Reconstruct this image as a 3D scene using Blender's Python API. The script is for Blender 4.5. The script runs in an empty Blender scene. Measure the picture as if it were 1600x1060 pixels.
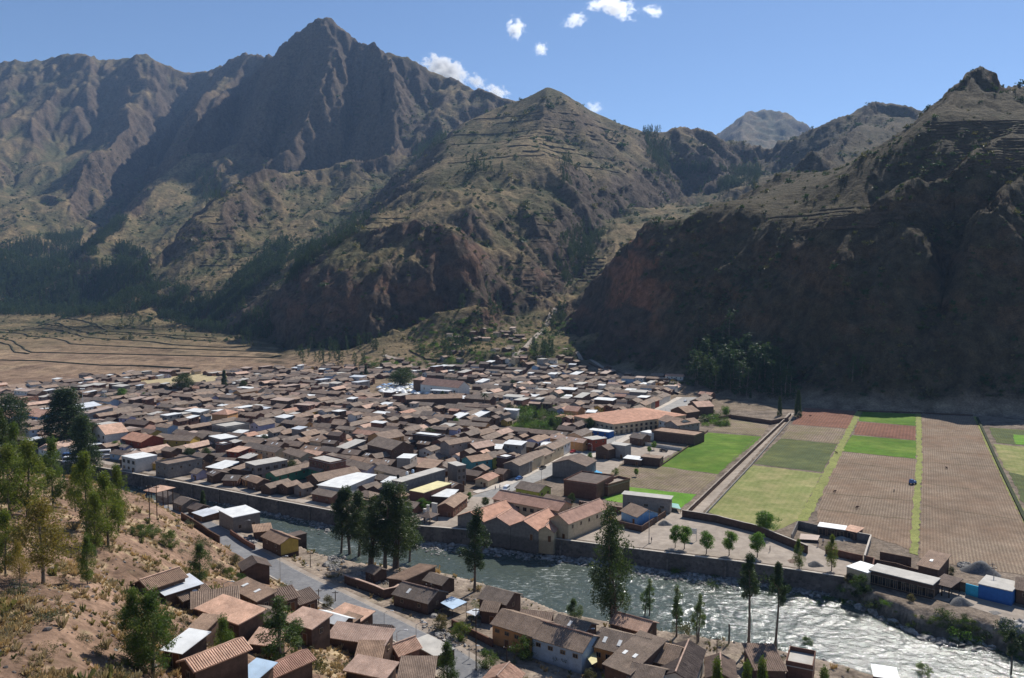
import bpy, math, random
import numpy as np
from mathutils import Vector, Matrix
from mathutils.geometry import delaunay_2d_cdt
R = math.radians
random.seed(7); RNG = np.random.default_rng(7)
scene = bpy.context.scene
COL = scene.collection

# ------------------------------------------------------------------ camera, light, exposure
F = 1200.0
PITCH = math.atan(72.0 / F)
CAMZ = 80.0
cam_d = bpy.data.cameras.new('camera')
cam_d.sensor_width = 36.0
cam_d.lens = 36.0 * F / 1600.0
cam_d.clip_start = 0.5
cam_d.clip_end = 60000
cam = bpy.data.objects.new('camera', cam_d); COL.objects.link(cam)
cam.location = (0, 0, CAMZ)
cam.rotation_euler = (R(90) - PITCH, 0, 0)
scene.camera = cam

SUN_AZ, SUN_EL = 33.0, 43.0          # azimuth to the right of +Y, elevation
world = bpy.data.worlds.new('World'); scene.world = world
world.use_nodes = True
wn = world.node_tree.nodes; wl = world.node_tree.links
wn.clear()
w_out = wn.new('ShaderNodeOutputWorld'); w_bg = wn.new('ShaderNodeBackground')
w_sky = wn.new('ShaderNodeTexSky'); w_sky.sky_type = 'NISHITA'
w_sky.sun_disc = False
w_sky.sun_elevation = R(SUN_EL); w_sky.sun_rotation = R(SUN_AZ)
w_sky.altitude = 3000; w_sky.air_density = 1.0; w_sky.dust_density = 0.3; w_sky.ozone_density = 3.0
w_bg.inputs['Strength'].default_value = 0.10
wl.new(w_sky.outputs['Color'], w_bg.inputs['Color'])
wl.new(w_bg.outputs[0], w_out.inputs['Surface'])

sun_d = bpy.data.lights.new('sun', 'SUN'); sun_d.energy = 5.0; sun_d.angle = R(0.5)
sun_d.color = (1.0, 0.96, 0.90)
sun = bpy.data.objects.new('sun', sun_d); COL.objects.link(sun)
sdir = Vector((math.sin(R(SUN_AZ)) * math.cos(R(SUN_EL)), math.cos(R(SUN_AZ)) * math.cos(R(SUN_EL)), math.sin(R(SUN_EL))))
sun.rotation_euler = sdir.to_track_quat('Z', 'Y').to_euler()
sun.location = (200, 300, 400)
scene.view_settings.view_transform = 'Standard'
scene.view_settings.look = 'None'
scene.view_settings.gamma = 1.0
scene.view_settings.use_curve_mapping = False
scene.view_settings.exposure = 0.38
scene.cycles.max_bounces = 6
scene.cycles.diffuse_bounces = 2
scene.cycles.glossy_bounces = 2
scene.cycles.transparent_max_bounces = 6
scene.cycles.volume_bounces = 0
scene.cycles.sample_clamp_indirect = 4.0

# ------------------------------------------------------------------ pixel -> place helpers (pixels of the 1600 x 1060 photograph)
CP, SP = math.cos(PITCH), math.sin(PITCH)
def ray(px, py):
    dx = px - 800.0; dy = F * CP - (py - 530.0) * SP; dz = -F * SP - (py - 530.0) * CP
    return dx / dy, dz / dy            # x and z per unit of y
def P(px, py, D):
    a, b = ray(px, py); return (a * D, D, CAMZ + b * D)
def PZ(px, py, z):
    a, b = ray(px, py); D = (z - CAMZ) / b; return (a * D, D, z)

# ------------------------------------------------------------------ noise in numpy
def _hash(ix, iy, seed):
    h = (ix.astype(np.int64) * 374761393 + iy.astype(np.int64) * 668265263 + seed * 1442695041) & 0xffffffff
    h = ((h ^ (h >> 13)) * 1274126177) & 0xffffffff
    h = (h ^ (h >> 16)) & 0xffffffff
    return h
def noise2(x, y, seed=0):
    ix = np.floor(x); iy = np.floor(y); fx = x - ix; fy = y - iy
    ux = fx * fx * fx * (fx * (fx * 6 - 15) + 10); uy = fy * fy * fy * (fy * (fy * 6 - 15) + 10)
    def g(dx, dy):
        a = _hash(ix + dx, iy + dy, seed).astype(np.float64) * (2 * math.pi / 4294967296.0)
        return np.cos(a) * (fx - dx) + np.sin(a) * (fy - dy)
    n00, n10, n01, n11 = g(0, 0), g(1, 0), g(0, 1), g(1, 1)
    return ((n00 * (1 - ux) + n10 * ux) * (1 - uy) + (n01 * (1 - ux) + n11 * ux) * uy) * 1.5
def fbm(x, y, octaves=4, seed=0, gain=0.5):
    s = 0; a = 1.0; t = 0
    for k in range(octaves):
        s = s + a * noise2(x * 2 ** k + 17.3 * k, y * 2 ** k - 9.1 * k, seed + k); t += a; a *= gain
    return s / t
def ridged(x, y, octaves=4, seed=0):
    s = 0; a = 1.0; t = 0
    for k in range(octaves):
        s = s + a * (1 - 2 * np.abs(noise2(x * 2 ** k, y * 2 ** k, seed + k))); t += a; a *= 0.5
    return s / t
def noise3(x, y, z, seed=0):
    iz = np.floor(z); fz = z - iz; uz = fz * fz * (3 - 2 * fz)
    a = noise2(x + iz * 37.7, y - iz * 21.3, seed); b = noise2(x + (iz + 1) * 37.7, y - (iz + 1) * 21.3, seed)
    return a * (1 - uz) + b * uz
def sstep(a, b, x):
    t = np.clip((x - a) / (b - a), 0, 1); return t * t * (3 - 2 * t)

# ------------------------------------------------------------------ materials
def new_mat(name):
    m = bpy.data.materials.new(name); m.use_nodes = True
    nt = m.node_tree; b = nt.nodes['Principled BSDF']
    b.inputs['Specular IOR Level'].default_value = 0.15
    return m, nt, b
def node(nt, typ, **kw):
    n = nt.nodes.new(typ)
    for k, v in kw.items():
        if k in n.inputs.keys(): n.inputs[k].default_value = v
        else: setattr(n, k, v)
    return n
def mixc(nt, fac, a, b, blend='MIX'):
    n = nt.nodes.new('ShaderNodeMix'); n.data_type = 'RGBA'; n.blend_type = blend
    for sock, v in ((0, fac), (6, a), (7, b)):
        if isinstance(v, bpy.types.NodeSocket): nt.links.new(v, n.inputs[sock])
        elif sock == 0: n.inputs[0].default_value = v
        else: n.inputs[sock].default_value = (*v, 1) if len(v) == 3 else v
    return n.outputs[2]
def ramp(nt, src, stops):
    n = nt.nodes.new('ShaderNodeValToRGB'); nt.links.new(src, n.inputs[0])
    e = n.color_ramp.elements
    while len(e) < len(stops): e.new(0.5)
    for i, (p, c) in enumerate(stops):
        e[i].position = p; e[i].color = (*c, 1) if hasattr(c, '__len__') else (c, c, c, 1)
    return n.outputs[0]
def tex_noise(nt, scale, detail=4, coord=None, rough=0.6):
    n = nt.nodes.new('ShaderNodeTexNoise'); n.inputs['Scale'].default_value = scale
    n.inputs['Detail'].default_value = detail; n.inputs['Roughness'].default_value = rough
    if coord is not None: nt.links.new(coord, n.inputs['Vector'])
    return n.outputs[0]
def world_pos(nt):
    return nt.nodes.new('ShaderNodeNewGeometry').outputs['Position']
def obj_pos(nt):
    return nt.nodes.new('ShaderNodeTexCoord').outputs['Object']
def bump(nt, b, h, strength=0.5, dist=0.1):
    n = nt.nodes.new('ShaderNodeBump'); n.inputs['Strength'].default_value = strength; n.inputs['Distance'].default_value = dist
    nt.links.new(h, n.inputs['Height']); nt.links.new(n.outputs[0], b.inputs['Normal'])
    return n
def mapping(nt, coord, scale=(1, 1, 1), rot=(0, 0, 0)):
    n = nt.nodes.new('ShaderNodeMapping'); nt.links.new(coord, n.inputs[0])
    n.inputs['Rotation'].default_value = rot; n.inputs['Scale'].default_value = scale
    return n.outputs[0]

# ------------------------------------------------------------------ objects
def tag(o, label=None, cat=None, group=None, kind=None):
    if label: o['label'] = label
    if cat: o['category'] = cat
    if group: o['group'] = group
    if kind: o['kind'] = kind
    return o
def empty(name, loc=(0, 0, 0), rz=0.0, label=None, cat=None, group=None):
    o = bpy.data.objects.new(name, None); COL.objects.link(o)
    o.location = loc; o.rotation_euler = (0, 0, rz); o.empty_display_size = 1
    return tag(o, label, cat, group)
def link(name, me, parent=None, loc=None, rz=None):
    o = bpy.data.objects.new(name, me); COL.objects.link(o)
    if parent: o.parent = parent
    if loc is not None: o.location = loc
    if rz is not None: o.rotation_euler = (0, 0, rz)
    return o
class MB:
    def __init__(s): s.v = []; s.f = []; s.m = []; s.sm = False
    def add(s, vs, fs, mi=0):
        k = len(s.v); s.v.extend(vs); s.f.extend([tuple(i + k for i in f) for f in fs]); s.m.extend([mi] * len(fs))
    def box(s, x0, y0, z0, x1, y1, z1, mi=0):
        s.add([(x0, y0, z0), (x1, y0, z0), (x1, y1, z0), (x0, y1, z0), (x0, y0, z1), (x1, y0, z1), (x1, y1, z1), (x0, y1, z1)],
              [(3, 2, 1, 0), (4, 5, 6, 7), (0, 1, 5, 4), (1, 2, 6, 5), (2, 3, 7, 6), (3, 0, 4, 7)], mi)
    def tube(s, pts, rads, n=6, mi=0, cap=True):
        k = len(s.v); m = len(pts)
        pts = [Vector(p) for p in pts]
        for i, p in enumerate(pts):
            d = (pts[min(i + 1, m - 1)] - pts[max(i - 1, 0)])
            if d.length < 1e-6: d = Vector((0, 0, 1))
            d.normalize()
            a = d.cross(Vector((0, 1, 0.01))) if abs(d.y) < 0.9 else d.cross(Vector((1, 0, 0)))
            a.normalize(); b = d.cross(a)
            for j in range(n):
                t = 2 * math.pi * j / n
                s.v.append(tuple(p + (a * math.cos(t) + b * math.sin(t)) * rads[i]))
        for i in range(m - 1):
            for j in range(n):
                s.f.append((k + i * n + j, k + i * n + (j + 1) % n, k + (i + 1) * n + (j + 1) % n, k + (i + 1) * n + j)); s.m.append(mi)
        if cap:
            s.f.append(tuple(k + (m - 1) * n + j for j in range(n))); s.m.append(mi)
    def mesh(s, name, mats):
        me = bpy.data.meshes.new(name); me.from_pydata(s.v, [], s.f)
        for m in mats: me.materials.append(m)
        if len(mats) > 1: me.polygons.foreach_set('material_index', s.m)
        if s.sm: me.polygons.foreach_set('use_smooth', [True] * len(s.f))
        me.update(); return me
    def build(s, name, mat, parent=None, loc=None, rz=None):
        mats = mat if isinstance(mat, (list, tuple)) else [mat]
        return link(name, s.mesh(name, mats), parent, loc, rz)
def np_mesh(name, verts, quads, mats, smooth=True):
    me = bpy.data.meshes.new(name)
    me.vertices.add(len(verts)); me.vertices.foreach_set('co', np.ascontiguousarray(verts, np.float32).ravel())
    nq, c = quads.shape
    me.loops.add(nq * c); me.loops.foreach_set('vertex_index', np.ascontiguousarray(quads, np.int32).ravel())
    me.polygons.add(nq); me.polygons.foreach_set('loop_start', np.arange(0, nq * c, c, dtype=np.int32))
    me.polygons.foreach_set('loop_total', np.full(nq, c, np.int32))
    me.polygons.foreach_set('use_smooth', np.full(nq, smooth))
    for m in mats: me.materials.append(m)
    me.update(calc_edges=True); return me
def vcol(me, name, rgb):
    a = me.attributes.new(name, 'FLOAT_COLOR', 'POINT')
    c = np.ones((len(rgb), 4), np.float32); c[:, :rgb.shape[1]] = rgb
    a.data.foreach_set('color', c.ravel())
# ------------------------------------------------------------------ terrain: control chains (px, py, depth) -> TIN -> erosion detail
NU, NV = 1500, 1500
U0, U1 = -1.02, 1.02
V0, V1 = math.log(48.0), math.log(9000.0)
us = np.linspace(U0, U1, NU); vs = np.linspace(V0, V1, NV)
pts = []; edges = []
def chain(lst, z=None, close=False):
    k = len(pts)
    for i, c in enumerate(lst):
        x, y, D = c
        q = P(x, y, D)
        pts.append((q[0] / q[1], math.log(q[1]), q[2] if z is None else z))
        if i: edges.append((k + i - 1, k + i))
def pz(lst):
    """chain of (px, py, z): the depth follows from the height"""
    k = len(pts)
    for i, (x, y, z) in enumerate(lst):
        q = PZ(x, y, z); pts.append((q[0] / q[1], math.log(q[1]), z))
        if i: edges.append((k + i - 1, k + i))
def wz(lst):
    """free points (px at horizon, depth, z)"""
    for (x, D, z) in lst: pts.append(((x - 800) / F, math.log(D), z))
# far border
wz([(x, 8900, 700) for x in range(-420, 2050, 230)])
# far skyline left and the high ridge
chain([(-420, 120, 4700), (-200, 85, 4700), (0, 99, 4600), (60, 92, 4600), (125, 76, 4600), (165, 99, 4500), (232, 83, 4500), (265, 103, 4500), (330, 96, 4450), (385, 84, 4400), (425, 86, 4100)])
wz([(x, 5600, 900) for x in (-420, -150, 60, 250, 420, 620, 800, 950)])
chain([(425, 96, 3800), (440, 78, 3700), (463, 55, 3650), (487, 33, 3620), (515, 22, 3600), (545, 42, 3550), (575, 62, 3500), (608, 84, 3450), (640, 93, 3400), (700, 120, 3300), (745, 147, 3200), (790, 162, 3100), (860, 175, 3000)])
wz([(515, 4200, 900), (640, 4100, 800), (780, 3900, 600), (900, 3700, 500)])
# spurs of the peak
chain([(515, 22, 3600), (520, 90, 3230), (500, 150, 3020), (470, 200, 2830), (455, 250, 2700)])
chain([(575, 62, 3480), (592, 120, 3100), (605, 180, 2860), (612, 228, 2700)])
chain([(440, 78, 3680), (415, 140, 3260), (398, 200, 2980), (372, 250, 2800)])
chain([(545, 42, 3550), (556, 110, 3450), (560, 170, 3200), (548, 230, 2900)])
chain([(487, 33, 3620), (470, 110, 3500), (440, 170, 3300), (415, 230, 3000), (400, 262, 2850)])
chain([(700, 120, 3300), (670, 170, 3100), (650, 205, 2850)])
# gully between the peak and its left spur
chain([(425, 96, 3950), (396, 140, 3950), (371, 185, 3700), (352, 235, 3420), (336, 294, 3130)])
chain([(385, 84, 4300), (345, 128, 3780), (315, 168, 3480), (300, 212, 3200), (282, 258, 2960), (232, 298, 2640), (182, 345, 2270), (135, 395, 1960), (102, 432, 1820)])
chain([(335, 118, 4450), (302, 165, 4300), (272, 212, 4000), (238, 268, 3560), (200, 318, 3120), (158, 375, 2560), (75, 428, 2080)])
chain([(232, 83, 4500), (236, 150, 4050), (215, 210, 3600), (165, 262, 3150), (110, 330, 2650), (40, 385, 2250)])
chain([(125, 76, 4600), (110, 130, 4150), (60, 180, 3750), (0, 230, 3300), (-100, 300, 2700)])
chain([(165, 99, 4600), (150, 170, 4000), (100, 230, 3600), (30, 300, 3000)])
chain([(-250, 200, 3700), (-300, 330, 2600)])
chain([(-420, 440, 2000), (-100, 420, 2050), (0, 400, 2150)])
# terraced hill below the peak
chain([(640, 245, 2700), (560, 262, 2480), (480, 269, 2300), (400, 282, 2130), (342, 314, 1970), (292, 354, 1820), (242, 408, 1650), (217, 446, 1560), (192, 478, 1470)])
wz([(560, 2750, 395), (480, 2560, 375), (400, 2420, 350), (342, 2260, 285), (292, 2090, 215), (242, 1860, 120)])
chain([(520, 310, 2180), (430, 360, 1880), (360, 405, 1650), (300, 455, 1450), (270, 490, 1380)])
chain([(600, 292, 2350), (530, 332, 2020), (455, 388, 1720), (385, 440, 1450), (345, 480, 1340)])
# forested valley left of the middle mountain
chain([(735, 186, 2900), (690, 212, 2700), (645, 250, 2500), (612, 300, 2080), (560, 350, 1700), (500, 395, 1480), (440, 440, 1290), (380, 488, 1220)])
# middle mountain
chain([(700, 215, 2250), (750, 182, 2250), (800, 163, 2250), (830, 150, 2250), (855, 138, 2250), (882, 148, 2250), (935, 180, 2260), (1000, 205, 2300)])
wz([(750, 2650, 430), (855, 2800, 500), (950, 2700, 420), (1040, 2800, 420), (1130, 2800, 380)])
chain([(700, 215, 2250), (672, 240, 1980), (640, 285, 1680), (590, 338, 1420), (545, 370, 1260), (512, 392, 1170), (474, 440, 1080), (448, 492, 1020)])
chain([(700, 262, 1700), (770, 225, 1850), (850, 215, 1900), (930, 232, 1950), (1000, 262, 2000)])
chain([(672, 285, 1530), (742, 266, 1560), (805, 263, 1580), (860, 278, 1560), (900, 300, 1550)])
chain([(685, 305, 1440), (745, 298, 1470), (805, 300, 1480), (850, 306, 1490)])
chain([(560, 375, 1150), (598, 366, 1100), (650, 352, 1090), (700, 362, 1060), (738, 388, 1030)])
chain([(575, 396, 1075), (625, 388, 1045), (690, 392, 1020)])
chain([(478, 448, 1040), (520, 440, 1000), (600, 440, 965), (680, 448, 975), (740, 455, 1000)])
chain([(760, 330, 1330), (790, 400, 1190), (800, 450, 1120), (770, 480, 1080)])
chain([(880, 320, 1450), (880, 380, 1290), (860, 440, 1180), (845, 480, 1130)])
# hump and cliff right of it
chain([(1000, 205, 2300), (1040, 206, 2340), (1075, 206, 2350), (1110, 214, 2350), (1150, 234, 2320), (1182, 264, 2320)])
chain([(1035, 232, 2300), (1100, 250, 2270), (1150, 262, 2260)])
chain([(1030, 225, 2320), (1090, 226, 2330), (1140, 244, 2300)])
# ravine
chain([(868, 505, 1060), (885, 450, 1220), (915, 385, 1400), (960, 345, 1600), (1050, 320, 1900), (1150, 298, 2200), (1188, 284, 2650)])
# far peak through the gap
chain([(1040, 235, 6000), (1118, 213, 6000), (1150, 189, 6000), (1185, 171, 6000), (1215, 182, 6000), (1240, 187, 6000), (1268, 206, 6000), (1330, 240, 6000)])
wz([(1100, 4300, 700), (1200, 4200, 640), (1290, 4300, 700), (1185, 7400, 900)])
# dark ridge behind the right mountain
chain([(1188, 275, 2900), (1212, 245, 2600), (1232, 228, 2550), (1282, 208, 2500), (1330, 178, 2450), (1365, 163, 2420), (1400, 174, 2400), (1440, 178, 2400), (1520, 190, 2400), (1700, 190, 2500), (2000, 180, 2500)])
wz([(1282, 3100, 420), (1400, 3100, 420), (1600, 3200, 450), (1900, 3200, 450)])
chain([(1365, 163, 2420), (1330, 215, 2100), (1290, 245, 1850), (1240, 265, 1500)])
wz([(1300, 1400, 205), (1420, 1450, 260), (1520, 1500, 330), (1650, 1600, 380), (1900, 1600, 380), (1210, 1500, 210)])
# right mountain crest and bench
chain([(1000, 368, 910), (1060, 355, 960), (1130, 336, 1010), (1182, 296, 1050), (1216, 276, 1060), (1290, 268, 1010), (1370, 246, 960), (1408, 215, 970), (1440, 185, 980), (1480, 150, 970), (1500, 122, 960), (1530, 111, 960), (1556, 117, 960), (1575, 141, 1000), (1602, 143, 1030), (1760, 150, 1080), (2000, 160, 1100)])
chain([(1440, 190, 800), (1480, 188, 790), (1600, 192, 770), (1750, 195, 760), (2000, 200, 760)])
chain([(1500, 150, 880), (1560, 150, 890)])
chain([(1438, 268, 655), (1500, 268, 645), (1600, 270, 635), (1750, 272, 620), (2000, 275, 610)])
chain([(1160, 343, 770), (1230, 330, 760), (1300, 322, 730), (1380, 322, 700), (1440, 325, 670)])
chain([(1000, 368, 880), (1060, 357, 840), (1120, 347, 795), (1200, 348, 738), (1290, 359, 648), (1400, 363, 612), (1452, 368, 600)])
chain([(1475, 360, 628), (1478, 420, 604), (1470, 480, 568)])      # recess right of the bench
chain([(1510, 356, 585), (1545, 352, 580), (1560, 375, 572)])      # small lit shoulder
chain([(1620, 370, 574), (1750, 375, 560), (2000, 380, 550)])
chain([(1005, 440, 815), (1080, 450, 748), (1200, 460, 664), (1300, 465, 592), (1400, 470, 565)])
chain([(1070, 560, 690), (1150, 560, 648), (1240, 560, 602), (1340, 560, 550), (1450, 560, 532), (1600, 560, 521), (1800, 560, 512)])
chain([(1520, 460, 552), (1600, 465, 545), (1800, 465, 535)])
chain([(878, 520, 1000), (912, 470, 1010), (940, 424, 985), (975, 382, 940), (1000, 368, 910)])
# foot of the mountains
chain([(-420, 500, 1750), (-200, 497, 1700), (0, 497, 1620), (150, 501, 1560), (300, 513, 1330), (380, 524, 1170), (430, 535, 1030), (470, 546, 930), (560, 549, 890), (640, 541, 935), (700, 530, 985), (770, 517, 1035), (868, 505, 1060)])
pz([(600, 558, 10), (700, 556, 14), (800, 552, 20), (878, 556, 14), (960, 572, 7), (1000, 592, 1.4), (1060, 613, .4), (1150, 622, .2), (1240, 630, 0), (1340, 641, 0), (1450, 645, 0), (1602, 650, 0), (1800, 655, 0), (2000, 660, 0)])
chain([(1000, 560, 745), (1040, 588, 668), (1090, 603, 628)])
chain([(960, 545, 850), (920, 535, 930)])
chain([(800, 528, 980), (850, 508, 1030)])
# rising left valley floor
pz([(-400, 560, 5), (0, 560, 4), (200, 562, 4), (400, 568, 3), (430, 575, 2)])
pz([(-400, 520, 15), (0, 522, 13), (150, 525, 12), (300, 535, 10), (400, 545, 9)])
pz([(-400, 600, 0), (0, 596, 0), (250, 590, 0), (450, 592, 0), (600, 590, 0), (750, 588, 0), (880, 592, 0), (980, 604, 0)])
wz([(-400, 420, 0), (-100, 380, 0), (100, 352, 0), (400, 310, 0), (700, 276, 0), (1000, 246, 0), (1300, 220, 0), (1600, 196, 0), (1750, 188, 0), (2000, 170, 0)])
wz([(-400, 500, 0), (300, 450, 0), (800, 400, 0), (1300, 380, 0), (1600, 350, 0), (2000, 330, 0)])
# the ground on the near side of the river (water side edge kept at 3 m, cut later)
wz([(-400, 395, 2), (-100, 352, 2), (150, 318, 2.0), (330, 290, 2.3)])
pz([(300, 812, 3), (345, 836, 3.2), (380, 860, 3.4), (450, 900, 3.6), (520, 935, 3.7), (600, 975, 3.8), (700, 1030, 3.9), (740, 1062, 3.9), (790, 1110, 4)])
pz([(250, 800, 2), (345, 822, 2.2), (400, 842, 2.2), (480, 877, 2), (600, 898, 1.8), (700, 925, 2.2), (800, 950, 2), (900, 975, 1.6), (1000, 1000, 1.2), (1100, 1020, .8), (1180, 1030, .4), (1300, 1056, -.2), (1400, 1085, -.8), (1600, 1110, -1)])
pz([(740, 985, 3.3), (850, 1030, 3.0), (1000, 1062, 2.4), (1150, 1075, 1.5), (1300, 1100, 1), (1500, 1200, 1), (900, 1100, 3.4), (1100, 1200, 3), (1700, 1300, 1), (1900, 1180, -1)])
# near hillside
chain([(-500, 690, 210), (-200, 712, 208), (0, 732, 204), (100, 744, 210), (200, 764, 213), (250, 792, 203), (300, 830, 197), (340, 853, 205), (365, 885, 192), (430, 903, 196), (500, 945, 182), (560, 975, 170), (640, 1015, 160), (700, 1050, 153)])
chain([(-400, 800, 160), (0, 800, 150), (120, 815, 155), (200, 840, 160), (280, 880, 165)])
chain([(-300, 900, 105), (0, 900, 106), (66, 912, 105), (150, 925, 112), (250, 945, 128), (350, 965, 136), (440, 985, 140), (520, 1010, 140), (600, 1040, 141)])
chain([(-300, 1060, 70), (0, 1060, 71), (120, 1060, 78), (240, 1060, 88), (350, 1060, 100), (450, 1060, 112), (560, 1060, 126), (640, 1060, 140)])
chain([(300, 1000, 118), (200, 980, 100), (100, 960, 90)])
wz([(-400, 49, 52), (0, 49, 50), (300, 49, 46), (600, 70, 32), (700, 100, 14), (800, 49, 34), (900, 90, 14), (1200, 70, 16), (1200, 49, 24), (1600, 49, 18), (1600, 100, 3), (2000, 49, 14), (1000, 130, 4), (2000, 110, 0)])
for (u, v) in ((U0 - .02, V0 - .05), (U1 + .02, V0 - .05)): pts.append((u, v, 30.0))
for (u, v) in ((U0 - .02, V1 + .05), (U1 + .02, V1 + .05)): pts.append((u, v, 700.0))
for yv, z in ((4.2, 48), (4.6, 42), (5.0, 40), (5.35, 33), (5.6, 12), (5.8, 2.0), (6.1, 0), (6.4, 0), (6.8, 1), (7.1, 10), (7.4, 28), (7.7, 200), (8.0, 550), (8.4, 1350), (8.7, 800)):
    pts.append((U0 - .02, yv, z))
for yv, z in ((4.2, 12), (4.6, 4), (5.0, -1), (5.35, 0), (5.8, 0), (6.2, 0), (6.3, 40), (6.42, 180), (6.6, 240), (6.9, 350), (7.1, 380), (7.4, 400), (7.8, 560), (8.1, 500)):
    pts.append((U1 + .02, yv, z))
# drop duplicates
uniq = {}; remap = []
P2 = []
for p in pts:
    k = (round(p[0], 5), round(p[1], 5))
    if k not in uniq: uniq[k] = len(P2); P2.append(p)
    remap.append(uniq[k])
E2 = [(remap[a], remap[b]) for a, b in edges if remap[a] != remap[b]]
ov, oe, of_, ovi, _, _ = delaunay_2d_cdt([Vector((p[0], p[1])) for p in P2], E2, [], 0, 1e-5)
ZV = []
for i, vlist in enumerate(ovi):
    if vlist: ZV.append(P2[vlist[0]][2])
    else:
        d = sorted((((ov[i].x - p[0]) ** 2 + (ov[i].y - p[1]) ** 2), p[2]) for p in P2)[:2]
        w0, w1 = 1 / (d[0][0] + 1e-9), 1 / (d[1][0] + 1e-9); ZV.append((d[0][1] * w0 + d[1][1] * w1) / (w0 + w1))
HR = np.full((NV, NU), np.nan)
du = (U1 - U0) / (NU - 1); dv = (V1 - V0) / (NV - 1)
for tri in of_:
    a, b, c = [ov[i] for i in tri]; za, zb, zc = [ZV[i] for i in tri]
    i0 = max(0, int((min(a.x, b.x, c.x) - U0) / du)); i1 = min(NU - 1, int((max(a.x, b.x, c.x) - U0) / du) + 1)
    j0 = max(0, int((min(a.y, b.y, c.y) - V0) / dv)); j1 = min(NV - 1, int((max(a.y, b.y, c.y) - V0) / dv) + 1)
    if i1 < i0 or j1 < j0: continue
    X, Y = np.meshgrid(us[i0:i1 + 1], vs[j0:j1 + 1])
    den = (b.y - c.y) * (a.x - c.x) + (c.x - b.x) * (a.y - c.y)
    if abs(den) < 1e-12: continue
    l1 = ((b.y - c.y) * (X - c.x) + (c.x - b.x) * (Y - c.y)) / den
    l2 = ((c.y - a.y) * (X - c.x) + (a.x - c.x) * (Y - c.y)) / den
    l3 = 1 - l1 - l2
    m = (l1 > -1e-6) & (l2 > -1e-6) & (l3 > -1e-6)
    sub = HR[j0:j1 + 1, i0:i1 + 1]; sub[m] = (l1 * za + l2 * zb + l3 * zc)[m]
bad = np.isnan(HR)
if bad.any():
    for j in range(NV):
        r = HR[j]; mk = np.isnan(r)
        if mk.any() and not mk.all(): r[mk] = np.interp(us[mk], us[~mk], r[~mk])
        elif mk.all(): HR[j] = HR[j - 1]
def blur(a, sv, su):
    for ax, s in ((0, sv), (1, su)):
        k = int(3 * s) + 1; w = np.exp(-.5 * (np.arange(-k, k + 1) / s) ** 2); w /= w.sum()
        pad = [(0, 0), (0, 0)]; pad[ax] = (k, k); b = np.pad(a, pad, mode='edge'); out = np.zeros_like(a)
        for i in range(2 * k + 1):
            out += w[i] * (b[i:i + a.shape[0], :] if ax == 0 else b[:, i:i + a.shape[1]])
        a = out
    return a
UU, VV = np.meshgrid(us, vs)
YY = np.exp(VV); XX = UU * YY
soft = blur(HR, 6, 8); fine = blur(HR, 3, 4)
mfar = sstep(1000, 1600, YY)
HR = fine * (1 - mfar) + soft * mfar
FLAT = (YY > 250) & (YY < 900) & (HR < 1.0)
def grads(h):
    hv = np.gradient(h, dv, axis=0); hu = np.gradient(h, du, axis=1)
    # x = u*y, y = exp(v):  dh/du = hx*y ; dh/dv = hx*x + hy*y
    hx = hu / YY; hy = (hv - hx * XX) / YY
    return hx, hy
MTN = sstep(2.0, 16.0, HR) * sstep(480, 520, YY)            # where mountain detail applies
HBASE = HR.copy()
hx, hy = grads(HR)
SL0 = np.hypot(hx, hy)
j0 = int((math.log(500) - V0) / dv)
EM = None
def erode(h, lam, amp, seed, sharp=1.0):
    """gullies running down the slope: local waves across the slope direction, blended over cells"""
    hx, hy = grads(blur(h, 2.0, 3.0) if lam > 60 else h)
    sl = np.hypot(hx, hy) + 1e-6
    X = XX[j0:] / lam; Y = YY[j0:] / lam
    px = -(hy / sl)[j0:]; py = (hx / sl)[j0:]
    ix = np.floor(X); iy = np.floor(Y); acc = np.zeros_like(X); wt = np.zeros_like(X)
    for di in (-1, 0, 1):
        for dj in (-1, 0, 1):
            cx = ix + di; cy = iy + dj
            hsh = _hash(cx, cy, seed)
            jx = cx + (hsh & 0xffff) / 65536.0; jy = cy + ((hsh >> 16) & 0xffff) / 65536.0
            ddx = X - jx; ddy = Y - jy
            w = np.exp(-2.6 * (ddx * ddx + ddy * ddy))
            acc += w * np.cos((ddx * px + ddy * py) * 2 * math.pi * 1.15); wt += w
    g = acc / wt
    g = (1 - 2 * np.sqrt(np.clip((1 - g) / 2, 0, 1))) - .35
    a = amp * np.clip(sl[j0:] / 0.45, 0, 1.6) * MTN[j0:] * EM[j0:]
    out = h.copy(); out[j0:] += a * g
    return out
def poly_mask_px(poly, X, Y, Z):
    """mask of ground points whose place in the photograph lies in poly (used once, to find the place of a feature)"""
    yc = Y; t = (Z - CAMZ)
    depth = Y * CP - t * SP; upc = Y * SP + t * CP
    sx = 800 + F * X / depth; sy = 530 - F * upc / depth
    inside = np.zeros(X.shape, bool); n = len(poly); j = n - 1
    for i in range(n):
        xi, yi = poly[i]; xj, yj = poly[j]
        c = ((yi > sy) != (yj > sy)) & (sx < (xj - xi) * (sy - yi) / (yj - yi + 1e-12) + xi)
        inside ^= c; j = i
    return inside
def _pm(poly, d0, d1):
    return blur((poly_mask_px(poly, XX, YY, HBASE) & (YY > d0) & (YY < d1)).astype(float), 8, 10)
EM = 1 - .8 * _pm([(650, 300), (700, 205), (855, 125), (1005, 195), (1060, 300), (900, 300), (800, 268), (690, 285)], 1450, 2700) - .55 * _pm([(1000, 368), (1180, 285), (1440, 170), (1640, 180), (1640, 275), (1440, 360), (1200, 350)], 600, 1150) + .35 * _pm([(300, 350), (420, 60), (520, 0), (650, 90), (640, 260), (420, 290)], 2400, 4200)
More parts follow.
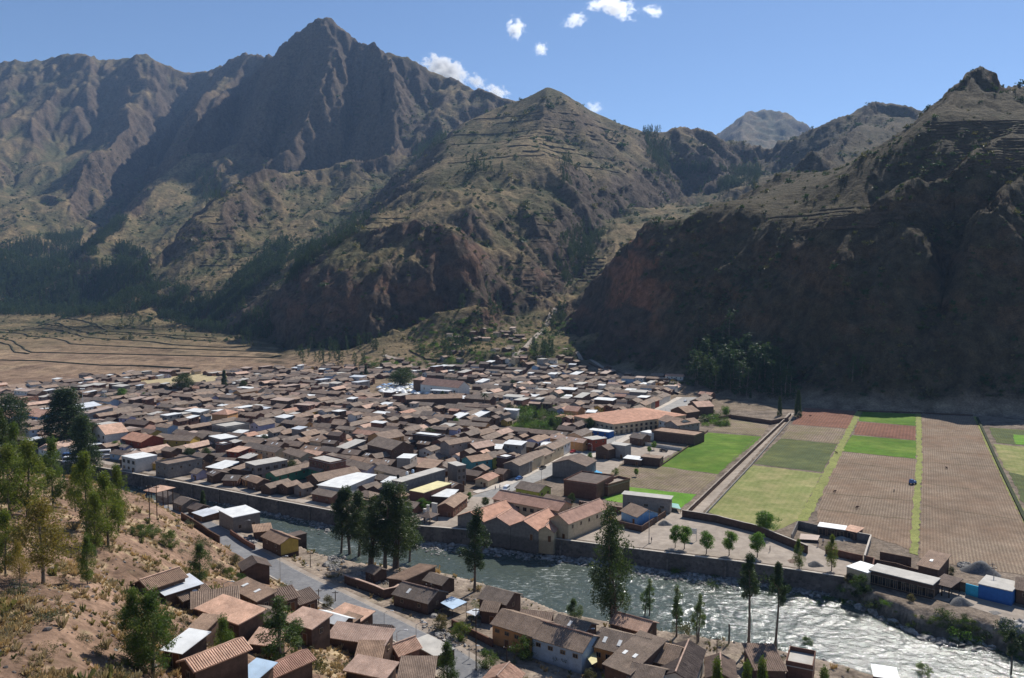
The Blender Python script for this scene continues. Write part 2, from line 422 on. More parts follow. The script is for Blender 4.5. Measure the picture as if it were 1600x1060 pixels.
for lam, amp, seed, dmin, dmax in ((520, 24, 1, 1900, 1e9), (260, 15, 2, 1500, 1e9), (125, 9, 3, 900, 1e9), (62, 5.0, 4, 600, 5200), (30, 2.4, 5, 470, 2900), (14, 1.0, 6, 450, 1500)):
    h2 = erode(HR, lam, amp, seed)
    k = sstep(dmin * .75, dmin * 1.15, YY) * (1 - sstep(dmax * .8, dmax, YY))
    HR = HR + (h2 - HR) * k
# rocky relief
rk = fbm(XX / 90, YY / 90, 5, 11) * 9 + fbm(XX / 26, YY / 26, 3, 21) * 2.4
HR += rk * MTN * np.clip((SL0 - .12) * 1.3, 0.03, 1.2) * sstep(450, 900, YY)
# keep the skylines where they are: add back the low frequency loss near crests
lowd = blur(HR - HBASE, 80, 80); HR -= lowd * MTN * .75

def pull_to_controls():
    """bring the crests and spurs back to their surveyed heights after the erosion"""
    global HR
    hb = blur(HR, 1.5, 2); num = np.zeros_like(HR); den = np.zeros_like(HR); rad = 17.0; k = int(rad * 2.4)
    for (u, v, z) in P2:
        if math.exp(v) < 560 or z < 60: continue
        i = int(round((u - U0) / du)); j = int(round((v - V0) / dv))
        if not (0 <= i < NU and 0 <= j < NV): continue
        d = min(max(z - hb[j, i], -30), 150)
        i0, i1, j0, j1 = max(0, i - k), min(NU, i + k + 1), max(0, j - k), min(NV, j + k + 1)
        w = np.exp(-.5 * (((np.arange(i0, i1) - i) / rad)[None, :] ** 2 + ((np.arange(j0, j1) - j) / rad)[:, None] ** 2))
        num[j0:j1, i0:i1] += w * d; den[j0:j1, i0:i1] += w
    HR = HR + num / np.maximum(den, .85) * MTN
pull_to_controls(); pull_to_controls()
bb = blur(HR, 9, 9); lim = np.where(YY > 1500, 38, 15.0)
ex = HR - bb; HR = np.where((ex > lim) & (MTN > .5), bb + lim + (ex - lim) * .35, HR)
crag = ridged(XX / 150, YY / 150, 5, 31) * sstep(600, 1250, HR)
HR += 34 * (crag - .5 * sstep(600, 1250, HR)) * MTN
# ---- agricultural terraces: real steps in the slope
def terrace(poly, step, drange, hard=0.85):
    global HR
    m = poly_mask_px(poly, XX, YY, HBASE) & (YY > drange[0]) & (YY < drange[1])
    mm = blur(m.astype(float), 2, 3)
    hh = HBASE if hard > .9 else HR
    q = hh / step; fl = np.floor(q); fr = q - fl
    st = (fl + np.clip((fr - .12) / .88, 0, 1) ** 5 * 0.97) * step + (fr) * step * .03
    HR = HR * (1 - mm * hard) + (st) * mm * hard
TERR_R = [(1434, 195), (1480, 186), (1640, 190), (1640, 274), (1436, 272)]
terrace([(1190, 345), (1240, 330), (1300, 320), (1440, 322), (1465, 352), (1455, 366), (1290, 362), (1200, 352)], 5.0, (600, 860), .9)
terrace([(500, 262), (640, 245), (690, 300), (560, 400), (470, 300)], 9.0, (1600, 2800), .55)
terrace([(700, 255), (850, 180), (1000, 215), (960, 260), (860, 262)], 13.0, (1500, 2400), .5)
terrace([(780, 330), (900, 300), (1000, 320), (900, 450), (790, 470)], 8.0, (1000, 1900), .4)
terrace([(300, 470), (420, 330), (520, 300), (470, 400), (360, 480)], 9.0, (1200, 2300), .3)
terrace([(900, 440), (915, 405), (950, 400), (945, 440)], 6.0, (900, 1500), .9)
# left valley field terraces
m = (HBASE > 1.2) & (HBASE < 22) & (YY > 700) & (UU < -.30)
mm = blur(m.astype(float), 3, 3)
q = (HBASE + 1.6 * noise2(XX / 260, YY / 200, 5)) / 2.6; fl = np.floor(q); st = (fl + np.clip(((q - fl) - .80) / .2, 0, 1)) * 2.6
HR = HR * (1 - mm) + st * mm

WZ = -5.0
# ---- the flat valley floor, the river and the near slope
WALL = [(-560, 505), (-400, 432), (-260, 385), PZ(180, 734, .5), PZ(400, 775, .5), PZ(640, 820, .5), PZ(800, 832.5, .5), PZ(1000, 858, .5), PZ(1157, 877, .5), PZ(1320, 901, .5), PZ(1420, 945, .5), PZ(1510, 955, .5), PZ(1600, 985, .5), (210, 150), (300, 100)]
WALL = [(p[0], p[1]) for p in WALL]
NB, NC = -.5, -2.8
NEARB = [(-560, 440), (-400, 372), (-250, 322), PZ(190, 778, NB), PZ(300, 796, NB), PZ(400, 829, NB), PZ(450, 848, NB), PZ(500, 867, NB), PZ(560, 881, NB), PZ(650, 889, NB), PZ(700, 911, NC), PZ(800, 940, NC), PZ(870, 970, NC), PZ(1000, 992, NC), PZ(1100, 1006, NC), PZ(1180, 1015, NC), PZ(1290, 1038, NC), PZ(1400, 1070, NC), (136, 124), (236, 56)]
NEARB = [(p[0], p[1]) for p in NEARB]
def line_y(line, x):
    a = np.array(line); o = np.argsort(a[:, 0]); return np.interp(x, a[o, 0], a[o, 1])
HR[FLAT] = 0
hill = sstep(3.5, 9, HR) * (1 - sstep(430, 470, YY))
HR += hill * (fbm(XX / 14, YY / 14, 4, 41) * .9 + fbm(XX / 3.2, YY / 3.2, 3, 45) * .22)
HR += (1 - hill) * (YY < 250) * fbm(XX / 4, YY / 4, 3, 48) * .12
ROADP = [PZ(20, 742, 2.4), PZ(150, 768, 2.6), PZ(240, 793, 2.8), PZ(300, 812, 3), PZ(345, 836, 3.2), PZ(385, 862, 3.4), PZ(450, 900, 3.6), PZ(520, 935, 3.7), PZ(600, 975, 3.8), PZ(700, 1026, 3.9), PZ(745, 1060, 3.9), PZ(830, 1135, 4.0), PZ(950, 1260, 4.0)]
def road_dist(x, y):
    best = np.full(np.shape(x), 1e9); zb = np.zeros(np.shape(x))
    for (a, b) in zip(ROADP[:-1], ROADP[1:]):
        dx, dy = b[0] - a[0], b[1] - a[1]
        t = np.clip(((x - a[0]) * dx + (y - a[1]) * dy) / (dx * dx + dy * dy), 0, 1)
        d = np.hypot(x - a[0] - t * dx, y - a[1] - t * dy); z = a[2] + t * (b[2] - a[2])
        zb = np.where(d < best, z, zb); best = np.minimum(best, d)
    return best, zb
mr = YY < 420
bd, bz = road_dist(XX[mr], YY[mr])
k = 1 - sstep(5.0, 9.0, bd)
HR[mr] = HR[mr] * (1 - k) + bz * k
wy = line_y(WALL, XX); ny = line_y(NEARB, XX)
isriv = (YY < wy) & (YY > ny - 4.5) & (YY < 560)
t_near = np.clip((YY - (ny - 4.5)) / 5.5, 0, 1)
d_far = wy - YY
river_bed = WZ - 1.6 + sstep(0, 9, 9 - np.clip(d_far, 0, 9)) * 1.9 + fbm(XX / 7, YY / 7, 3, 51) * .5
hn = HR * (1 - t_near) + river_bed * t_near
slope_bank = sstep(88, 96, XX) * sstep(0, 1, 1 - np.clip(d_far + 1.5 * noise2(XX / 5, YY / 5, 77), 0, 9) / 9)
hn = hn * (1 - slope_bank) + (-.2 + .8 * noise2(XX / 2.5, YY / 2.5, 78)) * slope_bank
hn = np.where((d_far < 1.2) & (XX < 90), WZ - 1, hn)
HR = np.where(isriv, np.minimum(hn, HR), HR)
HR = np.where((YY >= wy) & (YY < wy + 60) & (YY < 560), 0.0, HR)

def Hat(x, y):
    x = np.asarray(x, float); y = np.maximum(np.asarray(y, float), 48.5)
    fu = np.clip((x / y - U0) / du, 0, NU - 1.001); fv = np.clip((np.log(y) - V0) / dv, 0, NV - 1.001)
    i = fu.astype(int); j = fv.astype(int); a = fu - i; b = fv - j
    return (HR[j, i] * (1 - a) + HR[j, i + 1] * a) * (1 - b) + (HR[j + 1, i] * (1 - a) + HR[j + 1, i + 1] * a) * b
def H1(x, y): return float(Hat(x, y))
_DS = np.exp(np.linspace(math.log(50), math.log(8800), 4200))
def G(px, py, h=0.0, dmin=50):
    """the place on the ground (raised by h) seen at a pixel of the photograph"""
    a, b = ray(px, py)
    D = _DS[_DS >= dmin]
    zr = CAMZ + b * D; hh = Hat(a * D, D) + h
    k = np.argmax(hh > zr)
    if hh[k] <= zr[k]: k = len(D) - 1
    if k == 0: return (a * D[0], D[0], float(hh[0]) - h)
    d0 = zr[k - 1] - hh[k - 1]; d1 = hh[k] - zr[k]; t = d0 / (d0 + d1 + 1e-9)
    d = D[k - 1] + (D[k] - D[k - 1]) * t
    return (a * d, d, H1(a * d, d))

# ---- adaptive mesh of the land: rows placed where the slope needs them
NCOL, NROW = 1060, 820
uc = np.concatenate([np.linspace(-1.0, -.72, 40)[:-1], np.linspace(-.72, .72, NCOL - 80 + 2)[:-1], np.linspace(.72, 1.0, 40)])
NCOL = len(uc)
fu = (uc - U0) / du; iu = np.clip(fu.astype(int), 0, NU - 2); au = fu - iu
HC = HR[:, iu] * (1 - au) + HR[:, iu + 1] * au
YC = np.exp(vs)[:, None] * np.ones((1, NCOL))
sc_y = (HC - CAMZ) / YC * F
vis = np.maximum.accumulate(sc_y, axis=0)
visible = sc_y >= vis - 3.0
dsy = np.abs(np.diff(sc_y, axis=0)) * (0.15 + 0.85 * visible[1:])
met = dsy + dv * F * 0.16
met = blur(met, 3, 22)
cum = np.concatenate([np.zeros((1, NCOL)), np.cumsum(met, axis=0)]); cum /= cum[-1]
tt = np.linspace(0, 1, NROW)
VR = np.stack([np.interp(tt, cum[:, c], vs) for c in range(NCOL)], 1)
YM = np.exp(VR); XM = uc[None, :] * YM
ZM = Hat(XM, YM)
# fine rocky displacement in three dimensions
hxr, hyr = grads(HR)
def samp(A, x, y):
    fu = np.clip((x / y - U0) / du, 0, NU - 1.001); fv = np.clip((np.log(y) - V0) / dv, 0, NV - 1.001)
    i = fu.astype(int); j = fv.astype(int); a = fu - i; b = fv - j
    return (A[j, i] * (1 - a) + A[j, i + 1] * a) * (1 - b) + (A[j + 1, i] * (1 - a) + A[j + 1, i + 1] * a) * b
SLB = samp(blur(np.hypot(hxr, hyr), 2, 3), XM, YM)
gx = samp(hxr, XM, YM); gy = samp(hyr, XM, YM); nl = np.sqrt(gx * gx + gy * gy + 1)
MT = samp(MTN, XM, YM)
s = np.where(YM > 1400, 1.0, YM / 1400) * 46
d3 = (noise3(XM / s, YM / s, ZM / s * 1.7, 61) + .55 * noise3(XM / s * 2.3, YM / s * 2.3, ZM / s * 3.4, 62) + .3 * noise3(XM / s * 5, YM / s * 5, ZM / s * 7, 63)) * MT * sstep(.45, 1.3, SLB) * (YM / 1400 * 9).clip(3.4, 10)
XM = XM - gx / nl * d3; ZM = ZM + d3 / nl * .5; YM2 = YM - gy / nl * d3
land_verts = np.stack([XM, YM2, ZM], -1).reshape(-1, 3)
# ------------------------------------------------------------------ what grows where (base colours of the land; shade painted into the right mountain and near cliffs)
X, Y, Z = XM, YM, Hat(XM, YM)
def lerp(a, b, t): return a + (b - a) * t[..., None]
def c3(*c): return np.array(c, float)
n1 = fbm(X / 180, Y / 180, 4, 101); n2 = fbm(X / 45, Y / 45, 4, 102); n3 = fbm(X / 11, Y / 11, 3, 103)
straw = c3(.225, .165, .088); olive = c3(.108, .096, .048); rock = c3(.095, .070, .055); redrock = c3(.30, .130, .075); soil = c3(.20, .125, .080)
col = np.ones(X.shape + (3,)) * straw
col = lerp(col, olive, sstep(-.25, .35, n1 * .7 + n2 * .6 + .12 * n3 + .05))
# damp gullies are greener
curv = samp(blur(HR, 6, 8) - blur(HR, 1.5, 2), X, Y)
col = lerp(col, c3(.050, .068, .030), sstep(.5, 6, curv) * .6 * MT)
steep = sstep(.62, 1.15, SLB + .25 * n2)
col = lerp(col, rock * (1 + .35 * n3[..., None]), steep * .85)
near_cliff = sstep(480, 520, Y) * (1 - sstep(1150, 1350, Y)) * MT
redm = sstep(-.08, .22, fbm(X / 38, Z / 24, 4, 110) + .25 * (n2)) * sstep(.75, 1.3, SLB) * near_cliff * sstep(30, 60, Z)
redm = redm * (.38 + .62 * sstep(.05, .2, X / Y)); col = lerp(col, redrock, redm * .85); col = lerp(col, rock * .7, near_cliff * sstep(.8, 1.3, SLB) * (1 - redm) * .55)  # steep rock of the near cliffs painted darker to deepen their shade
ft = fbm(X / 260, Y / 200, 3, 130)
# right mountain and the ridge behind: colour darkened to stand in for grazing light
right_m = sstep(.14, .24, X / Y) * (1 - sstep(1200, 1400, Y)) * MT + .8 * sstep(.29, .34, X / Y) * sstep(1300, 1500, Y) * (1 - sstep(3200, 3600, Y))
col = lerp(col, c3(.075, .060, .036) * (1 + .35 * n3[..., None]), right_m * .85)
# flat valley and its fields on the left
val = (1 - MT) * (Y > 480)
fpat = np.floor(fbm(X / 200, Y / 320, 2, 140) * 7)
fh = (_hash(fpat.astype(np.int64), np.floor(X / 150 + Y / 700).astype(np.int64) + np.floor(Y / 170).astype(np.int64) * 31, 9) & 255) / 255.0
fld = lerp(np.ones(X.shape + (3,)) * c3(.28, .195, .125), c3(.19, .125, .085), fh); fld = lerp(fld, c3(.27, .20, .115), sstep(.1, .5, n1 + n2 * .3) * .7)
fld = lerp(fld, c3(.11, .12, .04), sstep(.30, .5, fbm(X / 130, Y / 60, 3, 144)) * sstep(900, 1300, Y) * .7)
grd_t = c3(.20, .155, .115)
left = sstep(-.10, -.24, UU[0, 0] * 0 + X / Y)
col = lerp(col, fld, val * left); col = lerp(col, np.ones(3) * grd_t * (1 + .2 * n3[..., None]), val * (1 - left) * .85)
# risers of the valley terraces carry dark scrub
ris = sstep(.10, .30, SLB) * (Z < 24) * (Z > .8) * (Y > 650) * (X / Y < -.28)
col = lerp(col, c3(.060, .050, .028), ris * .9)
# near slope: reddish soil with straw grass
near = (Y < 430) * 1.0
n4 = fbm(X / 9, Y / 9, 4, 150); n5 = fbm(X / 2.2, Y / 2.2, 4, 151)
hs = lerp(np.ones(X.shape + (3,)) * c3(.225, .145, .100), c3(.36, .275, .165), sstep(-.02, .36, n4 * .8 + n5 * .5))
hs = lerp(hs, c3(.13, .085, .058), sstep(.15, .45, fbm(X / 5, Y / 5, 3, 160)) * .5)
pale = c3(.26, .215, .170)
hs = lerp(hs, pale * (1 + .25 * n5[..., None]), (1 - sstep(2.5, 9, Z)) * .8)
col = lerp(col, hs, near * sstep(460, 380, Y) if False else near)
wyM = line_y(WALL, X)
town_g = (Y > wyM - 1) & (Y < 520) & (Z < 1)
col = lerp(col, c3(.19, .150, .115) * (1 + .3 * n5[..., None]), town_g * 1.0)
bedm = (Z < -2.5) & (Y < 560)
col = lerp(col, c3(.12, .105, .085) * (1 + .4 * n5[..., None]), bedm * 1.0)
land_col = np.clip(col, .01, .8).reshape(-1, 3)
rough_f = np.stack([MT, steep * MT, near], -1).reshape(-1, 3)

def land_material():
    m, nt, b = new_mat('land')
    L = nt.links
    pos = world_pos(nt)
    att = node(nt, 'ShaderNodeAttribute', attribute_name='Col'); typ = node(nt, 'ShaderNodeAttribute', attribute_name='Typ')
    sep = nt.nodes.new('ShaderNodeSeparateColor'); L.new(typ.outputs['Color'], sep.inputs[0])
    nA = tex_noise(nt, .09, 5, pos, .7); nB = tex_noise(nt, .9, 4, pos, .65); nC = tex_noise(nt, .35, 3, pos, .6)
    spots = ramp(nt, nA, [(.36, .55), (.5, .95), (.66, 1.35)])
    c1 = mixc(nt, 1.0, att.outputs['Color'], spots, 'MULTIPLY')
    fine_ = ramp(nt, nB, [(.3, .62), (.5, 1.0), (.72, 1.4)])
    c2 = mixc(nt, 1.0, c1, fine_, 'MULTIPLY')
    # scattered shrubs on the mountain sides
    vor = nt.nodes.new('ShaderNodeTexVoronoi'); vor.inputs['Scale'].default_value = .13; L.new(pos, vor.inputs['Vector'])
    sh = ramp(nt, vor.outputs['Distance'], [(.18, 1.0), (.34, 0.0)])
    pick = ramp(nt, tex_noise(nt, .012, 4, pos), [(.50, 0.0), (.62, .7)])
    mm = nt.nodes.new('ShaderNodeMath'); mm.operation = 'MULTIPLY'; L.new(sh, mm.inputs[0]); L.new(pick, mm.inputs[1])
    mm2 = nt.nodes.new('ShaderNodeMath'); mm2.operation = 'MULTIPLY'; L.new(mm.outputs[0], mm2.inputs[0]); L.new(sep.outputs[0], mm2.inputs[1])
    c3_ = mixc(nt, mm2.outputs[0], c2, (.040, .055, .025))
    L.new(c3_, b.inputs['Base Color']); b.inputs['Roughness'].default_value = .95; b.inputs['Specular IOR Level'].default_value = .05
    # relief: metres on mountains, centimetres near by
    hM = tex_noise(nt, .11, 6, pos, .68); hN = tex_noise(nt, 1.7, 5, pos, .65)
    b1 = nt.nodes.new('ShaderNodeBump'); b1.inputs['Distance'].default_value = 6.0; L.new(hM, b1.inputs['Height']); L.new(sep.outputs[0], b1.inputs['Strength'])
    b2 = nt.nodes.new('ShaderNodeBump'); b2.inputs['Distance'].default_value = .35; b2.inputs['Strength'].default_value = .7
    L.new(hN, b2.inputs['Height']); L.new(b1.outputs[0], b2.inputs['Normal']); L.new(b2.outputs[0], b.inputs['Normal'])
    return m
M = {}
M['land'] = land_material()
def land_part(name, r0, r1, c0=0, c1=None):
    c1 = c1 or NCOL
    rows = np.arange(r0, r1); cols = np.arange(c0, c1)
    idx = (rows[:, None] * NCOL + cols[None, :])
    vid = idx.ravel(); loc = np.arange(len(vid)).reshape(idx.shape)
    q = np.stack([loc[:-1, :-1], loc[:-1, 1:], loc[1:, 1:], loc[1:, :-1]], -1).reshape(-1, 4)
    me = np_mesh(name, land_verts[vid], q, [M['land']], True)
    vcol(me, 'Col', land_col[vid]); vcol(me, 'Typ', rough_f[vid])
    o = link(name, me); tag(o, kind='structure'); return o
# the rows that lie beyond about 500 m in every column belong to the mountains
rsplit = int(np.median(np.argmax(YM > 560, axis=0)))
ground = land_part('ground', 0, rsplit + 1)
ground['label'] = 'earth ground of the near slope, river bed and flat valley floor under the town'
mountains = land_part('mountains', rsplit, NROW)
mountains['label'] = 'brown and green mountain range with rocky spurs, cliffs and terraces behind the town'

# ------------------------------------------------------------------ haze
def make_haze():
    m = bpy.data.materials.new('haze'); m.use_nodes = True; nt = m.node_tree
    for n in list(nt.nodes):
        if n.type != 'OUTPUT_MATERIAL': nt.nodes.remove(n)
    pv = nt.nodes.new('ShaderNodeVolumePrincipled')
    pv.inputs['Color'].default_value = (.40, .62, 1.0, 1); pv.inputs['Density'].default_value = HAZE
    pv.inputs['Anisotropy'].default_value = 0.1
    nt.links.new(pv.outputs[0], nt.nodes['Material Output'].inputs['Volume'])
    mb = MB(); mb.box(-9800, -30, -14, 9800, 9400, 1720)
    o = mb.build('haze', m); tag(o, 'thin blue air haze filling the valley', kind='stuff'); return o
HAZE = 4.3e-5
make_haze()
# ------------------------------------------------------------------ surface materials
E1 = np.array([math.sin(R(27.5)), math.cos(R(27.5))])       # along the main road, away
E2V = np.array([math.cos(R(27.5)), -math.sin(R(27.5))])     # along the river, to the right and nearer
def surf(name, c1, c2, scale=1.5, rough=.9, bumpd=.02, spec=.15, stops=(.35, .65), var=0.0):
    m, nt, b = new_mat(name)
    p = world_pos(nt)
    n = ramp(nt, tex_noise(nt, scale, 5, p, .65), [(stops[0], 0.0), (stops[1], 1.0)])
    c = mixc(nt, n, c1, c2)
    n2 = ramp(nt, tex_noise(nt, scale * .13, 3, p, .6), [(.3, .82), (.7, 1.18)])
    c = mixc(nt, 1.0, c, n2, 'MULTIPLY')
    if var:
        oi = nt.nodes.new('ShaderNodeObjectInfo')
        r = ramp(nt, oi.outputs['Random'], [(0, 1 - var), (1, 1 + var)])
        c = mixc(nt, 1.0, c, r, 'MULTIPLY')
    nt.links.new(c, b.inputs['Base Color'])
    b.inputs['Roughness'].default_value = rough; b.inputs['Specular IOR Level'].default_value = spec
    if bumpd: bump(nt, b, tex_noise(nt, scale * 3, 4, p), .6, bumpd)
    M[name] = m; return m
def crop_mat(name, a, b2, c, spacing=.95, az=28.2, contrast=.8, patch=.05):
    """soil a with rows of plants b2, patches of c"""
    m, nt, b = new_mat(name); p = world_pos(nt)
    mp = mapping(nt, p, rot=(0, 0, R(az)))
    w = nt.nodes.new('ShaderNodeTexWave'); w.wave_type = 'BANDS'; w.bands_direction = 'X'
    w.inputs['Scale'].default_value = 2 * math.pi / spacing / 20 * 1.0; w.inputs['Distortion'].default_value = 2.4
    w.inputs['Detail'].default_value = 3; w.inputs['Detail Scale'].default_value = 3.0
    nt.links.new(mp, w.inputs[0])
    tuft = tex_noise(nt, 1.6, 4, p, .7)
    add = nt.nodes.new('ShaderNodeMath'); add.operation = 'MULTIPLY_ADD'
    nt.links.new(w.outputs[1], add.inputs[0]); add.inputs[1].default_value = .42 * contrast
    sub = nt.nodes.new('ShaderNodeMath'); sub.operation = 'MULTIPLY'; nt.links.new(tuft, sub.inputs[0]); sub.inputs[1].default_value = .9
    nt.links.new(sub.outputs[0], add.inputs[2])
    f = ramp(nt, add.outputs[0], [(.42, 0.0), (.95, 1.0)])
    col = mixc(nt, f, a, b2)
    pt = ramp(nt, tex_noise(nt, patch, 5, p, .7), [(.42, 0.0), (.66, 1.0)])
    col = mixc(nt, pt, col, mixc(nt, f, tuple(v * .8 for v in c), c))
    col = mixc(nt, 1.0, col, ramp(nt, tex_noise(nt, .02, 3, p), [(.3, .85), (.7, 1.15)]), 'MULTIPLY')
    col = mixc(nt, 1.0, col, ramp(nt, tex_noise(nt, .16, 6, p, .75), [(.3, .78), (.5, 1.0), (.7, 1.25)]), 'MULTIPLY')
    nt.links.new(col, b.inputs['Base Color']); b.inputs['Roughness'].default_value = .95; b.inputs['Specular IOR Level'].default_value = .05
    bump(nt, b, add.outputs[0], .8, .22)
    M[name] = m; return m
surf('asphalt', (.155, .155, .16), (.215, .21, .205), .8, .85, .01)
surf('road_pale', (.25, .24, .225), (.33, .315, .29), .5, .85, .01)
surf('paving', (.42, .37, .31), (.52, .46, .39), .8, .85, .01)
surf('dirt_pale', (.26, .215, .175), (.37, .31, .25), .35, .95, .03)
surf('gravel', (.20, .18, .16), (.36, .33, .29), 3.0, .95, .08)
surf('stone', (.13, .12, .11), (.36, .34, .31), .9, .9, .08, var=.35)
surf('dark_stone', (.05, .045, .04), (.15, .13, .12), 1.2, .9, .08, var=.35)
surf('white_paint', (.70, .69, .66), (.80, .79, .76), 1.0, .7, 0)
crop_mat('crop_brown', (.165, .120, .088), (.30, .235, .165), (.23, .155, .105), patch=.03)
crop_mat('crop_brown2', (.17, .125, .095), (.30, .235, .165), (.22, .19, .10), 1.3)
crop_mat('crop_red', (.16, .085, .06), (.27, .13, .085), (.20, .10, .07), 1.7)
crop_mat('crop_dark', (.085, .085, .045), (.085, .13, .05), (.14, .15, .055), 1.1)
crop_mat('crop_green', (.080, .150, .022), (.120, .215, .030), (.17, .24, .045), 2.4, contrast=.05)
crop_mat('crop_green2', (.11, .24, .03), (.17, .33, .05), (.22, .33, .07), 2.0, contrast=.1)
crop_mat('crop_yellow', (.19, .21, .07), (.30, .31, .13), (.32, .28, .13), 2.2, contrast=.3, patch=.08)
crop_mat('crop_olive', (.16, .15, .06), (.25, .235, .085), (.20, .14, .08), 1.5)
surf('verge', (.15, .17, .045), (.27, .27, .085), 1.2, .95, .08)
surf('drygrass', (.34, .27, .15), (.44, .36, .21), 1.2, .95, .08)

def sheet(name, poly_px, z, mat, label=None, sub=None, px=True):
    base = [PZ(x, y, z) if px else (x, y, z) for x, y in poly_px]; pts_ = []
    rag = .55 if name in ('field', 'grass_strip', 'yard', 'drying_field') else (.25 if name in ('plaza', 'path') else 0)
    for a_, b_ in zip(base, base[1:] + base[:1]):
        n_ = max(1, int(math.dist(a_[:2], b_[:2]) / 2.2)) if rag else 1; ln_ = math.dist(a_[:2], b_[:2]) + 1e-6
        nx_, ny_ = -(b_[1] - a_[1]) / ln_, (b_[0] - a_[0]) / ln_
        for i_ in range(n_):
            t_ = i_ / n_; x_ = a_[0] + (b_[0] - a_[0]) * t_; y_ = a_[1] + (b_[1] - a_[1]) * t_
            o_ = (float(noise2(np.array(x_ / 5), np.array(y_ / 5), 91)) * 1.3 + random.uniform(-.4, .4)) * rag if i_ else 0
            pts_.append((x_ + nx_ * o_, y_ + ny_ * o_, z))
    mb = MB(); mb.add(pts_, [tuple(range(len(pts_)))])
    o = mb.build(name, mat)
    if o.data.polygons[0].normal.z < 0: o.data.flip_normals()
    tag(o, label, kind='structure'); return o
FIELDS = [
 ('crop_green', [(1026, 728), (1106, 676), (1190, 682.5), (1122, 741)], 'bright green crop field beside the grey walls and the lane'),
 ('crop_brown2', [(1110, 673), (1135, 654), (1205, 660), (1191, 681)], 'brown ploughed plot above the bright green field'),
 ('crop_brown2', [(925, 720), (1026, 729), (1122, 742), (1090, 772), (975, 759), (950, 742)], 'brown furrowed plot below the bright green field'),
 ('crop_green2', [(975, 760), (1089, 773), (1062, 795), (950, 783), (942, 776)], 'narrow light green plot beside the roofless brick house'),
 ('crop_red', [(1257, 637.5), (1339, 642.5), (1325, 670), (1236, 663)], 'reddish brown plot at the top of the lane'),
 ('crop_brown2', [(1235, 664), (1323, 671), (1309, 693), (1220, 684)], 'pale stubble plot below the reddish plot by the lane'),
 ('crop_dark', [(1220, 685), (1308, 694), (1285, 738), (1178, 725)], 'dark green plot beside the lane'),
 ('crop_yellow', [(1176, 727), (1284, 740), (1247, 814), (1205, 832), (1102, 799)], 'yellow green mown plot beside the end of the lane'),
 ('crop_green', [(1347, 643.5), (1431, 647), (1431, 666), (1341, 658)], 'small bright green plot at the foot of the dark cliff'),
 ('crop_red', [(1340, 659), (1431, 666.5), (1431, 688), (1334, 679)], 'dark red plot between the two bright green plots'),
 ('crop_green', [(1331, 680), (1432, 689), (1431, 717), (1314, 705)], 'bright green plot below the dark red plot'),
 ('crop_brown', [(1312, 706), (1432, 718), (1425, 862), (1400, 850), (1275, 816), (1286, 765)], 'long brown stubble field with crop rows between two grass strips'),
 ('crop_brown', [(1440, 649), (1524, 651), (1560, 728), (1600, 812), (1645, 905), (1500, 885), (1436, 872), (1441, 720)], 'wide brown stubble field with crop rows beside the dark ditch'),
 ('crop_dark', [(1545, 668), (1625, 674), (1640, 700), (1557, 692)], 'dark plot right of the ditch near the cliff'),
 ('crop_green2', [(1583, 679), (1640, 684), (1650, 697), (1586, 694)], 'small green plot beyond the ditch'),
 ('crop_yellow', [(1552, 694), (1640, 702), (1700, 800), (1572, 735)], 'yellow green meadow right of the ditch'),
 ('crop_dark', [(1576, 738), (1700, 765), (1740, 850), (1605, 800)], 'dark scrubby plot below the meadow right of the ditch'),
]
for i_, (mt, poly, lab) in enumerate(FIELDS): sheet('field', poly, .03 + .004 * i_, M[mt], lab)
surf('ditch', (.07, .06, .035), (.16, .13, .07), 1.5, .95, .05)
for a_, b_, w_ in (((1313, 722), (1434, 736), .5), ((1300, 745), (1432, 756), .4), ((1290, 771), (1430, 783), .5), ((1281, 796), (1424, 812), .5), ((1440, 704), (1551, 711), .4), ((1440, 722), (1558, 730), .45), ((1441, 755), (1572, 771), .5), ((1440, 790), (1590, 812), .4), ((1182, 684), (1122, 741), .4)):
    A_, B_ = PZ(*a_, .115), PZ(*b_, .115); d_ = Vector((B_[1] - A_[1], A_[0] - B_[0], 0)).normalized() * w_ / 2
    mb = MB(); n_ = 30; L_ = []; R_ = []
    for i_ in range(n_ + 1):
        q_ = Vector(A_).lerp(Vector(B_), i_ / n_) + d_.normalized() * float(noise2(np.array(i_ / 4.0), np.array(a_[0] * 1.0), 3)) * .9
        k_ = random.uniform(.5, 1.4); L_.append(tuple(q_ - d_ * k_)); R_.append(tuple(q_ + d_ * k_))
    mb.add(L_ + R_, [(i_, i_ + 1, n_ + 2 + i_, n_ + 1 + i_) for i_ in range(n_)]); tag(mb.build('ditch', M['ditch']), 'narrow dark ditch crossing a brown field', kind='structure')
sheet('grass_strip', [(1339, 642), (1347, 643), (1263, 814), (1245, 814)], .125, M['verge'], 'long green grass strip between the lane plots and the brown field')
sheet('grass_strip', [(1431, 645), (1439.5, 645), (1441, 720), (1435, 868), (1421, 864), (1432, 718)], .13, M['verge'], 'straight green grass strip between the two brown stubble fields')
sheet('grass_strip', [(1521, 651), (1526, 651), (1606, 812), (1600, 818), (1556, 728)], .135, M['verge'], 'grass edge along the dark ditch')
sheet('drying_field', [(202, 597.5), (300, 583), (372, 588), (330, 596), (262, 603)], H1(*PZ(290, 593, 0)[:2]) + .3, M['drygrass'], 'pale yellow straw plot at the edge of town')
sheet('path', [(1233, 645), (1241, 646), (1098, 801), (1074, 798)], .06, M['dirt_pale'], 'straight pale lane between low walls through the fields')
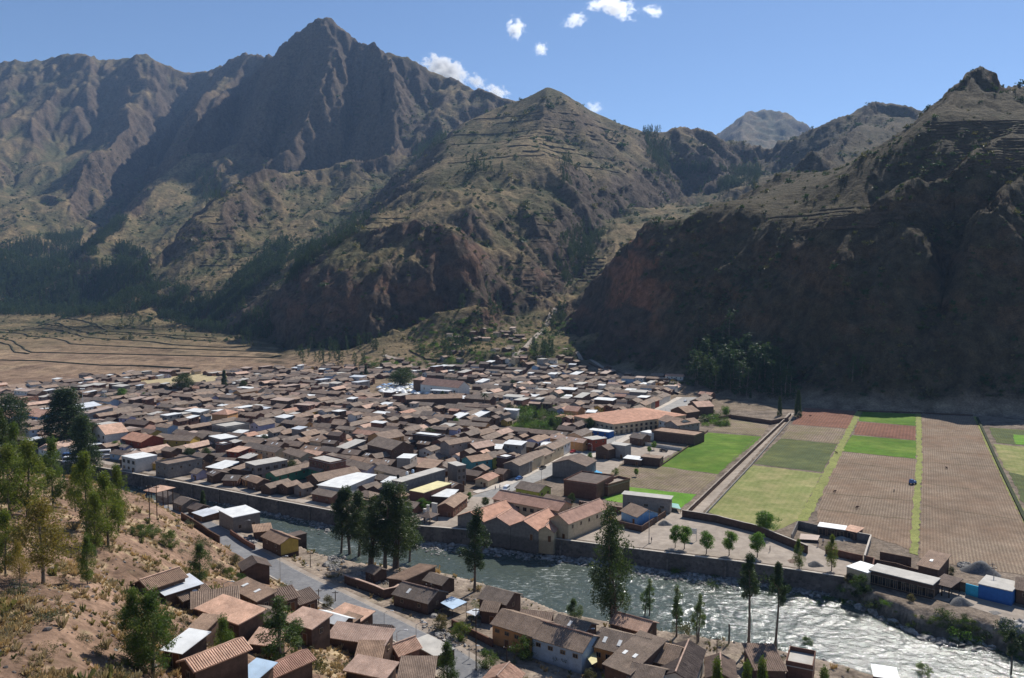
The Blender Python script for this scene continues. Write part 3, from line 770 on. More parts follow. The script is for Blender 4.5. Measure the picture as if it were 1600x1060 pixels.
# town ground surfaces
sheet('road', [(1066, 621), (1097, 621), (905, 718), (865, 742), (815, 762), (775, 778), (735, 776), (795, 757)], .07, M['road_pale'], 'long pale concrete main road running out of town')
def kerb_strip(name, poly, z, mat, lab):
    top = [PZ(x, y, z) for x, y in poly]; n = len(top); mb = MB()
    mb.add(top + [(a, b, -.2) for a, b, c in top], [tuple(range(n))] + [(i, i + n, (i + 1) % n + n, (i + 1) % n) for i in range(n)])
    o = mb.build(name, mat); tag(o, lab, kind='structure'); return o
kerb_strip('pavement', [(1058, 620.5), (1067, 621), (800, 757), (745, 771), (738, 768), (790, 752)], .17, M['paving'], 'raised pale pavement on the town side of the main road')
kerb_strip('pavement', [(1097, 621), (1103, 622), (930, 714), (905, 720), (906, 716.5)], .17, M['paving'], 'raised pale pavement on the field side of the main road')
sheet('plaza', [(735, 776), (775, 778), (800, 785), (770, 800), (752, 815), (741, 822), (700, 826), (668, 821), (640, 817), (640, 805), (690, 800), (715, 785)], .06, M['dirt_pale'], 'pale dirt square at the town end of the main road')
sheet('plaza', [(866, 836), (880, 815), (906, 806), (960, 812), (1000, 820), (1045, 800), (1078, 800), (1180, 833), (1265, 850), (1330, 880), (1321, 899), (1157, 874.5), (1000, 855.5), (900, 843)], .06, M['dirt_pale'], 'wide pale dirt square with young trees above the river wall')
sheet('path', [(-60, 672), (100, 708), (186, 731), (400, 773), (636, 817), (643, 811), (400, 767), (186, 726), (100, 702), (-60, 665)], .05, M['dirt_pale'], 'riverside walk behind the stone river wall')
sheet('yard', [(978, 694), (1066, 701), (1037, 716), (972, 712)], .05, M['dirt_pale'], 'bare earth yard behind the grey walls')
sheet('yard', [(900, 722), (960, 716), (975, 722), (950, 742), (915, 740)], .05, M['dirt_pale'], 'rubble strewn building plot beside the main road')
sheet('path', [(1458, 915), (1530, 930), (1640, 962), (1700, 985), (1640, 990), (1560, 962), (1500, 944), (1455, 935)], .05, M['dirt_pale'], 'dirt track behind the earth bank at the riverside yards')
# the near road, lying on the land
def ribbon(name, line, w0, w1, dz, mat, lab, step=3.0, thick=0.0, smooth=True):
    L = []
    for a, b in zip(line[:-1], line[1:]):
        n = max(1, int(math.dist(a[:2], b[:2]) / step))
        for i in range(n): L.append([a[k] + (b[k] - a[k]) * i / n for k in range(3)])
    L.append(list(line[-1])); A = np.array(L)
    for _ in range(4):
        B = A.copy(); B[1:-1] = (A[:-2] + A[2:] + 2 * A[1:-1]) / 4; A = B
    T = np.gradient(A[:, :2], axis=0); T /= np.linalg.norm(T, axis=1)[:, None]; N = np.stack([T[:, 1], -T[:, 0]], 1)
    mb = MB(); n = len(A)
    l = [(*(A[i, :2] + N[i] * w0), A[i, 2] + dz) for i in range(n)]; r = [(*(A[i, :2] + N[i] * w1), A[i, 2] + dz) for i in range(n)]
    k = 0; mb.add(l + r, [(i, i + 1, n + i + 1, n + i) for i in range(n - 1)])
    if thick:
        l2 = [(x, y, z - thick) for x, y, z in l]; r2 = [(x, y, z - thick) for x, y, z in r]
        mb.add(l + l2, [(i, i + 1, n + i + 1, n + i) for i in range(n - 1)]); mb.add(r + r2, [(i, i + 1, n + i + 1, n + i) for i in range(n - 1)])
    o = mb.build(name, mat); tag(o, lab, kind='structure'); return o
ribbon('road', ROADP, -3.7, 3.7, .06, M['asphalt'], 'grey asphalt road on the near bank running down to the right')
ribbon('kerb', ROADP, 3.72, 3.98, .20, M['paving'], 'low concrete kerb on the river side of the asphalt road', thick=.4)
ribbon('road_edge', ROADP, -5.2, -3.7, .04, M['dirt_pale'], 'dusty verge on the hill side of the asphalt road')
ribbon('road_edge', ROADP, 3.98, 6.6, .04, M['dirt_pale'], 'dusty verge on the river side of the asphalt road')
for o_ in (-3.55, 3.45):
    ribbon('edge_line', ROADP, o_, o_ + .09, .075, M['paving'], 'worn pale edge line of the asphalt road')

def track(pxs, w, label, mat='dirt_pale'):
    L = [list(G(*p)) for p in pxs]
    o = ribbon('path', L, -w / 2, w / 2, .0, M[mat], label, 4.0)
    for v in o.data.vertices: v.co.z = H1(v.co.x, v.co.y) + .7
track([(770, 590), (792, 574), (803, 563), (822, 543), (842, 522), (858, 500), (868, 484)], 6, 'pale track climbing from the town into the ravine')
track([(600, 556), (625, 562), (640, 572), (662, 582)], 5, 'pale earth track above the church')
track([(1062, 616), (1000, 596), (940, 574), (905, 556), (880, 545)], 4, 'thin path along the foot of the right mountain')
# ------------------------------------------------------------------ river
def river():
    m, nt, b = new_mat('river_water'); p = world_pos(nt)
    mp = mapping(nt, p, rot=(0, 0, R(27)), scale=(.35, 1, 1))
    foam = tex_noise(nt, .8, 8, mp, .75)
    big = tex_noise(nt, .035, 3, p, .5)
    ad = nt.nodes.new('ShaderNodeMath'); ad.operation = 'MULTIPLY_ADD'; nt.links.new(big, ad.inputs[0]); ad.inputs[1].default_value = .35; nt.links.new(foam, ad.inputs[2])
    f = ramp(nt, ad.outputs[0], [(.74, 0.0), (.86, .55)])
    c = mixc(nt, f, (.066, .082, .066), (.48, .51, .49))
    nt.links.new(c, b.inputs['Base Color']); b.inputs['Specular IOR Level'].default_value = .5; b.inputs['IOR'].default_value = 1.34
    rr = mixc(nt, f, (.12, .12, .12), (.6, .6, .6)); nt.links.new(rr, b.inputs['Roughness'])
    h = tex_noise(nt, 2.2, 4, mp, .6)
    bump(nt, b, h, 1.0, .19)
    M['water'] = m
    st = .5
    gx_ = np.arange(-360, 175, st); gy_ = np.arange(120, 440, st)
    Xg, Yg = np.meshgrid(gx_, gy_)
    ins = (Yg < line_y(WALL, Xg) + .3) & (Yg > line_y(NEARB, Xg) - 4) & (Yg > 125)
    ca, sa = math.cos(R(27)), math.sin(R(27)); A = Xg * ca - Yg * sa; B = Xg * sa + Yg * ca
    Zg = WZ + .17 * noise2(A / 1.5, B / 1.05, 5) + .13 * noise2(A / 2.6, B / 1.9, 6) + .22 * noise2(A / 8, B / 5, 7)
    idx = np.arange(Xg.size).reshape(Xg.shape)
    q = np.stack([idx[:-1, :-1], idx[:-1, 1:], idx[1:, 1:], idx[1:, :-1]], -1).reshape(-1, 4)
    ok = ins[:-1, :-1] & ins[1:, 1:] & ins[:-1, 1:] & ins[1:, :-1]; q = q[ok.ravel()]
    used = np.unique(q); rm = np.full(Xg.size, -1); rm[used] = np.arange(len(used))
    V = np.stack([Xg, Yg, Zg], -1).reshape(-1, 3)[used]
    o = link('river_water', np_mesh('river_water', V, rm[q], [m])); tag(o, 'fast grey green river glittering in the sun between its banks', kind='structure')
river()

# ------------------------------------------------------------------ stone wall of the river
def masonry(name, c1, c2, mortar, sx=.5, vert=False):
    m, nt, b = new_mat(name); p = obj_pos(nt)
    n = nt.nodes.new('ShaderNodeTexVoronoi'); n.feature = 'DISTANCE_TO_EDGE'; n.inputs['Scale'].default_value = 1.0 / sx; nt.links.new(p, n.inputs['Vector'])
    n2 = nt.nodes.new('ShaderNodeTexVoronoi'); n2.inputs['Scale'].default_value = 1.0 / sx; nt.links.new(p, n2.inputs['Vector'])
    g = nt.nodes.new('ShaderNodeSeparateColor'); nt.links.new(n2.outputs['Color'], g.inputs[0])
    c = mixc(nt, g.outputs[0], c1, c2)
    e = ramp(nt, n.outputs['Distance'], [(.02, 1.0), (.09, 0.0)]); c = mixc(nt, e, c, mortar)
    c = mixc(nt, 1.0, c, ramp(nt, tex_noise(nt, .12, 4, p), [(.3, .6), (.7, 1.25)]), 'MULTIPLY')
    nt.links.new(c, b.inputs['Base Color']); b.inputs['Roughness'].default_value = .95
    bump(nt, b, n.outputs['Distance'], .8, .12); M[name] = m; return m
masonry('river_masonry', (.10, .085, .075), (.20, .165, .14), (.15, .135, .12), .9)
WL = [p for p in WALL[:10]]
def wall_line():
    root = empty('river_wall', (*WL[5], 0), 0, 'long dark stone retaining wall with pale coping along the town bank of the river', 'retaining wall')
    ox, oy = WL[5]
    def strip(off0, off1, z0, z1, name, mat, parent, a=0, b=None, step=4.0, jit=0):
        L = []
        for p, q in zip(WL[:-1], WL[1:]):
            n = max(1, int(math.dist(p, q) / step)); L += [(p[0] + (q[0] - p[0]) * i / n, p[1] + (q[1] - p[1]) * i / n) for i in range(n)]
        L.append(WL[-1]); A = np.array(L) - (ox, oy)
        T = np.gradient(A, axis=0); T /= np.linalg.norm(T, axis=1)[:, None]; N = np.stack([T[:, 1], -T[:, 0]], 1)   # towards the river
        mb = MB(); n = len(A); ring = []
        for (o_, z_) in ((off0, z1), (off1, z1), (off1 + .5 * (z1 - z0 > 1), z0), (off0, z0)):
            ring.append([(*(A[i] + N[i] * o_), z_ + (random.uniform(-jit, jit))) for i in range(n)])
        mb.add(sum(ring, []), [(k * n + i, k * n + i + 1, ((k + 1) % 4) * n + i + 1, ((k + 1) % 4) * n + i) for k in range(4) for i in range(n - 1)] + [(0, n, 2 * n, 3 * n), (n - 1, 4 * n - 1, 3 * n - 1, 2 * n - 1)])
        return mb.build(name, mat, parent), A, N
    w, A, N = strip(-.3, .4, WZ - 2, .35, 'wall', M['river_masonry'], root)
    strip(-.4, .5, .36, .52, 'coping', M['paving'], root, jit=.02)
    for i in range(6, len(A) - 1, 4):      # buttresses
        mb = MB(); mb.box(-.35, 0, WZ - 1, .35, .75, .2); ang = math.atan2(N[i][1], N[i][0]) - math.pi / 2
        mb.build('buttress', M['river_masonry'], w, (*(A[i] + N[i] * .35), 0), ang)
wall_line()

# ------------------------------------------------------------------ scattering of uncountable things through geometry nodes
def rock_mesh(name, seed, mat, sub=2, flat=.7):
    import bmesh
    bm = bmesh.new(); bmesh.ops.create_icosphere(bm, subdivisions=sub, radius=.5); rr = random.Random(seed)
    o = Vector((rr.uniform(-9, 9), rr.uniform(-9, 9), rr.uniform(-9, 9)))
    from mathutils import noise as mn
    for v in bm.verts:
        v.co *= 1 + .45 * mn.noise(v.co * 2.2 + o) ; v.co.z *= flat
        v.co = Vector((round(v.co.x * 5) / 5 * .35 + v.co.x * .65, round(v.co.y * 5) / 5 * .35 + v.co.y * .65, v.co.z))
    me = bpy.data.meshes.new(name); bm.to_mesh(me); bm.free(); me.materials.append(mat); return me
def scatter_stuff(name, pos, scl, protos, label, rotx=0.0, seed=1):
    """one object of kind stuff: many small pieces standing on given points"""
    n = len(pos); rg = np.random.default_rng(seed)
    col = bpy.data.collections.new(name + '_pieces')
    for i, me in enumerate(protos):
        o = bpy.data.objects.new('%s_piece_%02d' % (name, i), me); col.objects.link(o)
    me = bpy.data.meshes.new(name); me.vertices.add(n); me.vertices.foreach_set('co', np.asarray(pos, np.float32).ravel())
    sc = np.asarray(scl, np.float32);
    if sc.ndim == 1: sc = np.stack([sc, sc, sc], 1)
    a = me.attributes.new('scl', 'FLOAT_VECTOR', 'POINT'); a.data.foreach_set('vector', sc.ravel())
    rot = np.stack([rg.uniform(-rotx, rotx, n), rg.uniform(-rotx, rotx, n), rg.uniform(0, 6.283, n)], 1).astype(np.float32)
    a = me.attributes.new('rot', 'FLOAT_VECTOR', 'POINT'); a.data.foreach_set('vector', rot.ravel())
    a = me.attributes.new('pick', 'INT', 'POINT'); a.data.foreach_set('value', rg.integers(0, len(protos), n).astype(np.int32))
    ob = link(name, me)
    ng = bpy.data.node_groups.new(name, 'GeometryNodeTree')
    ng.interface.new_socket('Geometry', in_out='INPUT', socket_type='NodeSocketGeometry')
    ng.interface.new_socket('Geometry', in_out='OUTPUT', socket_type='NodeSocketGeometry')
    gi = ng.nodes.new('NodeGroupInput'); go = ng.nodes.new('NodeGroupOutput')
    iop = ng.nodes.new('GeometryNodeInstanceOnPoints'); ci = ng.nodes.new('GeometryNodeCollectionInfo')
    ci.inputs['Collection'].default_value = col; ci.inputs['Separate Children'].default_value = True; ci.inputs['Reset Children'].default_value = True
    iop.inputs['Pick Instance'].default_value = True
    def att(nm, typ):
        x = ng.nodes.new('GeometryNodeInputNamedAttribute'); x.data_type = typ; x.inputs['Name'].default_value = nm; return x.outputs['Attribute']
    ng.links.new(gi.outputs[0], iop.inputs['Points']); ng.links.new(ci.outputs[0], iop.inputs['Instance'])
    ng.links.new(att('pick', 'INT'), iop.inputs['Instance Index'])
    e2r = ng.nodes.new('FunctionNodeEulerToRotation'); ng.links.new(att('rot', 'FLOAT_VECTOR'), e2r.inputs[0]); ng.links.new(e2r.outputs[0], iop.inputs['Rotation'])
    ng.links.new(att('scl', 'FLOAT_VECTOR'), iop.inputs['Scale'])
    ng.links.new(iop.outputs[0], go.inputs[0])
    md = ob.modifiers.new('scatter', 'NODES'); md.node_group = ng
    tag(ob, label, kind='stuff'); return ob
ROCKS = [rock_mesh('rock_%d' % i, i, M['stone'], 2) for i in range(4)]
DROCKS = [rock_mesh('dark_rock_%d' % i, 10 + i, M['dark_stone'], 2) for i in range(3)]
def river_rocks():
    pos = []; sc = []
    rg = np.random.default_rng(3)
    def far(px0, px1, n, wmax, smax):
        for _ in range(n):
            px_ = rg.uniform(px0, px1); p0 = PZ(px_, 700, 0); x = (px_ - 800) / F * 255
            for _k in range(3): x = (px_ - 800) / F * (float(line_y(WALL, x)) - 5)
            d = .8 + abs(rg.normal(0, .5)) * wmax; y = float(line_y(WALL, x)) - d
            s = rg.gamma(2.0, smax / 3) + .15
            pos.append((x, y, WZ - .25 + .25 * max(0, 1 - d / wmax) + s * .12)); sc.append((s * rg.uniform(.8, 1.5), s * rg.uniform(.8, 1.2), s * rg.uniform(.5, .9)))
    far(180, 340, 120, 1.5, .6); far(335, 500, 620, 4.5, .7); far(480, 700, 2000, 9, .62); far(640, 830, 1300, 7, .8); far(820, 1000, 1100, 5, .8); far(980, 1160, 1500, 8, .7); far(1150, 1330, 500, 4, .9); far(1400, 1620, 1400, 8, 1.1)
    x = rg.uniform(-120, 110, 1500); y = line_y(NEARB, x) + rg.normal(-1.0, 1.2, 1500); z = Hat(x, y); s = rg.gamma(2, .2, 1500) + .1
    for i in range(1500): pos.append((x[i], y[i], max(z[i], WZ - .2) + s[i] * .1)); sc.append((s[i], s[i], s[i] * .7))
    scatter_stuff('river_boulders', pos, sc, ROCKS, 'pale grey boulders and cobbles heaped along the water edge', .5, 4)
river_rocks()
# ------------------------------------------------------------------ materials of houses
def tile_mat(name, a, b2, lichen=(.30, .27, .22), lf=.25):
    m, nt, b = new_mat(name); p = obj_pos(nt)
    oi = nt.nodes.new('ShaderNodeObjectInfo')
    n1 = ramp(nt, tex_noise(nt, 3.2, 5, p, .75), [(.32, 0.0), (.68, 1.0)])
    c = mixc(nt, n1, a, b2)
    n2 = ramp(nt, tex_noise(nt, .45, 4, p, .65), [(.3, .72), (.7, 1.25)]); c = mixc(nt, 1.0, c, n2, 'MULTIPLY')
    n3 = ramp(nt, tex_noise(nt, 1.1, 6, p, .8), [(.60, 0.0), (.72, lf * 2)]); c = mixc(nt, n3, c, lichen)
    r = ramp(nt, oi.outputs['Random'], [(0, (.80, .82, .86)), (.5, (1, 1, 1)), (1, (1.18, 1.08, 1.0))]); c = mixc(nt, 1.0, c, r, 'MULTIPLY')
    nt.links.new(c, b.inputs['Base Color']); b.inputs['Roughness'].default_value = .9
    bump(nt, b, tex_noise(nt, 4.5, 4, p, .7), .7, .06)
    M[name] = m
tile_mat('tile_old', (.150, .115, .090), (.285, .225, .178))
tile_mat('tile_brown', (.200, .140, .104), (.345, .255, .190))
tile_mat('tile_salmon', (.40, .255, .185), (.57, .41, .32), (.50, .42, .35))
tile_mat('tile_new', (.37, .205, .145), (.47, .29, .21), (.46, .32, .25), .1)
tile_mat('tile_dark', (.115, .087, .072), (.21, .155, .122), (.28, .25, .21), .35)
def wmat(name, c, dirt=.55, scale=.9, rough=.92, spec=.1, base=.6):
    m, nt, b = new_mat(name); p = obj_pos(nt)
    n1 = ramp(nt, tex_noise(nt, scale, 5, p, .7), [(.3, dirt), (.62, 1.0), (.8, 1.12)])
    cc = mixc(nt, 1.0, (*c, 1), n1, 'MULTIPLY')
    n2 = ramp(nt, tex_noise(nt, scale * 6, 3, p, .7), [(.3, .86), (.7, 1.12)]); cc = mixc(nt, 1.0, cc, n2, 'MULTIPLY')
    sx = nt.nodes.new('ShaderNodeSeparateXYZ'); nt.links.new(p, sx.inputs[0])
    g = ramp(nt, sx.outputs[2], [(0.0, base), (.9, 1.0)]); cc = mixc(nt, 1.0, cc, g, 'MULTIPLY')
    oi = nt.nodes.new('ShaderNodeObjectInfo'); r = ramp(nt, oi.outputs['Random'], [(0, .85), (1, 1.15)]); cc = mixc(nt, 1.0, cc, r, 'MULTIPLY')
    nt.links.new(cc, b.inputs['Base Color']); b.inputs['Roughness'].default_value = rough; b.inputs['Specular IOR Level'].default_value = spec
    bump(nt, b, tex_noise(nt, 5, 4, p, .7), .5, .03)
    M[name] = m
WC = dict(adobe=(.135, .085, .062), brick=(.20, .105, .075), grey=(.25, .225, .20), white=(.66, .63, .57), cream=(.55, .43, .28), yellow=(.52, .36, .09),
          orange=(.56, .30, .13), blue=(.36, .46, .56), teal=(.12, .33, .32), green=(.09, .27, .16), lime=(.42, .45, .10), lavender=(.42, .40, .52), red=(.26, .065, .038),
          deepblue=(.04, .13, .36), cyan=(.05, .42, .62), concrete=(.33, .305, .275), skyblue=(.20, .36, .58))
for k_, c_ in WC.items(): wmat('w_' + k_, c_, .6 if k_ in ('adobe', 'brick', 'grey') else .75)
def sheetmat(name, c, rough=.42, metal=0.0, rust=(.35, .22, .13), rf=.35, rib=0.0):
    m, nt, b = new_mat(name); p = obj_pos(nt)
    n1 = ramp(nt, tex_noise(nt, .9, 6, p, .75), [(.56, 0.0), (.74, rf)]); c1 = mixc(nt, n1, c, rust)
    n2 = ramp(nt, tex_noise(nt, .35, 4, p, .6), [(.3, .82), (.7, 1.1)]); c1 = mixc(nt, 1.0, c1, n2, 'MULTIPLY')
    nt.links.new(c1, b.inputs['Base Color']); b.inputs['Roughness'].default_value = rough; b.inputs['Metallic'].default_value = metal
    b.inputs['Specular IOR Level'].default_value = .35; M[name] = m
sheetmat('tin', (.58, .60, .62), .5); sheetmat('tin_white', (.74, .74, .71), .55, rf=.15); sheetmat('tin_blue', (.42, .54, .66), .5)
sheetmat('slab', (.46, .43, .38), .85, rust=(.26, .23, .2), rf=.6); sheetmat('tin_rust', (.40, .30, .24), .7, rf=.9)
sheetmat('tarp_blue', (.03, .33, .60), .5, rf=.05); sheetmat('tarp_green', (.20, .42, .36), .5, rf=.2); sheetmat('canvas', (.80, .80, .77), .8, rf=.05); sheetmat('canvas_yellow', (.68, .60, .32), .8, rf=.05)
sheetmat('canvas_blue', (.25, .40, .62), .8, rf=.05); sheetmat('plastic_yellow', (.66, .36, .06), .5, rf=.1)
def flat_mat(name, c, rough=.5, spec=.3, metal=0):
    m, nt, b = new_mat(name); b.inputs['Base Color'].default_value = (*c, 1); b.inputs['Roughness'].default_value = rough
    b.inputs['Specular IOR Level'].default_value = spec; b.inputs['Metallic'].default_value = metal; M[name] = m
flat_mat('glass_dark', (.015, .017, .02), .15, .5); flat_mat('wood', (.16, .075, .035), .8, .1); flat_mat('wood_dark', (.055, .035, .025), .9, .1)
flat_mat('frame', (.30, .22, .15), .8, .1); flat_mat('metal', (.45, .45, .44), .5, .4, .3); flat_mat('pole_wood', (.11, .075, .055), .9, .1)
flat_mat('rubber', (.02, .02, .02), .8, .1); flat_mat('chrome', (.6, .6, .6), .3, .5, .8); flat_mat('lamp', (.75, .75, .72), .4, .4)
for n_, c_ in dict(car_white=(.75, .75, .74), car_silver=(.45, .47, .48), car_black=(.02, .02, .022), car_blue=(.06, .15, .35), car_red=(.35, .03, .03), car_yellow=(.65, .42, .04), machine=(.75, .36, .03)).items(): flat_mat(n_, c_, .25, .5)
for n_, c_ in dict(cloth_dark=(.04, .04, .06), cloth_red=(.4, .05, .05), cloth_blue=(.06, .1, .3), cloth_pale=(.5, .48, .44), skin=(.30, .17, .11), hair=(.02, .015, .01), cow=(.07, .04, .03), cow_pale=(.35, .25, .17)).items(): flat_mat(n_, c_, .9, .1)

# ------------------------------------------------------------------ house parts
def slab(mb, a, b, c, d, thick=.14, rib=0.0, amp=.05, sag=.0, mi=0, seed=0):
    """roof slope: a-b along the eave, d-c along the ridge; ribbed like rows of barrel tiles when rib > 0"""
    a, b, c, d = map(Vector, (a, b, c, d))
    n = (b - a).cross(d - a); n = (b - a).cross(((c + d) / 2 - a)) if n.length < 1e-4 else n; n.normalize()
    if n.z < 0: n = -n
    L = (b - a).length
    nu = max(2, int(L / rib) * 3) if rib else max(2, int(L / 2.5))
    nvv = 4 if rib else 3
    k = len(mb.v); rr = random.Random(seed); ph = rr.uniform(0, 9)
    for j in range(nvv + 1):
        t = j / nvv; p0 = a.lerp(d, t); p1 = b.lerp(c, t)
        for i in range(nu + 1):
            s_ = i / nu; q = p0.lerp(p1, s_)
            o = 0
            if rib and i % 3 == 0 and j == 0: pass
            if rib: o = rr.uniform(-.012, .012) + amp * (1 if i % 3 == 1 else (.75 if i % 3 == 2 else -.6))
            o += sag * (math.sin(s_ * 3.1 * L / 6 + ph) * .5 + math.sin(s_ * L * .9 + ph * 2) * .25 - math.sin(s_ * math.pi) * .4)
            mb.v.append(tuple(q + n * (thick + o)))
    base = len(mb.v)
    W_ = nu + 1
    for j in range(nvv):
        for i in range(nu):
            mb.f.append((k + j * W_ + i, k + j * W_ + i + 1, k + (j + 1) * W_ + i + 1, k + (j + 1) * W_ + i)); mb.m.append(mi)
    # underside and edges
    per = [j_ for j_ in range(W_)] + [j * W_ + nu for j in range(1, nvv + 1)] + [nvv * W_ + i for i in range(nu - 1, -1, -1)] + [j * W_ for j in range(nvv - 1, 0, -1)]
    low = []
    for i_ in per:
        v = Vector(mb.v[k + i_]); low.append(len(mb.v)); mb.v.append(tuple(v - n * (thick + .02)))
    m_ = len(per)
    for i in range(m_):
        mb.f.append((k + per[i], low[i], low[(i + 1) % m_], k + per[(i + 1) % m_])); mb.m.append(mi)
    mb.f.append(tuple(reversed(low))); mb.m.append(mi)

_wcache = {}
def window_mesh(w, h, mat='frame', door=False):
    k = (round(w, 1), round(h, 1), mat, door)
    if k not in _wcache:
        w, h = k[0], k[1]; t = .09
        mb = MB()
        mb.box(-w / 2, -.07, 0, -w / 2 + t, .02, h); mb.box(w / 2 - t, -.07, 0, w / 2, .02, h); mb.box(-w / 2 + t, -.07, h - t, w / 2 - t, .02, h)
        if not door: mb.box(-w / 2 + t, -.09, 0, w / 2 - t, .02, t); mb.box(-.03, -.05, t, .03, .02, h - t)
        p = MB(); p.box(-w / 2 + t, -.02, t if not door else 0, -.03 if not door else w / 2 - t, .02, h - t)
        if not door: p.box(.03, -.02, t, w / 2 - t, .02, h - t)
        both = MB(); both.v = list(mb.v); both.f = list(mb.f); both.m = [0] * len(mb.f); both.add(p.v, p.f, 1)
        _wcache[k] = (mb.mesh('window_frame', [M[mat]]), p.mesh('pane', [M['wood'] if door else M['glass_dark']]), both.mesh('window', [M[mat], M['wood'] if door else M['glass_dark']]))
    return _wcache[k]
def put_window(root, x, y, z, rz, w, h, near, mat='frame', door=False):
    fm, pm, bm_ = window_mesh(w, h, mat, door)
    if near:
        o = link('door' if door else 'window', fm, root, (x, y, z), rz); link('panel' if door else 'pane', pm, o)
    else: link('door' if door else 'window', bm_, root, (x, y, z), rz)

def walls_into(mb, L, W, h, rise, kind, base=-1.5, mi=0, front=0.0):
    z = h
    if kind == 'gable':
        mb.add([(0, 0, base), (L, 0, base), (L, W, base), (0, W, base), (0, 0, z), (L, 0, z), (L, W, z), (0, W, z), (0, W / 2, z + rise), (L, W / 2, z + rise)],
               [(0, 1, 5, 4), (2, 3, 7, 6), (1, 2, 6, 9, 5), (3, 0, 4, 8, 7), (4, 5, 9, 8), (6, 7, 8, 9)], mi)
    elif kind == 'cross':
        mb.add([(0, 0, base), (L, 0, base), (L, W, base), (0, W, base), (0, 0, z), (L, 0, z), (L, W, z), (0, W, z), (L / 2, 0, z + rise), (L / 2, W, z + rise)],
               [(0, 1, 5, 8, 4), (1, 2, 6, 5), (2, 3, 7, 9, 6), (3, 0, 4, 7), (5, 6, 9, 8), (7, 4, 8, 9)], mi)
    elif kind == 'shed':
        mb.add([(0, 0, base), (L, 0, base), (L, W, base), (0, W, base), (0, 0, z), (L, 0, z), (L, W, z + rise), (0, W, z + rise)],
               [(0, 1, 5, 4), (2, 3, 7, 6), (1, 2, 6, 5), (3, 0, 4, 7), (4, 5, 6, 7)], mi)
    else:
        mb.box(0, 0, base, L, W, z, mi)
def roof_into(mb, L, W, h, rise, kind, o=.45, rib=0.0, sag=.05, mi=0, seed=0, thick=.14, par=0):
    if kind == 'gable':
        dz = o * rise / (W / 2)
        slab(mb, (-o, -o, h - dz), (L + o, -o, h - dz), (L + o, W / 2, h + rise), (-o, W / 2, h + rise), thick, rib, .05, sag, mi, seed)
        slab(mb, (L + o, W + o, h - dz), (-o, W + o, h - dz), (-o, W / 2, h + rise), (L + o, W / 2, h + rise), thick, rib, .05, sag, mi, seed)
    elif kind == 'cross':
        dz = o * rise / (L / 2)
        slab(mb, (-o, W + o, h - dz), (-o, -o, h - dz), (L / 2, -o, h + rise), (L / 2, W + o, h + rise), thick, rib, .05, sag, mi, seed)
        slab(mb, (L + o, -o, h - dz), (L + o, W + o, h - dz), (L / 2, W + o, h + rise), (L / 2, -o, h + rise), thick, rib, .05, sag, mi, seed)
    elif kind == 'shed':
        dz = o * rise / W
        slab(mb, (-o, -o, h - dz), (L + o, -o, h - dz), (L + o, W + o, h + rise + dz), (-o, W + o, h + rise + dz), thick, rib, .05, sag, mi, seed)
    elif kind == 'hip':
        i = min(W / 2, L / 2); dz = o * rise / i
        slab(mb, (-o, -o, h - dz), (L + o, -o, h - dz), (L - i, W / 2, h + rise), (i, W / 2, h + rise), thick, rib, .05, 0, mi, seed)
        slab(mb, (L + o, W + o, h - dz), (-o, W + o, h - dz), (i, W / 2, h + rise), (L - i, W / 2, h + rise), thick, rib, .05, 0, mi, seed)
        slab(mb, (L + o, -o, h - dz), (L + o, W + o, h - dz), (L - i + .01, W / 2, h + rise), (L - i, W / 2, h + rise), thick, rib, .05, 0, mi, seed)
        slab(mb, (-o, W + o, h - dz), (-o, -o, h - dz), (i, W / 2, h + rise), (i + .01, W / 2, h + rise), thick, rib, .05, 0, mi, seed)
    else:
        mb.box(-.15, -.15, h, L + .15, W + .15, h + .2, mi)
TAKEN = []       # footprints of houses: (cx, cy, ux, uy, L, W)
def free_spot(cx, cy, ux, uy, L, W, m=.15):
    for (bx, by, vx, vy, L2, W2) in TAKEN:
        dx, dy = bx - cx, by - cy
        if dx * dx + dy * dy > ((L + W + L2 + W2) * .5) ** 2: continue
        ok = False
        for (ax, ay) in ((ux, uy), (-uy, ux), (vx, vy), (-vy, vx)):
            pa = abs(ax * ux + ay * uy) * L / 2 + abs(ax * -uy + ay * ux) * W / 2
            pb = abs(ax * vx + ay * vy) * L2 / 2 + abs(ax * -vy + ay * vx) * W2 / 2
            if abs(dx * ax + dy * ay) > pa + pb - m: ok = True; break
        if not ok: return False
    return True
HOUSES = []; WS = .74
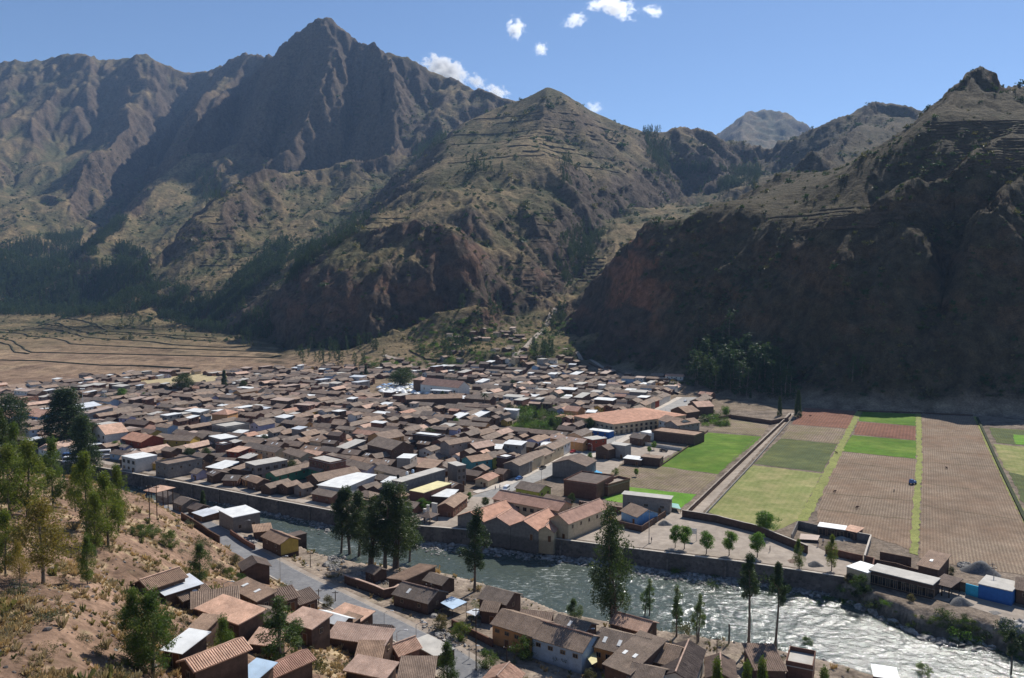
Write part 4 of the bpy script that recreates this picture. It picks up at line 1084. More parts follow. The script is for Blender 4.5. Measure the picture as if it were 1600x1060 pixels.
def build_house(p, ang, L, W, h, rise, kind, roof, wall, name='house', label=None, cat='house', group=None, win=None, o=.45, sky=0, ridge=False, parapet=0, posts=False, ribs=None, extra=None, sag=.05, doors=0, sidewin=None):
    """p: front left corner on the ground; ang: direction of the front"""
    D = math.hypot(p[0], p[1]); near = D < 235
    ux, uy = math.cos(ang), math.sin(ang)
    TAKEN.append((p[0] + ux * L / 2 - uy * W / 2, p[1] + uy * L / 2 + ux * W / 2, ux, uy, L, W))
    root = empty(name, p, ang, label, cat, group)
    tiled = roof.startswith('tile')
    if ribs is None: ribs = (.30 if D < 150 else .42 if D < 260 else 0) if tiled else 0
    if not posts:
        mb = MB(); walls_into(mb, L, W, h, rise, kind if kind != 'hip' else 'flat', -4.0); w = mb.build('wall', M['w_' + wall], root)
    else:
        w = root
        for (x, y) in ((.2, .2), (L - .2, .2), (L - .2, W - .2), (.2, W - .2), (L / 2, .2), (L / 2, W - .2)):
            mb = MB(); mb.box(x - .12, y - .12, -5, x + .12, y + .12, h + (rise * y / W if kind == 'shed' else .1)); mb.build('post', M['wood_dark'], root)
    mb = MB(); sd = int(abs(p[0] * 13 + p[1] * 7)) % 9999
    roof_into(mb, L, W, h, rise, kind, o, ribs, sag if tiled else 0, 0, sd, .14 if tiled else .06)
    r = mb.build('roof', M[roof], root)
    if parapet and kind == 'flat':
        q = MB(); t = .18
        for b in ((-.15, -.15, L + .15, -.15 + t), (-.15, W + .15 - t, L + .15, W + .15), (-.15, -.15 + t, -.15 + t, W + .15 - t), (L + .15 - t, -.15 + t, L + .15, W + .15 - t)):
            q.box(b[0], b[1], h + .2, b[2], b[3], h + .2 + parapet)
        q.build('parapet', M['w_' + wall], root)
    if ridge and kind in ('gable', 'cross'):
        q = MB(); zt = h + rise + .22
        if kind == 'gable': q.tube([(-o, W / 2, zt), (L / 3, W / 2, zt + .02), (L + o, W / 2, zt)], [.17] * 3, 6)
        else: q.tube([(L / 2, -o, zt), (L / 2, W / 3, zt + .02), (L / 2, W + o, zt)], [.17] * 3, 6)
        q.build('ridge_cap', M['tile_salmon'], r)
    if sky:
        rr = random.Random(sd)
        for i in range(sky):
            t0 = (i + .5 + rr.uniform(-.2, .2)) / sky
            q = MB()
            if kind == 'gable':
                x = t0 * (L - 1.5) + .2; y0 = W * .12; y1 = y0 + 1.4; z = lambda y: h + rise * y / (W / 2) + .24
                q.add([(x, y0, z(y0)), (x + .75, y0, z(y0)), (x + .75, y1, z(y1)), (x, y1, z(y1)), (x, y0, z(y0) - .08), (x + .75, y0, z(y0) - .08), (x + .75, y1, z(y1) - .08), (x, y1, z(y1) - .08)], [(0, 1, 2, 3), (0, 4, 5, 1), (1, 5, 6, 2), (2, 6, 7, 3), (3, 7, 4, 0)])
            elif kind == 'shed':
                x = t0 * (L - 1.5) + .2; y0 = W * .35; y1 = y0 + 1.3; z = lambda y: h + rise * y / W + .24
                q.add([(x, y0, z(y0)), (x + .75, y0, z(y0)), (x + .75, y1, z(y1)), (x, y1, z(y1)), (x, y0, z(y0) - .08), (x + .75, y0, z(y0) - .08), (x + .75, y1, z(y1) - .08), (x, y1, z(y1) - .08)], [(0, 1, 2, 3), (0, 4, 5, 1), (1, 5, 6, 2), (2, 6, 7, 3), (3, 7, 4, 0)])
            else: continue
            q.build('skylight', M['tin_white'], r)
    rr = random.Random(sd + 1)
    if win is None:
        win = []
        if h > 2.6 and rr.random() < .75 and not posts:
            n = max(1, int(L / rr.uniform(3, 5))); win.append((n, h - 1.75 if h < 4.2 else h - 1.9, .9, 1.0))
            if h > 4.6: win.append((n, .9, .9, 1.2))
    for (n, z, w_, h_) in win:
        for i in range(n): put_window(root, (i + .5) * L / n, -.02, z, 0, w_, h_, near)
    if sidewin is None and h > 2.8 and not posts and D < 420: sidewin = [(max(1, int(W / 4)), h - 1.8, .9, 1.0)] if rr.random() < .6 else []
    for (n, z, w_, h_) in (sidewin or []):
        for i in range(n): put_window(root, L + .02, (i + .5) * W / n, z, math.pi / 2, w_, h_, near)
    nd = doors or (1 if (rr.random() < .6 and not posts and D < 420) else 0)
    for i in range(nd): put_window(root, (i + .5) * L / nd + L / (3.2 * nd) - .4, -.02, 0, 0, 1.1, 2.0, near, 'frame', True)
    HOUSES.append((D, root)); return root
def hs(e1x, e1y, e2x, e2y, W, h, kind='gable', roof='tile_old', wall='adobe', label='', rise=None, g=None, **kw):
    """house given by the two ends of its front eave in the photograph (they become places on the ground), depth and height"""
    if g is None:
        W *= WS
        a = G(e1x, e1y, h); b = G(e2x, e2y, h); z = min(H1(a[0], a[1]), H1(b[0], b[1]))
        zt = (a[2] + b[2]) / 2 + h; a = PZ(e1x, e1y, zt); b = PZ(e2x, e2y, zt); z = (zt - h)
    else:
        a = PZ(e1x, e1y, g + h); b = PZ(e2x, e2y, g + h); z = g
    L = math.dist(a[:2], b[:2]); ang = math.atan2(b[1] - a[1], b[0] - a[0])
    if rise is None: rise = {'gable': W * .22, 'cross': L * .22, 'shed': W * .18, 'hip': min(L, W) * .22}.get(kind, 0)
    return build_house((a[0], a[1], z), ang, L, W, h, rise, kind, roof, wall, label=label, **kw)
# ------------------------------------------------------------------ houses one can single out in the photograph
# near slope, lower left and centre
hs(233,920,289,901,6,3.0,'gable','tile_brown','adobe','tiled adobe barn at the top of the near hamlet, beside a white metal roof',ridge=True)
hs(259,929,313,912,5.5,3.1,'shed','tin','adobe','lean-to with white and pale blue metal sheets between two tiled roofs on the near slope',rise=.6)
hs(286,938,327,923,4.5,2.8,'gable','tile_brown','adobe','small tiled house with one skylight and a white post porch on the near slope',sky=1,win=[(2,1.2,.8,.9)])
hs(301,950,371,940,4,3.0,'shed','tile_brown','adobe','low ribbed tile roof just behind the big plain salmon roof on the slope',rise=1.3)
hs(309,951,373,974.5,6.5,3.4,'shed','tile_salmon','adobe','big adobe house with one plain salmon roof slope among the slope houses',rise=.5,sidewin=[])
hs(293,985,317,987.5,5.5,2.0,'shed','tile_brown','adobe','tiny mud shed with a brown roof below the big salmon roof',rise=.6,win=[])
hs(257,1014,284,1019,6,2.3,'shed','tin_white','adobe','shed with a bright white metal roof behind the double eucalyptus',rise=.5,win=[])
hs(283,1033,305,1046,9.5,2.7,'cross','tile_salmon','adobe','house with coarse striped barrel tiles next to the white metal shed',win=[(1,1,.9,1)])
hs(381,891,421,884,7,3.0,'cross','tile_dark','adobe','dark adobe gable house at the bend of the asphalt road',win=[],rise=1.3)
hs(358,917,402,939,5,2.9,'shed','tile_brown','adobe','flat looking brown roof with two pale skylights below the road bend',sky=2,rise=.6)
hs(391,959,418,970,5,2.8,'gable','tile_old','adobe','small grey tiled house wedged behind the thin young eucalyptus')
hs(437,940,465,932,4,2.9,'shed','tile_dark','adobe','left one of two dark ribbed roofs close under the asphalt road',rise=1.2)
hs(468,944,496,934,4,2.9,'shed','tile_dark','adobe','right one of two dark ribbed roofs close under the asphalt road',rise=1.2)
hs(444,970,487,982,6.4,3.3,'shed','tile_salmon','adobe','long salmon roofed house with dark front wall in the middle of the hamlet',rise=.6,sag=.09)
hs(491,964,533,976,4.6,3.0,'gable','tin_white','adobe','house patched with white, red and yellow metal sheets beside the asphalt road',sky=0)
hs(518,958,562,971,5.5,3.0,'shed','tile_salmon','adobe','wide salmon roof with an open dark gap, nearest to the asphalt road',rise=.5)
hs(524,972,543,978,5,2.8,'shed','tile_brown','adobe','small brown shed roof behind the patched metal roof',rise=.5,win=[])
hs(513,995,600,1007,5,3.2,'shed','tile_salmon','adobe','long shed with a tall dark blank wall and wavy salmon tile edge',rise=1.0,win=[],doors=0,ribs=.42)
hs(566,991,606,993,5,3.2,'gable','tile_dark','adobe','dark pyramid like tile roof behind the long salmon shed',rise=1.2)
hs(606,1013,623,1023,6.5,3.0,'cross','tile_salmon','brick','brick house with folded salmon tile roof beside the two lamp posts',ridge=True,rise=1.2)
hs(557,1028,594,1028,5,2.3,'shed','tile_brown','brick','brick hut with a mossy brown roof below the long salmon shed',rise=1.1,win=[])
hs(541,1047,601,1059,5,2.2,'shed','tile_salmon','adobe','salmon tile roof with one orange board at the bottom edge',rise=.6)
hs(622,1069,674,1069,8,2.6,'shed','tile_brown','adobe','brown roof with an orange patch left of the bushy conifer at the bottom',rise=1.6)
hs(639,1004,680,1027,5,2.3,'flat','slab','adobe','flat concrete roof slab lying beside the asphalt road',win=[],g=3.9)
hs(391,1004,430,1008,4,2.2,'shed','tile_salmon','adobe','small salmon roof on a mud hut behind the young eucalyptus pair',rise=.8,win=[])
hs(404,1047,425,1058,9,2.6,'cross','tile_new','adobe','reddish striped tile roof behind the young eucalyptus pair at the bottom',win=[])
hs(372,1056,398,1062,5,2.0,'shed','tin_blue','adobe','low shed of pale blue corrugated sheet at the bottom edge',rise=.4,win=[])
hs(660,1052,720,1066,6,2.6,'gable','tile_salmon','adobe','tile roof just behind the bushy conifer at the bottom',rise=1.2) if False else None
hs(755,1062,800,1072,7,2.6,'cross','tile_salmon','adobe','salmon hip roof at the bottom edge beside the road end',rise=1.3,win=[],ridge=True)
# between road and river
WS = 1.0
_y = hs(410,838,438,850,6,3.7,'gable','tile_brown','adobe','roadside house with a yellow gable wall and brown tile roof',ridge=True,sidewin=[])
_L = TAKEN[-1][4]; _W = TAKEN[-1][5]; _m = MB(); _m.add([(_L + .02, .15, .2), (_L + .02, _W - .15, .2), (_L + .02, _W - .15, 3.6), (_L + .02, _W / 2, 3.6 + _W * .2), (_L + .02, .15, 3.6)], [(0, 1, 2, 3, 4)]); _m.add([(_L + .05, .15, .2), (_L + .05, _W - .15, .2), (_L + .05, _W - .15, 3.6), (_L + .05, _W / 2, 3.6 + _W * .2), (_L + .05, .15, 3.6)], [(0, 1, 2, 3, 4)])
_m.build('gable_render', M['w_yellow'], _y)['label'] = 'yellow painted plaster of the gable wall'
hs(455,840,479,834,4,3.2,'flat','tile_dark','adobe','dark box house right behind the yellow gable house',win=[])
hs(398,832,424,829,6,3.0,'shed','tile_brown','adobe','brown roof left of the yellow gable house by the water',rise=.5)
hs(342,798,364,809.5,9,4.9,'flat','tin_white','grey','grey brick building with a bright white flat roof on the near river bank',win=[],parapet=0,sidewin=[(2,1,1,1.2)])
hs(245,773,261,777,5,2.8,'gable','tile_old','grey','grey brick cabin with a window beside the open salmon pavilion')
hs(271,784,285,789,6,2.9,'gable','tile_old','grey','grey brick cabin with red shutters, second from the salmon pavilion')
hs(294,793,307,797,5,2.4,'gable','tile_dark','adobe','small dark cabin between the grey cabins and the white sheds by the river')
hs(302,801,318,807,5,2.2,'shed','tin','adobe','lower of two pale metal sheds behind the brown road wall',rise=.3,win=[])
hs(320,797,334,802,4,2.2,'shed','tin_white','adobe','white metal shed touching the dark cypress by the river',rise=.3,win=[])
hs(227,766,244,769,7,3.0,'hip','tile_salmon','adobe','open pavilion with a salmon hip roof standing at the water',posts=True)
hs(571,891,585,897,4,2.8,'gable','tile_old','adobe','little grey roofed hut inside the walled stone yard')
hs(632,907,680,885,5.5,3.6,'shed','tile_brown','adobe','long brown roof with a dark end wall beside the walled stone yard',rise=-.6,win=[])
hs(615,928,668,942,7.5,3.0,'gable','tile_old','adobe','long grey tiled house with a blue tarpaulin under its eave',sky=1,ridge=True)
hs(663,906,690,914,5,3.0,'gable','tile_old','adobe','grey tiled house above the one with the blue tarpaulin, nearest the water')
hs(749,934,790,944,7,4.2,'gable','tile_old','adobe','riverside house with a dark brick end wall and grey tiles above the canopies')
hs(752,953,775,956,5,3.2,'gable','tile_old','adobe','low tiled annex in front of the riverside house with dark end wall',win=[])
hs(769.5,974,831,993,8,4.7,'gable','tile_old','orange','long ochre two storey house with a row of four dark windows',win=[(4,2.9,1.2,.9)],doors=2,sidewin=[])
hs(832,995,909,1018,8,4.7,'gable','tile_old','blue','long pale blue house with four dark windows and a brown base',win=[(4,2.9,1.2,.9)],sky=0,sidewin=[],ridge=True)
hs(812,967,858,972,5,3.2,'gable','tile_brown','adobe','brown roof between the ochre house and the river',win=[])
hs(863,977,911,991,6,3.2,'gable','tile_old','adobe','tiled roof with one skylight behind the pale blue house',sky=1,win=[])
hs(955,973,1008,988,6,3.0,'gable','tile_salmon','adobe','salmon roofed house standing alone at the water beside the tall eucalyptus',ridge=True)
hs(928,1009,1003,1028,9,4.6,'gable','tile_old','orange','long tiled wing with three skylights and a wooden gallery over the courtyard',sky=3,ridge=False,win=[(5,2.4,1.1,1.1)],doors=3)
hs(945,1038,984,1053,13,4.4,'shed','tile_old','adobe','sloping tiled wing with two skylights, right beside the open courtyard',sky=2,rise=2.0,win=[(1,1.4,1.2,1.2)])
hs(1005,1028,1052,1040,8.5,4.2,'gable','tile_old','adobe','tiled wing above the small blue walled light well',win=[(2,1.2,1.6,1.6)])
hs(1030,1056,1082,1066,14,3.8,'cross','tile_dark','white','dark grey roof with one straight pale ridge at the dirt lane',ridge=True,win=[])
hs(983,1057,1030,1068,6,4.0,'gable','tile_old','blue','tiled house at the bottom edge right of the courtyard')
hs(1105,1058,1148,1063,8,3.0,'cross','tile_dark','adobe','dark roof with a pale ridge line right of the dirt lane',ridge=True,win=[])
hs(1181,1047,1227,1048,9,3.0,'shed','tile_dark','adobe','dark streaky roof left of the white flat roof at the bottom',rise=1.0,win=[])
hs(1229,1040,1269,1048,7,3.2,'flat','slab','brick','brick box with a whitish flat roof and a brown parapet on the river bank',parapet=.9,win=[])
hs(1368,1056,1402,1061,4,2.4,'shed','tin_white','adobe','small white roofed hut at the bottom edge on the river bank',rise=.3,win=[])
# right bank, right hand side
hs(1435,883,1465,890,10,4.2,'shed','tile_brown','adobe','tall adobe house with a folded brown roof at the lower end of the grass strip',rise=1.5,sky=1,win=[],sidewin=[],g=0)
hs(1358,891,1457,915,6.5,3.8,'flat','slab','adobe','long open fronted riverside building under a whitish flat roof',g=0,win=[(8,.4,3.0,2.4)],sidewin=[])
hs(1323,886,1355,896,7,3.4,'flat','tin_white','cream','white roofed cream house at the end of the river wall',g=0)
hs(1364,909,1409,920,2,-1.0,'flat','tin_white','adobe','narrow white awning below the long open fronted building',g=0,win=[],sidewin=[]) if False else None
hs(1426,924,1458,931,6,.4,'shed','tile_dark','teal','lower riverside room with a teal shutter under the long white roof',g=0,win=[],rise=.3) if False else None
hs(1459,911,1484,918,7,3.0,'shed','tile_dark','adobe','collapsing grey roof on poles beside the long white roof',g=0,posts=True,rise=.5)
hs(1529,913,1581,925,8.5,3.8,'flat','slab','deepblue','riverside workshop with a whitish flat roof and a deep blue front wall',g=0,win=[],sidewin=[])
hs(1588,920,1640,930,8,3.8,'gable','tile_old','adobe','grey tiled house at the right edge beside the blue workshop',g=0)
hs(1278,823,1320,829,5,2.8,'flat','tin_white','adobe','white roofed open shed inside the walled gravel yard',g=0,win=[(3,.2,2.2,2.2)])
hs(1320,828,1338,832,5,2.7,'shed','tile_salmon','adobe','small salmon roofed shed inside the walled gravel yard',g=0,rise=.3,win=[(1,.2,1.8,2)])
# around the school by the river
_s = dict(g=0, ribs=0, sag=0)
hs(771,779,872,798,9,5.8,'gable','tile_new','cream','long two storey back wing of the riverside school with cream gallery',win=[(9,3.3,1.6,1.4)],doors=4,ridge=True,**_s)
hs(858,811,888,818,24,5.8,'cross','tile_new','cream','right end wing of the riverside school with small windows on a cream wall',win=[],sidewin=[(5,3.6,.9,1.2)],rise=2.2,ridge=True,**_s)
hs(715,806,757,816,27,3.6,'cross','tile_new','grey','leftmost gabled wing of the riverside school on the river wall',win=[],sidewin=[],rise=2.4,ridge=True,**_s)
hs(757.5,816,797,821.5,11,3.6,'cross','tile_new','grey','second gabled wing of the riverside school counted from the square',win=[],sidewin=[],rise=2.2,ridge=True,**_s)
hs(797.5,821.5,840,829,26,3.6,'cross','tile_new','grey','third and deepest gabled wing of the riverside school',win=[],sidewin=[],rise=2.4,ridge=True,**_s)
hs(840.5,829,865,831.5,8,3.4,'cross','tile_new','cream','smallest gabled porch wing of the riverside school by the round tree',win=[],sidewin=[(1,1,1,1.2)],doors=1,rise=1.6,ridge=True,**_s)
hs(806,762,842,769,8,4.2,'gable','tile_old','lime','lime green house behind the riverside school',g=0,win=[(3,1.4,1.5,1.4)])
hs(845,783,872,789,8,3.0,'gable','tile_old','grey','grey roofed house right of the lime green house',g=0)
hs(971,798,996,808,9,3.2,'gable','tile_brown','skyblue','small house with sky blue gable wall behind the pale square',g=0)
hs(973,772,1047,780,3.5,5.6,'shed','slab','grey','long narrow grey wall building with bays beside the light green plot',g=0,rise=.2,win=[(3,1.8,1.6,1)])
hs(881,752,932,759,17,6,'flat','tile_dark','brick','tall brick compound whose roof is strewn with debris',g=0,parapet=.5,win=[],sidewin=[])
hs(932.5,757,950,761,14,4,'flat','dirt_pale','brick','lower roofless brick yard behind the debris strewn compound',g=0,parapet=.9,win=[],sidewin=[])
hs(863,723.5,915,729,13,6.2,'cross','tile_dark','grey','big grey block gable building beside the main road',g=0,win=[],sidewin=[],rise=2.2)
hs(905,755,943,757,6,6.6,'shed','tile_salmon','brick','salmon roof behind the debris strewn brick compound',g=0,rise=.5,win=[]) if False else None
hs(931,700,950,703,8,5,'cross','tile_dark','adobe','dark gable house left of the bare concrete block by the road',g=0,win=[])
hs(950.5,694,977,697.5,6,6.3,'flat','slab','concrete','bare concrete block standing alone beside the main road',g=0,win=[],sidewin=[])
hs(975,716,1001,719,5,3,'shed','tin_white','adobe','shed with a shining metal strip roof beside the bare concrete block',g=0,rise=.4,win=[])
hs(1001,714,1031,717,6,4,'flat','tile_brown','adobe','dark adobe shed at the corner of the bright green field',g=0,win=[])
hs(1018,674,1085,682,13,5,'flat','tile_brown','adobe','wide dark adobe compound above the bare earth yard',g=0,parapet=.4,win=[])
hs(984,683,1003,686,8,4,'gable','tile_old','adobe','small grey tiled house left of the wide dark compound',g=0)
hs(1001,675,1018,678,7,4,'flat','tin_white','white','white roofed house at the main road before the wide dark compound',g=0)
hs(1029,656,1057,663,11,6,'gable','tile_brown','white','white two storey house with dark windows beside the main road',g=0,win=[(4,3.6,1.2,1.1),(4,1,1.2,1.2)])
hs(1058,665,1093,660,9,6,'gable','tile_brown','grey','grey tiled house joined to the white two storey house',g=0)
hs(1048,641,1072,645,12,5,'cross','tile_brown','adobe','brown gable house, first on the field side above the white two storey house',g=0)
hs(1075,632,1090,636,12,5.5,'cross','tile_salmon','adobe','salmon gable house near the far end of the main road',g=0)
hs(897,650,959,663,58,6.4,'hip','tile_new','cream','huge hip roofed market hall with arcades along the main road',g=0,win=[(9,3.4,1.6,1.4)],sidewin=[(15,3.4,1.8,1.5),(15,.4,1.8,2.1)],rise=4,ribs=0,sag=0)
hs(881,641,902,643,10,6.4,'gable','tile_new','orange','small salmon roofed two storey house left of the huge market hall',g=0)
hs(868,651,896,655,6,4,'shed','tile_new','brick','low salmon lean-to at the corner of the huge market hall',g=0,rise=.5)
hs(858,684,911,692,6,4.6,'gable','tile_salmon','orange','long salmon roof with skylights left of the main road',g=0,sky=3)
hs(911,684,926,688,9,6.0,'flat','slab','red','dark red two storey house at the main road',g=0)
hs(918,672,951,676,6,3.6,'flat','tin_white','deepblue','white roofed shop with a deep blue side next to the market hall',g=0)
# river row of the old town, left to right
hs(190,713,212,718,10,6.2,'flat','tin_white','white','white two storey building with a glazed upper floor at the river wall',g=0,win=[(3,3.6,2.0,1.6),(3,1,1.6,1.2)])
hs(224,722,243,724,8,3.2,'gable','tile_brown','yellow','small brown roofed yellow kiosk house by the river wall',g=0)
hs(243,724,262,729,16,5.5,'flat','tile_brown','grey','tall building with a bare brick side wall near the river wall',g=0,parapet=.8)
hs(295,717,312,719,9,5.0,'gable','tile_brown','adobe','brown gable house behind the pale stone embankment path',g=0)
hs(323,730,347,733,11,3.2,'shed','tin_white','adobe','bright white metal roof beside the brown box house at the wall',g=0,rise=.8,win=[])
hs(362,732,391,736,8,4.6,'shed','tile_brown','adobe','brown box house with a blank wall at the river wall',g=0,rise=.6,win=[])
hs(397,734,410,737,20,4.0,'cross','tile_old','adobe','long grey roof running back from the river, left of the green courtyard',g=0)
hs(415,741,431,744,26,4.4,'cross','tile_old','green','green walled left wing of the riverside courtyard house',g=0)
hs(433,724,480,738,6,4.4,'gable','tile_old','green','green walled back wing of the riverside courtyard house',g=0) if False else None
hs(468,727,500,737,6.5,4.4,'gable','tile_old','green','back wing of the green courtyard house',g=0)
hs(479,746,498,752,20,4.4,'cross','tile_old','adobe','right wing of the green courtyard house, with a brown end wall',g=0)
hs(497,758,537,763,22,4.2,'shed','tin_white','white','large bright white metal roof by the river wall',g=0,rise=.5,win=[],sidewin=[])
hs(383,723,399,728,15,7.2,'flat','slab','grey','grey three storey house with long balconies above the riverside roofs',g=0,win=[(2,4.6,1.6,1.4),(2,1.6,1.6,1.4)],sidewin=[(4,4.6,2.0,1.4),(4,1.8,2.0,1.4)])
hs(443,706,470,715,7,5.4,'gable','tile_old','cream','cream house with small windows behind the green courtyard',g=0)
hs(483,717,516,725,8,8.2,'flat','slab','brick','three storey brick shell with open window holes',g=0,win=[(5,5.8,1.2,1.5),(5,3.2,1.2,1.5),(5,.7,1.2,1.5)],parapet=.5)
hs(517,719,539,726,7,5,'gable','tile_old','cream','cream house right of the brick shell',g=0)
hs(540,726,574,735,7,5,'gable','tile_old','lavender','lavender white house with a row of windows near the large white roof',g=0)
hs(380,698,430,707,7,5,'gable','tile_old','cream','long cream house with many small windows behind the grey balcony house',g=0)
hs(190,685,221,691,12,5.6,'gable','tile_new','red','dark red walled house with a plain reddish hip roof',g=0,rise=2.4,ribs=0)
hs(144,673,165,679,11,7.5,'cross','tile_salmon','white','white hotel with balconies and zigzag salmon gables',g=0,win=[(3,4.8,1.8,1.6),(3,1.8,1.8,1.6)],ribs=0)
hs(255,687,297,689,8,5.0,'gable','tile_old','yellow','long yellow house with tiny windows',g=0)
hs(354,705,372,707,8,5,'shed','tile_salmon','red','red walled house with a salmon roof among grey roofs',g=0,rise=.8)
hs(326,682,345,687,9,6,'flat','tin_white','grey','house with a clean white metal roof above the yellow house row',g=0)
hs(331,665,352,669,15,6.5,'flat','slab','grey','tall unfinished concrete block with a salmon parapet line',g=0,parapet=.6)
hs(331,647,355,648,11,7,'hip','tile_new','orange','bright orange hip roof sticking out of the grey roofs',g=0)
hs(147,663,165,665,9,6.5,'flat','slab','grey','square grey concrete block right of the big dark cypress',g=0)
hs(31,648,62,652,18,5,'gable','tile_new','skyblue','sky blue school house with a wide orange roof',g=0,rise=2.6,ribs=0)
hs(-8,650,16,653,16,5,'gable','tile_new','skyblue','second sky blue school house at the left edge',g=0,rise=2.4,ribs=0)
hs(116,640,158,633,14,5,'gable','tin','white','long pale sports hall roof behind the big dark cypress',g=0,ribs=0,rise=2)
hs(85,702,120,693,9,4,'gable','tile_salmon','white','long salmon roofed house between the dark trees at the left',g=0,ribs=0)
hs(60,701,84,706,8,4,'gable','tile_salmon','white','salmon roofed house left of the parked buses',g=0,ribs=0)
hs(25,626,60,620,9,5,'flat','tile_brown','brick','half built brown brick block near the left edge',g=0,parapet=.5)
# near the square
hs(684,791,708,793,15,3.8,'cross','tile_brown','brick','low stone house with a brown roof at the corner of the square',g=0,win=[],sidewin=[(4,1,.9,1.4)])
hs(676,775,704,777,8,3.4,'shed','tin_white','adobe','dark open shed with a white sheet awning behind the corner house',g=0,rise=.7,win=[])
hs(612,751,628,754,26,7.2,'flat','slab','grey','long grey concrete block with water tanks on its roof',g=0,win=[],sidewin=[])
hs(640,767,662,771,17,5.4,'flat','canvas_yellow','brick','brick block with a cream roof terrace above the riverside trees',g=0,win=[])
hs(585,733,630,745,7,5.2,'gable','tile_old','cream','long cream and yellow house left of the grey concrete block',g=0)
hs(586,748,612,753,6,3.2,'gable','tile_old','brick','low brick house before the long cream and yellow house',g=0)
hs(651,730,677,732,10,6,'shed','tile_brown','adobe','tall house with a single curved brown roof slope',g=0,rise=1.2)
hs(620,716,641,717,9,7.4,'flat','tin_white','concrete','smooth concrete tower house with a glaring white roof',g=0)
hs(714,729,728,727,8,8.4,'flat','slab','grey','three storey grey brick house near the top of the square',g=0,win=[(2,5.6,1.2,1.5),(2,2.8,1.2,1.5)])
hs(737,722,769,717,8,5.2,'gable','tile_brown','teal','turquoise house with a hip like brown roof',g=0)
hs(770,715,782,713,8,5.4,'gable','tile_old','lime','pale green house right of the turquoise house',g=0)
hs(574,694,612,703,13,6.4,'gable','tile_old','adobe','big dark barn like house in the middle of the old town',g=0,win=[])
hs(598,687,631,681,12,5.6,'gable','tile_brown','orange','orange walled house with small dark windows',g=0)
hs(688,692,702,695,14,8.0,'cross','tile_brown','grey','tall grey gable house with two pale skylights',g=0,win=[])
hs(726,697,744,701,12,5.4,'cross','tile_salmon','adobe','brown gable house with three skylights right of the tall grey gable',g=0)
hs(720,790,735,790,4,3,'hip','tile_old','adobe','x',g=0) if False else None
hs(653,806,672,809,5,2.6,'hip','tile_dark','brick','small hip roofed kiosk by the river wall near the square',g=0,posts=True)
hs(553,773,577,777,6,2.6,'hip','tile_brown','brick','open hip roofed shelter on the riverside walk',g=0,posts=True)
# church and cloister of the square
def church():
    a = PZ(655, 602, 7 + 4); g = H1(a[0], a[1]); 
    r = hs(657,600,716,606,13,8.5,'gable','tile_new','white','white church with a long salmon roof and dark buttress tower',g=g,name='church',cat='church',win=[(5,4.2,1.1,1.8)],doors=1,ribs=0,rise=4.2,sidewin=[])
    b = PZ(644, 596, g + 11); ang = r.rotation_euler[2]
    mb = MB(); mb.box(-9, 1, -2, -.1, 10, 11.5); mb.build('tower', M['w_adobe'], r)
    q = MB(); roof_into(q, 9, 9, 0, 2, 'hip', .6, 0); o = q.build('tower_roof', M['tile_salmon'], r, (-9.05, 1, 11.5))
church()
gch = H1(-40, 590)
hs(635,624,722,622,10,6.5,'gable','tile_brown','adobe','long dark walled house with a wide brown roof in front of the market',g=0,win=[],ribs=0)
hs(726,622,765,625,9,6.0,'gable','tile_old','adobe','grey roof continuing the long dark house behind the palm',g=0)
CURATED = len(HOUSES)

# ------------------------------------------------------------------ rows of houses along the main road, then the rest of the old town
O0 = np.array([0.0, 255.0])
def st(s, t): q = O0 + E2V * s + E1 * t; return q
ang2 = math.atan2(E2V[1], E2V[0])
WALLK = ['adobe'] * 16 + ['brick'] * 5 + ['grey'] * 4 + ['cream'] * 2 + ['white'] * 2 + ['orange', 'yellow', 'lavender', 'blue']
ROOFK = ['tile_old'] * 26 + ['tile_brown'] * 14 + ['tile_dark'] * 8 + ['tile_salmon'] * 3 + ['tin', 'tin_white', 'tin_white', 'tile_new', 'tin_rust', 'slab', 'slab']
rt = random.Random(11)
specs = []
def cand(s, t, L, W, along, h=None, roof=None, wall=None, kind=None, jitter=.035):
    """s, t: town coordinates of the centre; along: ridge runs along the river direction (True) or away (False)"""
    q = st(s, t)
    ang = ang2 + (0 if along else 0) + rt.gauss(0, jitter)
    if kind is None: kind = 'gable' if along else 'cross'
    Lx, Wy = (L, W) if along else (W, L)
    ux, uy = math.cos(ang), math.sin(ang)
    if not free_spot(q[0], q[1], ux, uy, Lx, Wy, .3): return False
    roof = roof or ('tin_white' if L < 7 and rt.random() < .045 else rt.choice(ROOFK)); wall = wall or rt.choice(WALLK)
    h = h or rt.choice([2.4, 2.6, 2.8, 3.0, 3.3, 3.7, 4.6, 5.2])
    if roof in ('slab', 'tin', 'tin_white', 'tin_blue', 'tin_rust'): kind = rt.choice(['flat', 'shed', 'shed']); wall = rt.choice(['grey', 'brick', 'adobe', 'white', 'concrete']); h = rt.choice([3, 3.4, 5.8, 6.4])
    c = (q[0] - ux * Lx / 2 + uy * Wy / 2, q[1] - uy * Lx / 2 - ux * Wy / 2)
    g = H1(q[0], q[1])
    TAKEN.append((q[0], q[1], ux, uy, Lx, Wy))
    rise = (Wy if kind == 'gable' else Lx) * rt.uniform(.17, .25) if kind in ('gable', 'cross') else Wy * .1
    specs.append(dict(p=(c[0], c[1], g), ang=ang, L=Lx, W=Wy, h=h, rise=rise, kind=kind, roof=roof, wall=wall, D=math.hypot(*q), s=s, t=t))
    return True
